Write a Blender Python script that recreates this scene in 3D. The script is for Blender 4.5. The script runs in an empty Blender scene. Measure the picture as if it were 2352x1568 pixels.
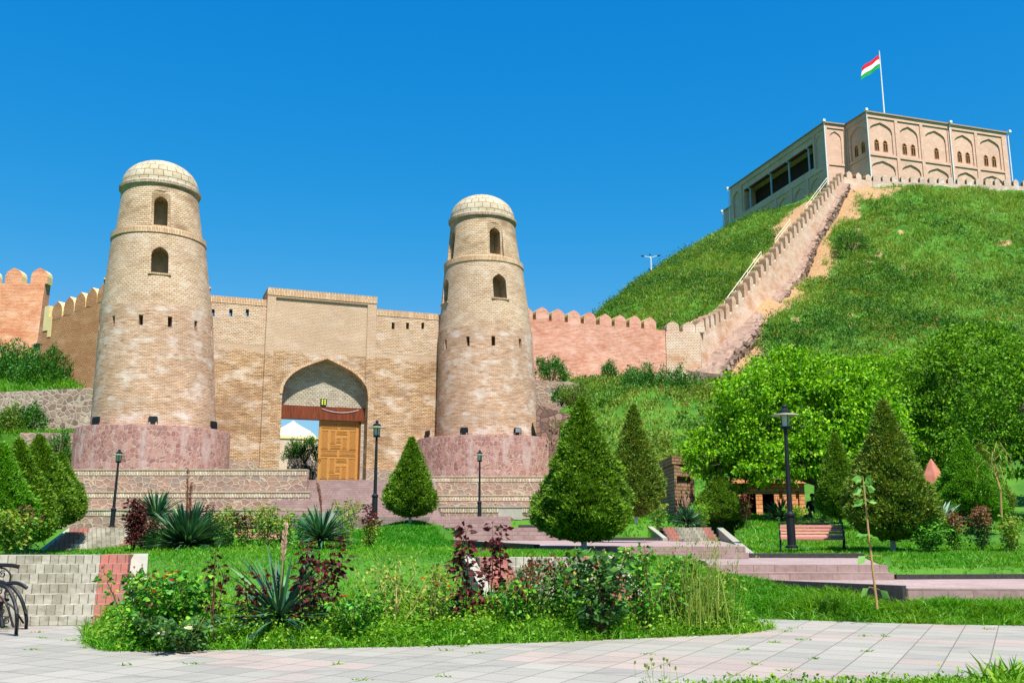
import bpy, bmesh, math, random
import numpy as np
from mathutils import Vector, Matrix
C = bpy.context.scene.collection
R = math.radians
rng = np.random.default_rng(7)
random.seed(7)

# ------------------------------------------------------------------ camera, light, exposure
EYE = 1.6
FPX, CX, CY, HOR = 2200.0, 1176.0, 784.0, 1215.0
PITCH = math.atan((HOR - CY) / FPX)
cam_d = bpy.data.cameras.new("camera")
cam = bpy.data.objects.new("camera", cam_d)
C.objects.link(cam)
cam.location = (0, 0, EYE)
cam.rotation_euler = (math.pi / 2 + PITCH, 0, 0)
cam_d.sensor_width = 36.0
cam_d.lens = 36.0 * FPX / 2352.0
cam_d.clip_start = 0.1
cam_d.clip_end = 6000
bpy.context.scene.camera = cam

SUN_AZ, SUN_EL = R(22), R(59)
to_sun = Vector((math.sin(SUN_AZ) * math.cos(SUN_EL), -math.cos(SUN_AZ) * math.cos(SUN_EL), math.sin(SUN_EL)))
sl = bpy.data.lights.new("sun", 'SUN')
sl.energy = 4.4
sl.angle = R(0.5)
sl.color = (1.0, 0.955, 0.88)
so = bpy.data.objects.new("sun", sl)
C.objects.link(so)
so.rotation_euler = to_sun.to_track_quat('Z', 'Y').to_euler()

world = bpy.data.worlds.new("World")
bpy.context.scene.world = world
world.use_nodes = True
wn, wl = world.node_tree.nodes, world.node_tree.links
wn.clear()
wo = wn.new('ShaderNodeOutputWorld')
wb = wn.new('ShaderNodeBackground')
sk = wn.new('ShaderNodeTexSky')
sk.sky_type = 'NISHITA'
sk.sun_disc = False
sk.sun_elevation = SUN_EL
sk.sun_rotation = math.pi - SUN_AZ
sk.air_density = 1.0
sk.dust_density = 0.2
sk.ozone_density = 4.0
hs = wn.new('ShaderNodeHueSaturation')
hs.inputs['Saturation'].default_value = 1.28
hs.inputs['Hue'].default_value = 0.488
hs.inputs['Value'].default_value = 1.0
wl.new(sk.outputs[0], hs.inputs['Color'])
# deep polarised blue: per-channel contrast of the sky's own radiance
SKY = 0.13
ssep, scom = wn.new('ShaderNodeSeparateColor'), wn.new('ShaderNodeCombineColor')
wl.new(hs.outputs[0], ssep.inputs[0])
for ch, (gain, pw) in enumerate(((3.6, 2.2), (.385, .72), (.437, .32))):
    a_, b_, c_ = wn.new('ShaderNodeMath'), wn.new('ShaderNodeMath'), wn.new('ShaderNodeMath')
    a_.operation, b_.operation, c_.operation = 'MULTIPLY', 'POWER', 'MULTIPLY'
    wl.new(ssep.outputs[ch], a_.inputs[0]); a_.inputs[1].default_value = SKY
    wl.new(a_.outputs[0], b_.inputs[0]); b_.inputs[1].default_value = pw
    wl.new(b_.outputs[0], c_.inputs[0]); c_.inputs[1].default_value = gain / SKY
    if ch == 0:
        d_ = wn.new('ShaderNodeMath'); d_.operation = 'MINIMUM'
        wl.new(c_.outputs[0], d_.inputs[0]); d_.inputs[1].default_value = .15 / SKY
        c_ = d_
    wl.new(c_.outputs[0], scom.inputs[ch])
wl.new(scom.outputs[0], wb.inputs['Color'])
wb.inputs['Strength'].default_value = SKY
wl.new(wb.outputs[0], wo.inputs['Surface'])
vs = bpy.context.scene.view_settings
vs.view_transform = 'Standard'
vs.look = 'None'
vs.exposure = 1.05
vs.gamma = 1.0

# ------------------------------------------------------------------ pixel of the photo -> point of the place
ct, st = math.cos(PITCH), math.sin(PITCH)
def P(x, y, Y):
    u, v = (x - CX) / FPX, (y - CY) / FPX
    t = Y / (ct + v * st)
    return Vector((u * t, Y, EYE + t * (st - v * ct)))
def PZ(x, y, z):
    u, v = (x - CX) / FPX, (y - CY) / FPX
    t = (z - EYE) / (st - v * ct)
    return Vector((u * t, t * (ct + v * st), z))
def PPL(x, y, p0, n):
    u, v = (x - CX) / FPX, (y - CY) / FPX
    d = Vector((u, ct + v * st, st - v * ct))
    o = Vector((0, 0, EYE))
    return o + d * ((p0 - o).dot(n) / d.dot(n))

# ------------------------------------------------------------------ objects
def setp(o, label=None, cat=None, group=None, kind=None):
    if label: o['label'] = label
    if cat: o['category'] = cat
    if group: o['group'] = group
    if kind: o['kind'] = kind
    return o
def thing(name, label, cat, loc=(0, 0, 0), rz=0.0, group=None):
    o = bpy.data.objects.new(name, None)
    C.objects.link(o)
    o.location = loc
    o.rotation_euler = (0, 0, rz)
    o.empty_display_size = 0.3
    return setp(o, label, cat, group)
def dup(o, loc, rz=0.0, label=None, sc=None, parent=None):
    c = o.copy()
    C.objects.link(c)
    if parent is None:
        c.location = loc
        c.rotation_euler = (0, 0, rz)
        if sc: c.scale = sc
        if label: c['label'] = label
    else:
        c.parent = parent
    for ch in list(o.children):
        dup(ch, None, parent=c)
    return c

class MB:
    def __init__(s):
        s.v, s.f, s.uv, s.mi = [], [], [], []
    def face(s, pts, uv=None, m=0):
        i = len(s.v)
        s.v += [tuple(p) for p in pts]
        s.f.append(tuple(range(i, i + len(pts))))
        s.uv.append(uv)
        s.mi.append(m)
    def box(s, c, d, rz=0.0, m=0, M=None):
        hx, hy, hz = d[0] / 2, d[1] / 2, d[2] / 2
        if M is None: M = Matrix.Translation(Vector(c)) @ Matrix.Rotation(rz, 4, 'Z')
        p = [M @ Vector((x, y, z)) for z in (-hz, hz) for y in (-hy, hy) for x in (-hx, hx)]
        for q in ((0, 2, 3, 1), (4, 5, 7, 6), (0, 1, 5, 4), (2, 6, 7, 3), (0, 4, 6, 2), (1, 3, 7, 5)):
            s.face([p[k] for k in q], m=m)
    def prism(s, poly, ext, m=0, mside=None, mtop=None, closed=True):
        # poly: list of Vector (planar, CCW seen from the ext side); ext: extrusion vector (front = poly + ext)
        a = [Vector(p) for p in poly]
        b = [p + ext for p in a]
        s.face(b, m=m if mtop is None else mtop)
        s.face(list(reversed(a)), m=m)
        n = len(a)
        for i in range(n):
            j = (i + 1) % n
            s.face([a[i], a[j], b[j], b[i]], m=m if mside is None else mside)
    def slab(s, poly, z0, z1, m=0, mside=None):
        s.prism([Vector((p[0], p[1], z0)) for p in poly], Vector((0, 0, z1 - z0)), m=m, mside=mside)
    def hexa(s, b4, t4, m=0, mtop=None):
        b4 = [Vector(p) for p in b4]; t4 = [Vector(p) for p in t4]
        s.face(t4, m=m if mtop is None else mtop)
        s.face(list(reversed(b4)), m=m)
        for i in range(4):
            j = (i + 1) % 4
            s.face([b4[i], b4[j], t4[j], t4[i]], m=m)
    def tube(s, pts, rad, n=8, m=0, cap=True):
        pts = [Vector(p) for p in pts]
        if not hasattr(rad, '__len__'): rad = [rad] * len(pts)
        rings = []
        up = None
        for i, p in enumerate(pts):
            d = (pts[min(i + 1, len(pts) - 1)] - pts[max(i - 1, 0)])
            if d.length < 1e-9: d = Vector((0, 0, 1))
            d.normalize()
            if up is None:
                up = Vector((1, 0, 0)) if abs(d.x) < .8 else Vector((0, 1, 0))
            a = d.cross(up)
            if a.length < 1e-6: a = d.orthogonal()
            a.normalize()
            b = d.cross(a).normalized()
            up = -b if False else up
            rings.append([p + (a * math.cos(2 * math.pi * k / n) + b * math.sin(2 * math.pi * k / n)) * rad[i] for k in range(n)])
        i0 = len(s.v)
        for r in rings: s.v += [tuple(q) for q in r]
        for i in range(len(rings) - 1):
            for k in range(n):
                k2 = (k + 1) % n
                s.f.append((i0 + i * n + k, i0 + i * n + k2, i0 + (i + 1) * n + k2, i0 + (i + 1) * n + k))
                s.uv.append(None); s.mi.append(m)
        if cap:
            s.f.append(tuple(i0 + k for k in reversed(range(n)))); s.uv.append(None); s.mi.append(m)
            s.f.append(tuple(i0 + (len(rings) - 1) * n + k for k in range(n))); s.uv.append(None); s.mi.append(m)
    def lathe(s, prof, n, c=(0, 0, 0), m=0, ur=None, a0=0.0, bot=True, top=True):
        # prof: [(r, z)] bottom to top, outward faces; uv in metres
        c = Vector(c)
        i0 = len(s.v)
        for r, z in prof:
            for k in range(n):
                a = a0 + 2 * math.pi * k / n
                s.v.append((c.x + r * math.cos(a), c.y + r * math.sin(a), c.z + z))
        vv = [0.0]
        for i in range(1, len(prof)):
            vv.append(vv[-1] + math.hypot(prof[i][0] - prof[i - 1][0], prof[i][1] - prof[i - 1][1]))
        ur = ur or max(p[0] for p in prof)
        v0 = prof[0][1] + c.z
        for i in range(len(prof) - 1):
            for k in range(n):
                k2 = (k + 1) % n
                s.f.append((i0 + i * n + k, i0 + i * n + k2, i0 + (i + 1) * n + k2, i0 + (i + 1) * n + k))
                ua, ub = 2 * math.pi * k / n * ur, 2 * math.pi * (k + 1) / n * ur
                s.uv.append([(ua, v0 + vv[i]), (ub, v0 + vv[i]), (ub, v0 + vv[i + 1]), (ua, v0 + vv[i + 1])])
                s.mi.append(m)
        if bot and prof[0][0] > 1e-4:
            s.f.append(tuple(i0 + k for k in reversed(range(n)))); s.uv.append(None); s.mi.append(m)
        if top and prof[-1][0] > 1e-4:
            s.f.append(tuple(i0 + (len(prof) - 1) * n + k for k in range(n))); s.uv.append(None); s.mi.append(m)
    def build(s, name, mats, parent=None, smooth=False, world=True, weld=False):
        off = Vector((0, 0, 0))
        if parent is not None and world:
            q = parent
            while q is not None:
                off = off + Vector(q.location)
                q = q.parent
        vv = [(p[0] - off.x, p[1] - off.y, p[2] - off.z) for p in s.v]
        me = bpy.data.meshes.new(name)
        me.from_pydata(vv, [], s.f)
        if not isinstance(mats, (list, tuple)): mats = [mats]
        for mt in mats: me.materials.append(mt)
        uvl = me.uv_layers.new(name="UVMap")
        data = np.zeros((len(me.loops), 2), dtype=np.float32)
        li = 0
        for fi, fc in enumerate(s.f):
            uv = s.uv[fi]
            if uv is None:
                ps = [Vector(s.v[k]) for k in fc]
                nrm = Vector((0, 0, 0))
                for a in range(len(ps)):
                    p, q = ps[a], ps[(a + 1) % len(ps)]
                    nrm += Vector(((p.y - q.y) * (p.z + q.z), (p.z - q.z) * (p.x + q.x), (p.x - q.x) * (p.y + q.y)))
                if nrm.length > 1e-12: nrm.normalize()
                if abs(nrm.z) > 0.9:
                    uv = [(p.x, p.y) for p in ps]
                else:
                    t = Vector((-nrm.y, nrm.x, 0)).normalized()
                    b = nrm.cross(t)
                    if b.z < 0: b = -b
                    uv = [(p.dot(t), p.dot(b)) for p in ps]
            for a in range(len(fc)):
                data[li] = uv[a]
                li += 1
        uvl.data.foreach_set('uv', data.ravel())
        me.polygons.foreach_set('material_index', np.array(s.mi, dtype=np.int32))
        if smooth: me.polygons.foreach_set('use_smooth', np.ones(len(s.f), dtype=bool))
        me.update()
        if weld:
            bm = bmesh.new(); bm.from_mesh(me)
            bmesh.ops.remove_doubles(bm, verts=bm.verts, dist=1e-4)
            bm.to_mesh(me); bm.free()
        o = bpy.data.objects.new(name, me)
        C.objects.link(o)
        if parent is not None: o.parent = parent
        return o

def smooth_angle(o, deg=40):
    bm = bmesh.new(); bm.from_mesh(o.data)
    bmesh.ops.remove_doubles(bm, verts=bm.verts, dist=1e-4)
    for f in bm.faces: f.smooth = True
    for e in bm.edges:
        if len(e.link_faces) == 2 and e.calc_face_angle(0) > R(deg): e.smooth = False
    bm.to_mesh(o.data); bm.free()
    return o

def cut(o, cmb):
    # remove the solids of cmb (world coordinates) from object o
    off = Vector((0, 0, 0)); q = o
    while q is not None:
        off = off + Vector(q.location); q = q.parent
    co = cmb.build('cutter', list(o.data.materials), weld=True)
    bm = bmesh.new(); bm.from_mesh(o.data)
    bmesh.ops.remove_doubles(bm, verts=bm.verts, dist=1e-4)
    bmesh.ops.recalc_face_normals(bm, faces=bm.faces)
    bm.to_mesh(o.data); bm.free()
    bm = bmesh.new(); bm.from_mesh(co.data)
    bmesh.ops.recalc_face_normals(bm, faces=bm.faces)
    bm.to_mesh(co.data); bm.free()
    md = o.modifiers.new('b', 'BOOLEAN')
    md.operation = 'DIFFERENCE'
    md.solver = 'EXACT'
    md.object = co
    bpy.context.view_layer.update()
    dg = bpy.context.evaluated_depsgraph_get()
    nm = bpy.data.meshes.new_from_object(o.evaluated_get(dg))
    nm.name = o.data.name
    o.modifiers.clear()
    o.data = nm
    bpy.data.objects.remove(co)
    return o

def mesh_np(name, verts, faces, mat, parent=None, mi=None):
    me = bpy.data.meshes.new(name)
    verts = np.ascontiguousarray(verts, dtype=np.float32).reshape(-1, 3)
    faces = np.ascontiguousarray(faces, dtype=np.int32)
    k = faces.shape[1]
    me.vertices.add(len(verts)); me.vertices.foreach_set('co', verts.ravel())
    me.loops.add(faces.size); me.loops.foreach_set('vertex_index', faces.ravel())
    me.polygons.add(len(faces))
    me.polygons.foreach_set('loop_start', np.arange(0, faces.size, k, dtype=np.int32))
    me.polygons.foreach_set('loop_total', np.full(len(faces), k, dtype=np.int32))
    for mt in (mat if isinstance(mat, (list, tuple)) else [mat]): me.materials.append(mt)
    if mi is not None: me.polygons.foreach_set('material_index', np.asarray(mi, dtype=np.int32))
    me.update(calc_edges=True)
    o = bpy.data.objects.new(name, me)
    C.objects.link(o)
    if parent is not None: o.parent = parent
    return o

# ------------------------------------------------------------------ leaves and blades as numpy meshes
def unit(a):
    return a / np.maximum(np.linalg.norm(a, axis=-1, keepdims=True), 1e-9)
def leaves_np(pos, dirs, length, width, fold=0.25, droop=0.0):
    # folded pointed leaves: 6 verts, 4 tris
    n = len(pos)
    d = unit(dirs)
    r = rng.normal(size=(n, 3))
    s = unit(np.cross(d, r))
    nrm = np.cross(s, d)
    L = np.broadcast_to(np.asarray(length, dtype=float), (n,))[:, None]
    W = np.broadcast_to(np.asarray(width, dtype=float), (n,))[:, None]
    mid = pos + d * L * .45 + np.array([0, 0, -1.]) * L * droop * .3
    tip = pos + d * L + np.array([0, 0, -1.]) * L * droop
    a = mid + s * W * .5 + nrm * W * fold
    b = mid - s * W * .5 + nrm * W * fold
    v = np.stack([pos, a, tip, b, mid], 1).reshape(-1, 3)
    i = (np.arange(n) * 5)[:, None]
    f = np.concatenate([i + np.array([[0, 1, 4]]), i + np.array([[1, 2, 4]]), i + np.array([[4, 2, 3]]), i + np.array([[0, 4, 3]])], 1).reshape(-1, 3)
    return v, f
def blades_np(pos, dirs, length, width, bend=0.3):
    # grass blades: 5 verts (two base, two middle, tip), 3 tris
    n = len(pos)
    d = unit(dirs)
    h = unit(np.cross(d, rng.normal(size=(n, 3))))
    L = np.broadcast_to(np.asarray(length, dtype=float), (n,))[:, None]
    W = np.broadcast_to(np.asarray(width, dtype=float), (n,))[:, None]
    lean = d * np.array([1, 1, 0.])
    mid = pos + d * L * .55
    tip = pos + d * L + lean * L * bend - np.array([0, 0, 1.]) * L * bend * .35
    v = np.stack([pos - h * W * .5, pos + h * W * .5, mid - h * W * .42, mid + h * W * .42, tip], 1).reshape(-1, 3)
    i = (np.arange(n) * 5)[:, None]
    f = np.concatenate([i + np.array([[0, 1, 3]]), i + np.array([[0, 3, 2]]), i + np.array([[2, 3, 4]])], 1).reshape(-1, 3)
    return v, f
def joinvf(lst):
    vs_, fs_, o = [], [], 0
    for v, f in lst:
        vs_.append(v); fs_.append(f + o); o += len(v)
    return np.concatenate(vs_), np.concatenate(fs_)

# ------------------------------------------------------------------ materials
def srgb(h):
    h = h.lstrip('#')
    c = [int(h[i:i + 2], 16) / 255 for i in (0, 2, 4)]
    return tuple((x / 12.92 if x <= .04045 else ((x + .055) / 1.055) ** 2.4) for x in c) + (1.0,)
class NT:
    def __init__(s, name):
        s.m = bpy.data.materials.new(name)
        s.m.use_nodes = True
        s.n, s.l = s.m.node_tree.nodes, s.m.node_tree.links
        s.n.clear()
        s.out = s.n.new('ShaderNodeOutputMaterial')
        s.p = s.n.new('ShaderNodeBsdfPrincipled')
        s.p.inputs['Roughness'].default_value = .85
        s.p.inputs['Specular IOR Level'].default_value = .25
        s.l.new(s.p.outputs[0], s.out.inputs['Surface'])
    def N(s, t, **kw):
        n = s.n.new('ShaderNode' + t)
        for k, v in kw.items():
            if k in n.inputs.keys(): n.inputs[k].default_value = v
            else: setattr(n, k, v)
        return n
    def L(s, a, b): s.l.new(a, b)
    def uv(s):
        return s.N('TexCoord').outputs['UV']
    def ob(s):
        return s.N('TexCoord').outputs['Object']
    def noise(s, vec, scale, detail=3, rough=.55):
        n = s.N('TexNoise', Scale=scale, Detail=detail, Roughness=rough)
        if vec is not None: s.L(vec, n.inputs['Vector'])
        return n.outputs['Fac']
    def ramp(s, fac, stops):
        r = s.N('ValToRGB')
        e = r.color_ramp.elements
        while len(e) < len(stops): e.new(.5)
        for k, (p, c) in enumerate(stops):
            e[k].position = p
            e[k].color = c if hasattr(c, '__len__') else (c, c, c, 1)
        s.L(fac, r.inputs[0])
        return r.outputs[0]
    def mix(s, fac, a, b, mode='MIX'):
        m = s.N('MixRGB', blend_type=mode)
        for sock, val in ((m.inputs[0], fac), (m.inputs[1], a), (m.inputs[2], b)):
            if isinstance(val, bpy.types.NodeSocket): s.L(val, sock)
            elif hasattr(val, '__len__'): sock.default_value = val
            elif sock.type == 'RGBA': sock.default_value = (val, val, val, 1)
            else: sock.default_value = val
        return m.outputs[0]
    def math(s, op, a, b=0.0):
        m = s.N('Math', operation=op)
        for k, val in enumerate((a, b)):
            if isinstance(val, bpy.types.NodeSocket): s.L(val, m.inputs[k])
            else: m.inputs[k].default_value = val
        return m.outputs[0]
    def bump(s, h, strength=.5, dist=.02):
        b = s.N('Bump', Strength=strength, Distance=dist)
        s.L(h, b.inputs['Height'])
        s.L(b.outputs[0], s.p.inputs['Normal'])
    def mapping(s, vec, scale=(1, 1, 1), rot=(0, 0, 0), loc=(0, 0, 0)):
        m = s.N('Mapping')
        m.inputs['Scale'].default_value = scale
        m.inputs['Rotation'].default_value = rot
        m.inputs['Location'].default_value = loc
        s.L(vec, m.inputs['Vector'])
        return m.outputs[0]
    def color(s, c):
        if isinstance(c, bpy.types.NodeSocket): s.L(c, s.p.inputs['Base Color'])
        else: s.p.inputs['Base Color'].default_value = c

def tint(h, k=(.98, 1.1, 1.33)):
    c = srgb(h)
    return tuple(min(.8, c[i] * k[i]) for i in range(3)) + (1.0,)
def mat_brick(name, c1, c2, mortar, bw=.27, bh=.12, ms=.018, light=None, dark=None, lamt=.5, damt=.5, bump=.6, wob=.03, tk=(.98, 1.1, 1.33), vertical=False, mix_scale=.35, streak=0.0, split=None):
    t = NT(name)
    uv = t.uv()
    if vertical: uv = t.mapping(uv, rot=(0, 0, math.pi / 2))
    nz = t.N('TexNoise', Scale=1.3, Detail=2)
    t.L(uv, nz.inputs['Vector'])
    wv = t.mix(1.0, nz.outputs['Color'], (.5, .5, .5, 1), 'SUBTRACT')
    wv = t.mix(1.0, wv, (wob, wob * 1.2, wob, 1), 'MULTIPLY')
    uw = t.mix(1.0, uv, wv, 'ADD')
    b = t.N('TexBrick', offset=.5, squash=1.0)
    t.L(uw, b.inputs['Vector'])
    b.inputs['Scale'].default_value = 1.0
    b.inputs['Brick Width'].default_value = bw
    b.inputs['Row Height'].default_value = bh
    b.inputs['Mortar Size'].default_value = ms
    b.inputs['Mortar Smooth'].default_value = .25
    b.inputs['Color1'].default_value = tint(c1, tk)
    b.inputs['Color2'].default_value = tint(c2, tk)
    b.inputs['Mortar'].default_value = tint(mortar, tk)
    col = b.outputs['Color']
    stretch = t.mapping(uv, scale=(.7, 1.4, 1))
    if streak:
        sn = t.noise(t.mapping(uv, scale=(1.1, 7.5, 1)), 1.0, 5, .7)
        col = t.mix(streak, col, t.ramp(sn, [(.36, .42), (.5, 1.0), (.66, 1.3)]), 'MULTIPLY')
    fine = t.noise(uv, 9, 3)
    col = t.mix(.35, col, t.ramp(fine, [(.3, .55), (.7, 1.35)]), 'MULTIPLY')
    big = t.noise(uv, .16, 4, .6)
    if light:
        n1 = t.noise(stretch, mix_scale * 2.2, 5, .65)
        f1 = t.ramp(n1, [(.5, 0.0), (.68, 1.0)])
        f1 = t.math('MULTIPLY', f1, lamt)
        col = t.mix(f1, col, tint(light, tk))
    if dark:
        n2 = t.noise(t.mapping(stretch, loc=(13, 7, 3)), mix_scale * 1.6, 6, .7)
        f2 = t.ramp(n2, [(.5, 0.0), (.66, 1.0)])
        f2 = t.math('MULTIPLY', f2, damt)
        col = t.mix(f2, col, tint(dark, tk), 'MIX')
    if split:
        zs, alt, amt = split
        sp = t.N('SeparateXYZ'); t.L(uv, sp.inputs[0])
        hgt = t.math('ADD', sp.outputs[1], t.math('MULTIPLY', t.noise(uv, .8, 3), 1.2))
        f = t.math('MULTIPLY', t.math('GREATER_THAN', hgt, zs + .6), amt)
        col = t.mix(f, col, t.mix(.35, tint(alt, tk), t.ramp(fine, [(.3, .55), (.7, 1.35)]), 'MULTIPLY'))
    col = t.mix(.5, col, t.ramp(big, [(.3, .78), (.7, 1.15)]), 'MULTIPLY')
    t.color(col)
    h = t.mix(.35, t.math('SUBTRACT', 1.0, b.outputs['Fac']), fine)
    t.bump(h, bump, .04)
    t.p.inputs['Roughness'].default_value = .9
    return t.m

def mat_cobble(name, cols, mortar, scale=2.2, edge=.05, bump=.8, ridge=True, stain=None, samt=.5, vs=(1, 1)):
    t = NT(name)
    uv = t.mapping(t.uv(), scale=(vs[0], vs[1], 1))
    nz = t.N('TexNoise', Scale=1.8, Detail=2)
    t.L(uv, nz.inputs['Vector'])
    uw = t.mix(.09, uv, nz.outputs['Color'], 'ADD')
    v1 = t.N('TexVoronoi', Scale=scale, feature='DISTANCE_TO_EDGE')
    v2 = t.N('TexVoronoi', Scale=scale, feature='F1')
    for v in (v1, v2):
        t.L(uw, v.inputs['Vector'])
        v.inputs['Randomness'].default_value = .85
    rnd = t.N('SeparateColor')
    t.L(v2.outputs['Color'], rnd.inputs[0])
    stops = [(i / max(1, len(cols) - 1), srgb(c)) for i, c in enumerate(cols)]
    col = t.ramp(rnd.outputs[0], stops)
    fine = t.noise(uv, 7, 4)
    col = t.mix(.5, col, t.ramp(fine, [(.3, .6), (.7, 1.3)]), 'MULTIPLY')
    if stain:
        n1 = t.noise(t.mapping(uv, scale=(1.4, .35, 1)), .9, 5, .65)
        f1 = t.math('MULTIPLY', t.ramp(n1, [(.5, 0.0), (.65, 1.0)]), samt)
        col = t.mix(f1, col, srgb(stain))
    e = t.ramp(v1.outputs['Distance'], [(edge * .5, 0.0), (edge, 1.0)])
    col = t.mix(e, srgb(mortar), col)
    t.color(col)
    h = t.math('SUBTRACT', 1.0, e) if ridge else e
    h = t.mix(.3, h, fine)
    t.bump(h, bump, .05)
    return t.m

def mat_plain(name, c1, c2, scale=4, rough=.8, bump=.2, metal=0.0, spec=.25, detail=4, stretch=None):
    t = NT(name)
    vec = t.ob()
    if stretch: vec = t.mapping(vec, scale=stretch)
    n = t.noise(vec, scale, detail)
    t.color(t.ramp(n, [(.3, srgb(c1)), (.7, srgb(c2))]))
    if bump: t.bump(n, bump, .02)
    t.p.inputs['Roughness'].default_value = rough
    t.p.inputs['Metallic'].default_value = metal
    t.p.inputs['Specular IOR Level'].default_value = spec
    return t.m

def mat_leaf(name, cols, rough=.5, trans=.35, spec=.35, clump=None, gain=.85, bl=.6):
    def srgb(h, s0=globals()['srgb']):
        c = s0(h); return (c[0] * gain, c[1] * gain, c[2] * gain * bl, 1.0)
    # each leaf takes its own tone; the clump noise varies the species colour over the ground
    t = NT(name)
    g = t.N('NewGeometry')
    col = t.ramp(g.outputs['Random Per Island'], [(i / (len(cols) - 1), srgb(c)) for i, c in enumerate(cols)])
    if clump:
        sc, c2, amt = clump
        n = t.noise(g.outputs['Position'], sc, 3)
        col = t.mix(t.math('MULTIPLY', t.ramp(n, [(.42, 0.0), (.62, 1.0)]), amt), col, srgb(c2))
    t.color(col)
    t.p.inputs['Roughness'].default_value = rough
    t.p.inputs['Specular IOR Level'].default_value = spec
    tr = t.N('BsdfTranslucent')
    t.L(t.mix(1.0, col, (1.25, 1.2, .55, 1), 'MULTIPLY'), tr.inputs['Color'])
    mx = t.N('MixShader')
    mx.inputs[0].default_value = trans
    t.L(t.p.outputs[0], mx.inputs[1])
    t.L(tr.outputs[0], mx.inputs[2])
    t.L(mx.outputs[0], t.out.inputs['Surface'])
    return t.m

M = {}
M['tower_up'] = mat_brick('tower_brick_upper', '#d2b795', '#c6a57e', '#a3865f', bw=.36, bh=.165, ms=.024, light='#dbc7a9', dark='#94704c', lamt=.5, damt=.5, bump=1.0, wob=.1, tk=(0.897, 0.928, 1.081), streak=.45)
M['tower_top'] = mat_brick('tower_brick_top', '#cdb08a', '#bd9c74', '#937756', bw=.36, bh=.165, ms=.024, light='#d9c6a6', dark='#7f6242', lamt=.3, damt=.8, bump=1.0, wob=.1, tk=(0.994, 1.040, 1.198), streak=.45, mix_scale=.22)
M['tower_grey'] = mat_brick('tower_brick_grey', '#b5a488', '#a59274', '#82704f', bw=.30, bh=.16, ms=.02, light='#c4b498', dark='#93805f', lamt=.5, damt=.4, bump=1.0, wob=.05, tk=(1.017, 1.130, 1.356), streak=.6)
M['tower_low'] = mat_brick('tower_brick_lower', '#cfa680', '#c0926a', '#9c7c5e', bw=.34, bh=.115, ms=.018, light='#dcc8ae', dark='#9a744f', lamt=.7, damt=.5, bump=1.0, wob=.1, tk=(0.986, 1.085, 1.338), streak=.75)
M['gate_brick'] = mat_brick('gate_brick', '#cba679', '#ba8f60', '#85663f', bw=.34, bh=.125, ms=.02, light='#d9c4a4', dark='#87633f', lamt=.8, damt=.75, bump=1.0, wob=.1, mix_scale=.3, tk=(0.957, 1.018, 1.261), streak=.95, split=(16.0, '#c2a37d', .75))
M['gate_brick_up'] = mat_brick('gate_brick_repaired', '#d2b592', '#c5a37c', '#96784f', bw=.28, bh=.14, ms=.02, light='#d9c6a8', dark='#b08a60', lamt=.4, damt=.4, bump=.8, wob=.1, tk=(0.950, 1.003, 1.214), streak=.6)
M['tymp'] = mat_brick('gate_brick_grey', '#b3a184', '#a48f70', '#7c6a50', bw=.3, bh=.17, ms=.02, light='#bcae94', dark='#8d785a', lamt=.5, damt=.4, bump=.9, wob=.06, streak=.6)
M['soldier'] = mat_brick('soldier_coping_brick', '#bda98a', '#a58d6a', '#6a5a44', bw=.34, bh=.115, ms=.018, light='#cdbd9d', dark='#6f5e48', lamt=.45, damt=.35, bump=.9, vertical=True, streak=.3, tk=(1.243, 1.311, 1.605))
M['soldier_band'] = mat_brick('soldier_band_brick', '#c09f78', '#ad8860', '#82643f', bw=.5, bh=.13, ms=.02, light='#c9ae88', dark='#93714c', lamt=.4, damt=.4, bump=.8, vertical=True, tk=(1.220, 1.299, 1.582))
M['orange'] = mat_brick('orange_brick', '#cf8a66', '#bf6f4e', '#d0a184', bw=.3, bh=.14, ms=.02, light='#dfa68a', dark='#a8583a', lamt=.7, damt=.6, bump=.5, wob=.02, tk=(1.010, 1.164, 1.422), streak=.5)
M['orange_l'] = mat_brick('orange_brick_bastion', '#d58a5c', '#c6744a', '#d8a67e', bw=.3, bh=.14, ms=.02, light='#e3b08c', dark='#b4603c', lamt=.7, damt=.6, bump=.5, wob=.02, tk=(1.034, 1.125, 1.306), streak=.5)
M['brown'] = mat_brick('brown_brick', '#b78358', '#a57046', '#8d6238', bw=.3, bh=.16, ms=.03, light='#c2986c', dark='#9a5f3a', lamt=.4, damt=.5, bump=.8, wob=.02, tk=(1.05, 1.15, 1.4))
M['beige'] = mat_brick('beige_brick', '#d6b896', '#caa682', '#8f6c4e', bw=.32, bh=.17, ms=.025, light='#dcc6aa', dark='#a9744a', lamt=.4, damt=.85, bump=.6, wob=.02, mix_scale=.2, tk=(1.138, 1.213, 1.481))
M['cit'] = mat_brick('citadel_brick', '#c3a78c', '#b8997c', '#a5876c', bw=.35, bh=.18, ms=.02, light='#ccb49a', dark='#ae8e72', lamt=.4, damt=.4, bump=.4, wob=.01, tk=(1.2, 1.14, 1.32))
M['cit_trim'] = mat_brick('citadel_trim', '#c9ae94', '#c0a388', '#b0937a', bw=.35, bh=.18, ms=.015, light='#d0b8a0', dark='#b3957a', lamt=.3, damt=.3, bump=.3, wob=.01, tk=(1.2, 1.14, 1.32))
M['upwall'] = mat_brick('summit_wall_brick', '#c2aa90', '#b69b7e', '#a08468', bw=.32, bh=.17, ms=.02, light='#d8ccc0', dark='#a58a6e', lamt=.7, damt=.4, bump=.5, wob=.02, tk=(1.1, 1.14, 1.36))
M['kiosk'] = mat_brick('kiosk_brick', '#cc8a5c', '#bd7648', '#93532f', bw=.42, bh=.2, ms=.025, light='#d59a6c', dark='#a8643a', lamt=.4, damt=.4, bump=.6, wob=.01, tk=(1.15, 1.3, 1.4))
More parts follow.
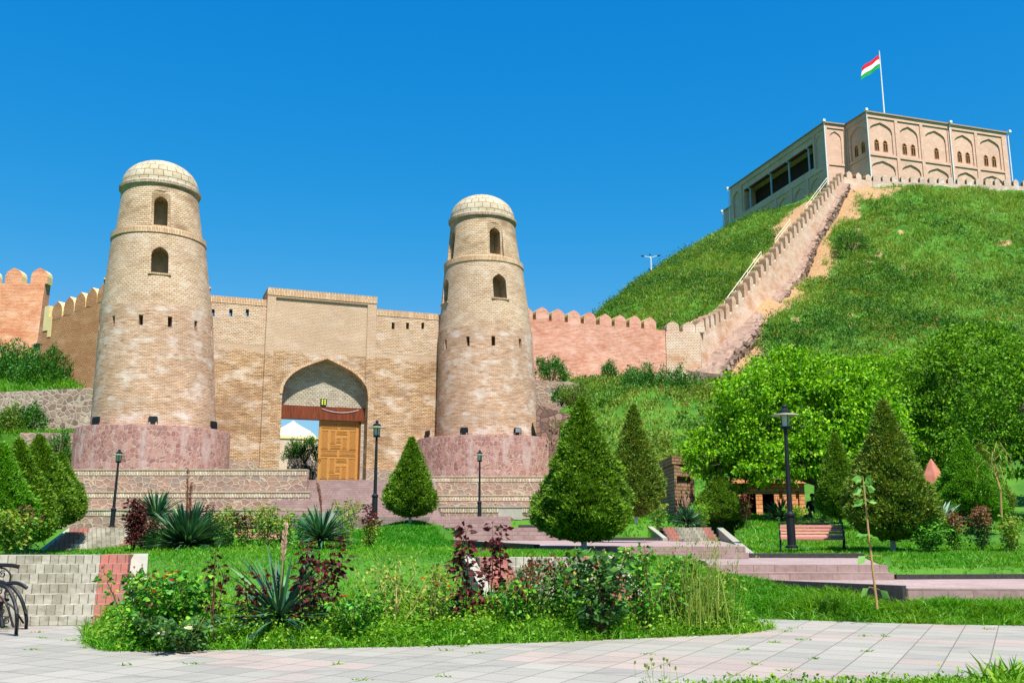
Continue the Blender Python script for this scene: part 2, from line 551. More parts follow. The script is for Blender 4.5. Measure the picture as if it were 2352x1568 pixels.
M['pier'] = mat_brick('pier_brick', '#a37a54', '#8f6743', '#5f4630', bw=.4, bh=.16, ms=.03, light='#b08a64', dark='#7a5638', lamt=.4, damt=.5, bump=.9, wob=.02)
M['court'] = mat_brick('court_brick', '#d5b596', '#cca686', '#b89272', bw=.35, bh=.16, ms=.02, light='#dcc2a8', dark='#c09878', lamt=.4, damt=.3, bump=.4)
M['cobble'] = mat_cobble('pink_crazy_stone', ['#866a60', '#98776b', '#83736c', '#9c7c6c', '#7a625a'], '#a5957f', scale=2.7, edge=.08, vs=(.72, 1.05))
M['plinth'] = mat_cobble('plinth_stone', ['#7d5650', '#93685f', '#724c47', '#9a766c', '#875f57'], '#9c867b', scale=3.0, edge=.06, vs=(1.0, 1.0), ridge=False, stain='#ab9c98', samt=.6, bump=.5)
M['rubble'] = mat_cobble('rubble_stone', ['#7b6458', '#8f7a6c', '#6d564c', '#9c8b7a', '#826454'], '#a09282', scale=2.2, edge=.12, ridge=False, stain='#c2b5a3', samt=.6)
M['rubble_dk'] = mat_cobble('dark_rubble_stone', ['#7a5b50', '#8d6a5c', '#6a4c44', '#97786a'], '#5a4a40', scale=2.0, edge=.1, ridge=False)
M['footing'] = mat_cobble('red_footing_stone', ['#86695c', '#957566', '#6f564c', '#a08474'], '#8b7a6c', scale=2.2, edge=.08, ridge=False, stain='#b39a88', samt=.5)
M['gravelstone'] = mat_cobble('court_rubble', ['#7b7068', '#8c8078', '#665c56', '#9a8f86'], '#3f3833', scale=2.6, edge=.14, ridge=False)
M['dome_st'] = mat_brick('dome_slab_stone', '#d8c7a6', '#c9b48e', '#8f7b5c', bw=.75, bh=.6, ms=.04, light='#e2d5b8', dark='#b59a74', lamt=.6, damt=.5, bump=.6, wob=.1, tk=(.66,.68,.74), streak=.3)
M['plaster'] = mat_plain('yellow_plaster', '#cdb883', '#d8c694', 1.5)
M['plaster_shade'] = mat_plain('shaded_plaster', '#a8935a', '#b59f66', 1.5)  # yellow plaster again, with the shade on merlon sides put into its colour
M['interior'] = mat_plain('window_interior', '#8f7f68', '#b09f86', 2.2, detail=6)
M['black'] = mat_plain('black_iron', '#14161a', '#1c1f24', 12, rough=.5, bump=.05, spec=.25)
M['glass_lamp'] = mat_plain('lamp_glass', '#9aa39c', '#b3bab2', 3, rough=.15, bump=0, spec=.6)
M['brim'] = mat_plain('lamp_brim', '#a9a893', '#bbb9a6', 3, rough=.5, bump=0)
M['slat'] = mat_plain('pink_bench_wood', '#a86a60', '#bb7d72', 6, rough=.6, bump=.1, stretch=(1, 8, 8))
M['wood_door'] = mat_plain('carved_wood', '#9a6a30', '#b98443', 9, rough=.55, bump=.6, stretch=(3, 3, 1))
M['wood_door2'] = mat_plain('carved_wood_panel', '#7d5122', '#ab763a', 22, rough=.6, bump=1.0)
M['wood_red'] = mat_plain('red_brown_wood', '#4a2214', '#7c3d20', 3, rough=.45, bump=.2, stretch=(4, 4, .3))
M['white_metal'] = mat_plain('white_metal', '#c9cdd0', '#d8dadb', 3, rough=.4, bump=0)
M['grey_metal'] = mat_plain('grey_column_paint', '#8d949c', '#a3a9af', 3, rough=.5, bump=0)
M['rail'] = mat_plain('cream_rail_paint', '#d2c2a6', '#dccdb4', 3, rough=.5, bump=0)
M['roof_metal'] = mat_plain('roof_edge', '#8a7868', '#9a8776', 3, rough=.6, bump=0)
M['win_wood'] = mat_plain('window_wood', '#9a6528', '#b37a36', 8, rough=.5, bump=.1)
M['pane'] = mat_plain('window_glass', '#22262c', '#343a42', 2, rough=.08, bump=0, spec=.7)
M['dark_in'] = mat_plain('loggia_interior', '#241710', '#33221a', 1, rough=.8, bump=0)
M['yurt'] = mat_plain('yurt_roof', '#d8cc9e', '#e2d8b0', 2, rough=.6)
M['bark'] = mat_plain('bark', '#3b3026', '#5c4d3e', 9, rough=.9, bump=.8, stretch=(3, 3, .6))
M['bark_lt'] = mat_plain('pale_bark', '#8a6f45', '#a98a58', 9, rough=.8, bump=.4, stretch=(3, 3, .6))
M['whitewash'] = mat_plain('whitewashed_bark', '#8f979c', '#b3b8ba', 6, rough=.9, bump=.5)
M['stem'] = mat_plain('green_stem', '#5d6a30', '#7d8342', 6, rough=.6, bump=0)
M['stem_red'] = mat_plain('red_stem', '#4a2824', '#6b3a30', 6, rough=.6, bump=0)
M['stem_tan'] = mat_plain('dry_stem', '#8a8048', '#a89a62', 6, rough=.7, bump=0)
M['concrete'] = mat_plain('grey_stone_block', '#7f817d', '#94958f', 3, rough=.9, bump=.5)
M['kerb_lt'] = mat_plain('pale_kerb', '#8f8b7e', '#a19c8e', 2.5, rough=.9, bump=.3)
M['granite'] = mat_plain('dark_granite', '#2c2a2b', '#403c3c', 14, rough=.6, bump=.1)
M['gazebo'] = mat_plain('red_tile_roof', '#9a5c4a', '#b27260', 5, rough=.8, bump=.3)
M['skin'] = mat_plain('skin', '#8a5f48', '#9a6c54', 5, rough=.6, bump=0)
M['hair'] = mat_plain('dark_hair', '#15110f', '#221b17', 20, rough=.6, bump=.2)
M['cloth'] = mat_plain('dark_cloth', '#1b1d22', '#282b31', 8, rough=.95, bump=.2)
M['cloth2'] = mat_plain('brown_cloth', '#4a3b30', '#5a493c', 8, rough=.95, bump=.2)
M['f_red'] = mat_plain('flag_red', '#c3122c', '#cc1a33', 2, rough=.8, bump=0)
M['f_white'] = mat_plain('flag_white', '#e0e0e0', '#e8e8e8', 2, rough=.8, bump=0)
M['f_green'] = mat_plain('flag_green', '#0f8a3e', '#16964a', 2, rough=.8, bump=0)
M['lens'] = mat_plain('floodlight_lens', '#b9c23e', '#c9d24e', 5, rough=.3, bump=0)
M['lens_gr'] = mat_plain('grey_lens', '#6b7076', '#80858a', 5, rough=.2, bump=0, spec=.6)

M['thuja'] = mat_leaf('thuja_foliage', ['#304a12', '#47681a', '#5a8020', '#72922c'], rough=.6, trans=.25, gain=1.25, bl=0.4)
M['thuja_br'] = mat_leaf('thuja_bright', ['#38641a', '#4f8a1e', '#68a42c', '#7fb536'], rough=.6, trans=.3, gain=0.95, bl=0.4)
M['thuja_dk'] = mat_leaf('thuja_dull', ['#2c4416', '#40601e', '#547028', '#747c38'], rough=.65, trans=.2, clump=(2.2, '#7d7a3c', .2), gain=1.5, bl=0.5)
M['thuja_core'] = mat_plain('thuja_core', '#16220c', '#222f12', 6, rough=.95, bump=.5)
M['mulberry'] = mat_leaf('mulberry_leaves', ['#3a6210', '#528814', '#70a41c', '#94be2c'], rough=0.55, trans=.4, spec=0.25, gain=1.2, bl=.4)
M['darktree'] = mat_leaf('dark_tree_leaves', ['#325410', '#467016', '#5a8a1c', '#76a428'], rough=0.6, trans=.35, spec=0.2, gain=1.2, bl=.5)
M['lawn'] = mat_leaf('lawn_blades', ['#336d14', '#438a18', '#57a322', '#79b838'], rough=.5, trans=.4, clump=(.8, '#8fae3c', .35), gain=0.92, bl=0.42)
M['lawn_br'] = mat_leaf('mound_blades', ['#2c7a10', '#3a9414', '#4aa81c'], rough=.5, trans=.4, gain=.85, bl=.25)
M['weeds'] = mat_leaf('weed_leaves', ['#4c8a1c', '#68a428', '#86b838', '#a3c44a'], rough=.5, trans=.4)
M['hillgrass'] = mat_leaf('hill_grass', ['#4a7c1e', '#669630', '#88ae48', '#a4bc60'], rough=.6, trans=.35, clump=(.07, '#a4b464', .45), gain=0.78, bl=.5)
M['hillbrush'] = mat_leaf('hill_brush', ['#255a1c', '#2f7022', '#428a2e', '#5a9a3e'], rough=.55, trans=.3, clump=(.12, '#6f9c30', .55), gain=0.64, bl=.5)
M['slopebrush'] = mat_leaf('slope_brush', ['#356a2c', '#4a8038', '#669a44', '#7fae50'], rough=.55, trans=.3, clump=(.16, '#a3a848', .6), gain=.72, bl=.55)
M['thicket'] = mat_leaf('thicket_leaves', ['#21501a', '#2e6a24', '#41812f', '#5c963e'], rough=.45, trans=.25, spec=.4, gain=0.95)
M['rose_gr'] = mat_leaf('rose_leaves', ['#1f4a1e', '#2f6a28', '#4a8a2e', '#7aa83c'], rough=0.5, trans=.3, spec=0.3, gain=1.3, bl=0.45)
M['rose_dk'] = mat_leaf('dark_rose_leaves', ['#1d3a22', '#2a4f2c', '#3d6a38', '#56803e'], rough=0.5, trans=.25, spec=0.3, gain=1.25, bl=0.6)
M['rose_red'] = mat_leaf('burgundy_leaves', ['#3a161c', '#571e26', '#782a34', '#3c3a20', '#8a2c3a'], rough=0.55, trans=.3, spec=0.25, gain=0.75, bl=0.9)
M['rose_lt'] = mat_leaf('light_rose_leaves', ['#4c7a2c', '#6a983a', '#8aa84a', '#a08a4a'], rough=.45, trans=.35, gain=1.0, bl=0.5)
M['bud'] = mat_leaf('brown_buds', ['#5a2f26', '#7a3f30', '#8a5a3a', '#6a6a3a'], rough=.6, trans=.2, gain=1.0, bl=1.0)
M['yucca'] = mat_leaf('yucca_leaves', ['#1d3d2c', '#2d5540', '#42704e', '#6c9a58'], rough=0.5, trans=.12, spec=0.3, gain=1.0, bl=1.0)
M['yucca_lt'] = mat_leaf('agave_leaves', ['#7d9480', '#93a890', '#a8b8a0'], rough=.5, trans=.1, gain=1.0, bl=1.0)
M['spike'] = mat_leaf('yucca_flower', ['#8a4a3a', '#a86a58', '#b98a68', '#9a5a48'], rough=.6, trans=.2, gain=1.0, bl=1.0)
M['spike_pk'] = mat_leaf('yucca_bud_pink', ['#d09a90', '#dcb0a4', '#c8b48c'], rough=.6, trans=.2, gain=1.0, bl=1.0)
M['fl_red'] = mat_leaf('red_petals', ['#b82a1c', '#d0402a', '#d8583c'], rough=.6, trans=.3, gain=1.0, bl=1.0)
M['fl_crim'] = mat_leaf('crimson_petals', ['#6a0a1c', '#8a1026'], rough=.6, trans=.2, gain=1.0, bl=1.0)
M['fl_white'] = mat_leaf('white_petals', ['#d8d8c4', '#e6e4d6'], rough=.6, trans=.3, gain=1.0, bl=1.0)
M['fl_yel'] = mat_leaf('yellow_buds', ['#b8b04a', '#c8c468'], rough=.6, trans=.3, gain=1.0, bl=1.0)
M['sapling'] = mat_leaf('sapling_leaves', ['#5c9a3c', '#78b458', '#98c878'], rough=.4, trans=.45, gain=.9, bl=.8)
M['tallgrass'] = mat_leaf('tall_grass', ['#6a8a38', '#8aa04e', '#a8b068'], rough=.6, trans=.3)

def mat_terrain():
    t = NT('terrain_soil')
    g = t.N('NewGeometry')
    n = t.noise(g.outputs['Position'], .35, 5)
    n2 = t.noise(g.outputs['Position'], 3.5, 4)
    green = t.ramp(n, [(.35, srgb('#2f5c14')), (.6, srgb('#47741c'))])
    earth = t.ramp(n2, [(.3, srgb('#8a6a48')), (.7, srgb('#b08f68'))])
    at = t.N('Attribute', attribute_name='bare')
    f = t.math('ADD', at.outputs['Fac'], t.math('MULTIPLY', t.math('SUBTRACT', n2, .5), .9))
    col = t.mix(t.ramp(f, [(.42, 0.0), (.58, 1.0)]), green, earth)
    t.color(col)
    t.bump(n2, .6, .15)
    t.p.inputs['Roughness'].default_value = .95
    return t.m
M['terrain'] = mat_terrain()

def mat_plaza():
    t = NT('plaza_slabs')
    uv = t.mapping(t.uv(), rot=(0, 0, R(27.6)))
    b = t.N('TexBrick', offset=0.0, squash=1.0)
    t.L(uv, b.inputs['Vector'])
    for k, v in (('Scale', 1.0), ('Brick Width', .5), ('Row Height', .5), ('Mortar Size', .009), ('Mortar Smooth', .3), ('Bias', 0.0)):
        b.inputs[k].default_value = v
    b.inputs['Color1'].default_value = srgb('#9b968c')
    b.inputs['Color2'].default_value = srgb('#8d8a82')
    b.inputs['Mortar'].default_value = srgb('#6b6757')
    sep = t.N('SeparateXYZ'); t.L(uv, sep.inputs[0])
    # bands of pink slabs every few rows
    row = t.math('FLOOR', t.math('MULTIPLY', sep.outputs[1], 2.0))
    colm = t.math('FLOOR', t.math('MULTIPLY', sep.outputs[0], 2.0))
    cmb = t.N('CombineXYZ'); t.L(row, cmb.inputs[1]); t.L(colm, cmb.inputs[0])
    wn_ = t.N('TexWhiteNoise', noise_dimensions='3D'); t.L(cmb.outputs[0], wn_.inputs['Vector'])
    zone = t.noise(t.mapping(cmb.outputs[0], scale=(.07, .3, 1)), 1.0, 2)
    pinkf = t.math('MAXIMUM', t.math('MULTIPLY', t.math('GREATER_THAN', zone, .56), .6), t.math('MULTIPLY', t.math('GREATER_THAN', wn_.outputs['Value'], .93), .4))
    mort = b.outputs['Fac']
    col = t.mix(t.math('MULTIPLY', pinkf, t.math('SUBTRACT', 1.0, mort)), b.outputs['Color'], srgb('#a28e85'))
    tone = t.ramp(wn_.outputs['Value'], [(0, .92), (1, 1.05)])
    col = t.mix(.8, col, tone, 'MULTIPLY')
    st1 = t.noise(t.mapping(t.uv(), scale=(.5, 1.6, 1)), 1.1, 6, .7)
    col = t.mix(t.math('MULTIPLY', t.ramp(st1, [(.54, 0.0), (.66, 1.0)]), .6), col, srgb('#72706a'))
    fine = t.noise(t.uv(), 40, 3)
    col = t.mix(.4, col, t.ramp(fine, [(.3, .75), (.7, 1.2)]), 'MULTIPLY')
    t.color(col)
    h = t.mix(.2, t.math('SUBTRACT', 1.0, mort), fine)
    t.bump(h, .4, .02)
    return t.m
M['plaza'] = mat_plaza()
M['paver_grey'] = mat_brick('grey_stair_pavers', '#aaa392', '#7d7562', '#57513d', bw=.15, bh=40, ms=.008, light='#b8b2a2', dark='#716a58', lamt=.5, damt=.6, bump=.6, wob=.005, mix_scale=1.6, tk=(1.05, 1.08, 1.12))
M['paver_red'] = mat_brick('red_stair_pavers', '#a06254', '#856358', '#57463c', bw=.15, bh=40, ms=.008, light='#b06a5c', dark='#7d5a4e', lamt=.5, damt=.6, bump=.6, wob=.005, mix_scale=1.6, tk=(1.2, 1.25, 1.3))
M['red_step'] = mat_brick('pink_granite_step', '#a5827a', '#97756d', '#84665e', bw=.45, bh=.17, ms=.012, light='#b0928a', dark='#866a64', lamt=.5, damt=.4, bump=.3, wob=.004, mix_scale=.8, tk=(.86, .98, 1.02))
M['red_top'] = mat_brick('pink_landing_slabs', '#a68c86', '#997f79', '#8a706a', bw=.4, bh=.2, ms=.012, light='#b39c96', dark='#8c736e', lamt=.5, damt=.4, bump=.3, wob=.004, mix_scale=.8, tk=(.95, 1.02, 1.05))

# ------------------------------------------------------------------ gate frame (needed by the terrain too)
GL, GR = P(484, 678, 76.0), P(1005, 722, 83.0)
GW = Vector((GR.x - GL.x, GR.y - GL.y, 0)).normalized()
GN = Vector((GW.y, -GW.x, 0))          # outwards, towards the square
def G(s, d, z): return Vector((GL.x, GL.y, 0)) + GW * s + GN * d + Vector((0, 0, z))
def SZ(x, y, d=0.0):
    p = PPL(x, y, Vector((GL.x, GL.y, 0)) + GN * d, GN)
    q = p - Vector((GL.x, GL.y, 0))
    return q.dot(GW), p.z
TZ = SZ(780, 1117)[1]                   # threshold height of the gate
TL = (P(355, 985, 74.0).x, 74.0)
TR = (P(1121, 985, 83.5).x, 83.5)

# ------------------------------------------------------------------ hill wall line
E0 = P(1528, 765, 98.3)
W0 = P(1606, 735, 98.6)
WM = P(1663, 706, 105.0)
W1 = P(1937, 392, 150.0)
HB = [P(1622, 862, 98.0), P(1700, 752, 108.0), P(1825, 622, 127.5), P(1937, 428, 150.0)]

# ------------------------------------------------------------------ terrain heights (radial interpolation of surveyed points)
tp = [(-20, 8, -.1), (0, 8, -.1), (20, 8, -.1), (-20, 16, -.1), (-9, 12, -.1), (10, 13, -.1), (14, 15.5, -.05),
      (-6.5, 13.2, .0), (-2, 13.8, .0), (2, 14.4, .0), (4, 15.6, .02), (9.5, 16.9, .05), (14, 16.6, .05),
      (-6.5, 16, .25), (-3, 16, .3), (0, 16.2, .3), (3, 17, .25), (6, 18.8, .4), (4.4, 19.4, .5), (7.6, 17.6, .3), (10, 17.4, .3), (13, 17.3, .3), (5.2, 19.5, .44), (6.3, 18.4, .38), (4.5, 18.5, .15), (5.4, 18.2, .12), (6.6, 17.6, .1), (-7.8, 15, -.15), (-7.8, 16.4, -.15),
      (-6.8, 20, .85), (-3, 20, .85), (-1.4, 20, .9), (2.6, 20, .85), (.6, 20.4, .98), (-6, 24, .98), (-1, 24, 1.0), (1, 24.3, 1.05), (3.2, 24, .9),
      (-10.5, 28, 1.05), (-5, 28, 1.08), (-1.5, 28, 1.0), (-8, 37, .9), (-12, 37, 1.0), (-4, 38.5, 1.92), (-3.8, 35.5, 1.75), (-4, 32.5, 1.1), (-5.6, 38, 1.4), (-2.3, 36, 1.0), (-1.6, 33, .88), (-.3, 29, .85),
      (-10, 19.5, .9), (-13, 24, .72), (-14, 29, .75), (-17, 33, 1.7), (-10.5, 33, 1.3), (-20, 45, 1.7), (-20, 60, 1.7), (-10, 58, 1.7), (-28, 50, 2.0), (-40, 55, 3.5),
      (-11.5, 21, 1.0), (-15, 22, 1.1), (-18, 26, 1.3),
      (12, 20.0, .6), (8.6, 24, .8), (12, 24.0, .82), (16, 26, .85), (9.5, 29, .86), (10, 31.5, .95), (14, 33, 1.1), (6.8, 30, .8), (9, 32.5, .85), (8, 35, 1.15), (8.6, 40, 1.85), (12, 41, 1.9), (5.5, 34, 1.7), (4.5, 33, 1.5),
      (14, 43, 2.1), (20, 42, 1.7), (24, 45, 1.8), (16, 48, 2.1), (10, 48, 2.3), (4, 46, 2.2), (2, 62, 2.0), (6, 55, 3.2), (11, 52, 2.6),
      (-15, 86, 4.6), (-15, 100, 4.7), (-26, 100, 5.5), (-15, 122, 6), (0, 125, 10), (-13, 72, 4.0),
      (-45, 86, 17.4), (-37, 84.5, 16.6), (-34, 81, 15.0), (-36, 77, 12.3), (-52, 77, 12.3), (-36, 75, 8.9), (-46, 75, 8.8), (-36, 71, 5.7), (-46, 70, 5.6), (-36, 62, 3.0), (-60, 62, 5),
      (5, 70, 6.5), (8, 80, 11.5), (4, 88, 13.4), (3.5, 83, 10.5),
      (-120, 100, 8), (-120, 200, 4), (-60, 120, 12), (-40, 200, 8), (150, 55, 5), (60, 50, 3), (160, 150, 45), (150, 250, 55), (70, 270, 50), (85, 195, 58.5), (62, 172, 58.5), (110, 170, 58), (130, 40, 2),
      (0, 150, 12), (8, 168, 22), (20, 190, 32), (-10, 130, 9), (2, 112, 12), (30, 230, 35)]
for (x, y, Y) in [(1540, 1100, 58), (1450, 900, 80), (1400, 872, 93), (1310, 868, 92), (1600, 1000, 68), (1560, 900, 85),
                  (1850, 790, 100), (2100, 600, 125), (2352, 600, 125), (2200, 432, 151.5), (2352, 442, 154.5), (2700, 470, 158),
                  (2352, 900, 75), (2352, 1150, 55), (2000, 900, 80), (1750, 1000, 70), (2000, 1120, 58), (2700, 760, 100),
                  (1660, 537, 185), (1560, 592, 166), (1500, 626, 156), (1440, 668, 146), (1400, 702, 136), (1372, 727, 128),
                  (1530, 738, 115), (1620, 680, 122), (1720, 590, 142), (1820, 480, 160), (1960, 436, 149), (2050, 428, 151), (1800, 720, 107), (1950, 560, 130),
                  (1900, 445, 170)]:
    p = P(x, y, Y); tp.append((p.x, p.y, p.z))
for p in HB: tp.append((p.x + .6, p.y, p.z - 1.3))
tp = np.array(tp, dtype=float)
_n = len(tp)
_K = np.linalg.norm(tp[:, None, :2] - tp[None, :, :2], axis=2)
_A = np.zeros((_n + 3, _n + 3)); _A[:_n, :_n] = _K + np.eye(_n) * -.05
_A[:_n, _n] = 1; _A[:_n, _n + 1:] = tp[:, :2]; _A[_n, :_n] = 1; _A[_n + 1:, :_n] = tp[:, :2].T
_b = np.zeros(_n + 3); _b[:_n] = tp[:, 2]
_w = np.linalg.solve(_A, _b)
def rbf(X, Y):
    X = np.asarray(X, float); Y = np.asarray(Y, float)
    sh = X.shape; X = X.ravel(); Y = Y.ravel()
    out = np.empty(len(X))
    for i in range(0, len(X), 20000):
        a, b = X[i:i + 20000], Y[i:i + 20000]
        d = np.hypot(a[:, None] - tp[None, :, 0], b[:, None] - tp[None, :, 1])
        out[i:i + 20000] = d @ _w[:_n] + _w[_n] + _w[_n + 1] * a + _w[_n + 2] * b
    return out.reshape(sh)
def inpoly(X, Y, poly):
    r = np.zeros(X.shape, bool)
    n = len(poly)
    for i in range(n):
        x1, y1 = poly[i][:2]; x2, y2 = poly[(i + 1) % n][:2]
        c = ((y1 > Y) != (y2 > Y))
        with np.errstate(divide='ignore', invalid='ignore'):
            xi = (x2 - x1) * (Y - y1) / (y2 - y1 + 1e-12) + x1
        r ^= c & (X < xi)
    return r
def grow(poly, d):
    c = np.mean(np.array([p[:2] for p in poly]), axis=0)
    out = []
    for p in poly:
        v = np.array(p[:2]) - c
        out.append(tuple(c + v * (1 + d / max(np.linalg.norm(v), .1))))
    return out

def near(X, Y, poly, d):
    # inside the polygon or closer to its rim than d
    r = inpoly(X, Y, poly)
    n = len(poly)
    for i in range(n):
        ax, ay = poly[i][:2]; bx, by = poly[(i + 1) % n][:2]
        q = np.clip(((X - ax) * (bx - ax) + (Y - ay) * (by - ay)) / ((bx - ax) ** 2 + (by - ay) ** 2), 0, 1)
        r |= np.hypot(X - ax - q * (bx - ax), Y - ay - q * (by - ay)) < d
    return r
# hard surfaces: polygon, top height (the terrain stays under them)
plaza_poly = [(-40, 3), (40, 3), (40, 16.2), (9.5, 16.75), (7.6, 17.05), (6.5, 17.35), (5.2, 17.9), (4.4, 18.2), (4.0, 17.4), (4.25, 16.3), (3.6, 15.6), (1.0, 14.6), (-1.5, 13.9), (-4.5, 13.45), (-5.4, 13.4), (-6.05, 14.2), (-7.0, 16.4), (-7.0, 17.0), (-40, 17.0)]
land_C = [(7.2, 17.95), (16, 17.5), (16, 22.2), (8.0, 21.6), (4.2, 21.4), (4.9, 20.3)]
land_B = [(4.3, 21.4), (8.0, 21.4), (9.4, 26.2), (6.2, 26.3), (6.1, 26.0), (4.9, 26.0)]
land_A = [(.76, 26.0), (6.1, 26.0), (8.2, 38.7), (2.2, 39.6), (-2.9, 39.6)]
land_A2 = [(-2.2, 39.6), (2.3, 39.6), (2.5, 46.5), (-3.6, 46.5)]
land_A3 = [(-3.8, 46.5), (-.1, 46.5), (0.2, 62.5), (-16, 62.5), (-14, 58), (-8, 49)]
ZC, ZB, ZA, ZA2, ZA3 = .55, .85, 1.16, 1.67, 2.2
hard = [(plaza_poly, 0.0), (land_C, ZC), (land_B, ZB), (land_A, ZA), (land_A2, ZA2), (land_A3, ZA3),
        ([(-40, 16.7), (-7.2, 16.7), (-7.2, 19.2), (-40, 19.2)], .0),
        ([(-16.2, 30.6), (-12.4, 30.6), (-12.4, 33.2), (-16.2, 33.2)], .6),
        ([(-.95, 17.3), (2.15, 17.3), (2.15, 19.6), (-.95, 19.6)], .0),
        ([(6.2, 38.6), (9.2, 38.6), (9.2, 41.2), (6.2, 41.2)], 1.1),
        ([(-16, 61), (-3, 61), (-6, 72), (-16, 72)], 2.0),
        ([(-30, 34), (-16, 34), (-9, 40), (-8, 50), (-14, 64), (-34, 64)], 1.78), ([(-34, 64), (-14, 64), (-14, 73), (-34, 73)], 2.2),
        ([(-60, 73.0), (-31, 73.0), (-31, 76.0), (-60, 76.0)], 8.75), ([(-60, 67.8), (-31, 67.8), (-31, 72.6), (-60, 72.6)], 5.75),
        ([(-9, 47), (2.5, 47), (3.2, 62), (4.6, 66), (4.2, 75), (-8, 75)], 2.2), ([(-8, 75), (4.0, 75), (3.4, 80), (-8, 80)], 4.0)]
def gz(X, Y):
    X = np.asarray(X, float); Y = np.asarray(Y, float)
    z = rbf(X, Y)
    far = np.clip((Y - 62) / 20, 0, 1)
    z = z + far * (.35 * np.sin(X * .55 + 1.3 * np.sin(Y * .23)) * np.sin(Y * .41 + .9) + .22 * np.sin(X * 1.3 + 2.0) * np.sin(Y * 1.1 + X * .3))
    for poly, zt in hard:
        m = near(X, Y, poly, .27 if poly[0][1] < 22 else .5)
        z = np.where(m, np.minimum(z, zt - .12), z)
    return z
def on_hard(X, Y, d=.0):
    r = np.zeros(np.asarray(X).shape, bool)
    for poly, zt in hard: r |= near(X, Y, poly, d) if d else inpoly(X, Y, poly)
    return r
def gz1(x, y): return float(gz(np.array([x]), np.array([y]))[0])

xs = np.concatenate([np.arange(-120, -45, 3.0), np.arange(-45, -18, 1.0), np.arange(-18, -12, .5), np.arange(-12, 12, .25), np.arange(12, 18, .5), np.arange(18, 60, 1.0), np.arange(60, 165, 3.0)])
ys = np.concatenate([np.arange(7.6, 12, .5), np.arange(12, 24, .25), np.arange(24, 50, .5), np.arange(50, 110, 1.0), np.arange(110, 200, 1.6), np.arange(200, 300, 4.0)])
GX, GY = np.meshgrid(xs, ys)
GZ = gz(GX, GY)
# skirt so that the sheet sinks into the plain at its rim
rim = np.minimum.reduce([GX - xs[0], xs[-1] - GX, ys[-1] - GY])
GZ = np.where(rim < 12, -1.0 + (GZ + 1.0) * np.clip(rim / 12, 0, 1), GZ)
nx, ny = len(xs), len(ys)
def gm(X, Y):
    # height of the terrain sheet as built (bilinear in its own grid)
    i = np.clip(np.searchsorted(xs, X) - 1, 0, len(xs) - 2); j = np.clip(np.searchsorted(ys, Y) - 1, 0, len(ys) - 2)
    u = np.clip((X - xs[i]) / (xs[i + 1] - xs[i]), 0, 1); v = np.clip((Y - ys[j]) / (ys[j + 1] - ys[j]), 0, 1)
    return GZ[j, i] * (1 - u) * (1 - v) + GZ[j, i + 1] * u * (1 - v) + GZ[j + 1, i] * (1 - u) * v + GZ[j + 1, i + 1] * u * v
idx = np.arange(nx * ny).reshape(ny, nx)
F = np.stack([idx[:-1, :-1], idx[:-1, 1:], idx[1:, 1:], idx[1:, :-1]], -1).reshape(-1, 4)
terr = mesh_np('terrain', np.stack([GX, GY, GZ], -1).reshape(-1, 3), F, M['terrain'])
terr.data.polygons.foreach_set('use_smooth', np.ones(len(F), bool))
setp(terr, kind='structure')
# bare earth beside the hill wall (worn ground, its own colour)
def seg_dist(X, Y, a, b):
    ax, ay, bx, by = a[0], a[1], b[0], b[1]
    t = np.clip(((X - ax) * (bx - ax) + (Y - ay) * (by - ay)) / ((bx - ax) ** 2 + (by - ay) ** 2), 0, 1)
    cx, cy = ax + t * (bx - ax), ay + t * (by - ay)
    side = (X - ax) * (by - ay) - (Y - ay) * (bx - ax)
    return np.hypot(X - cx, Y - cy), side, t
def bare(X, Y):
    d, side, t = seg_dist(X, Y, HB[0], HB[3])
    dw, sw, tw = seg_dist(X, Y, WM, W1)
    r = np.where((sw > 0) & (t > .02), np.clip(1.25 - d / (4.6 + 1.6 * np.sin(t * 23) - 1.5 * t), 0, 1), 0)
    l = np.where((side < 0) & (t > .15), np.clip(1.3 - np.abs(d - 3.6 - 2.5 * t) / (1.0 + 3.4 * t ** 1.5 + .7 * np.sin(t * 31)), 0, 1), 0)
    top = np.clip(1.2 - np.hypot(X - 58, Y - 148.5) / 5.5, 0, 1)
    q = np.sin(X * .9 + 1.7 * np.sin(Y * .37)) * np.sin(Y * .71 + 1.3 * np.sin(X * .29 + 1)) + .35 * np.sin(X * 2.3 + Y * 1.7)
    pat = np.where((Y > 100) & (X > 20), np.clip((q - np.where((sw > 0) & (dw < 13), .7, 1.0)) * 3.2, 0, .8), 0)
    return np.maximum.reduce([r, l, top, pat])
at = terr.data.attributes.new('bare', 'FLOAT', 'POINT')
at.data.foreach_set('value', bare(GX, GY).ravel().astype(np.float32))

b = MB()
b.face([(-4000, -3000, -1.0), (4000, -3000, -1.0), (4000, 5000, -1.0), (-4000, 5000, -1.0)])
setp(b.build('ground', M['terrain']), kind='structure')

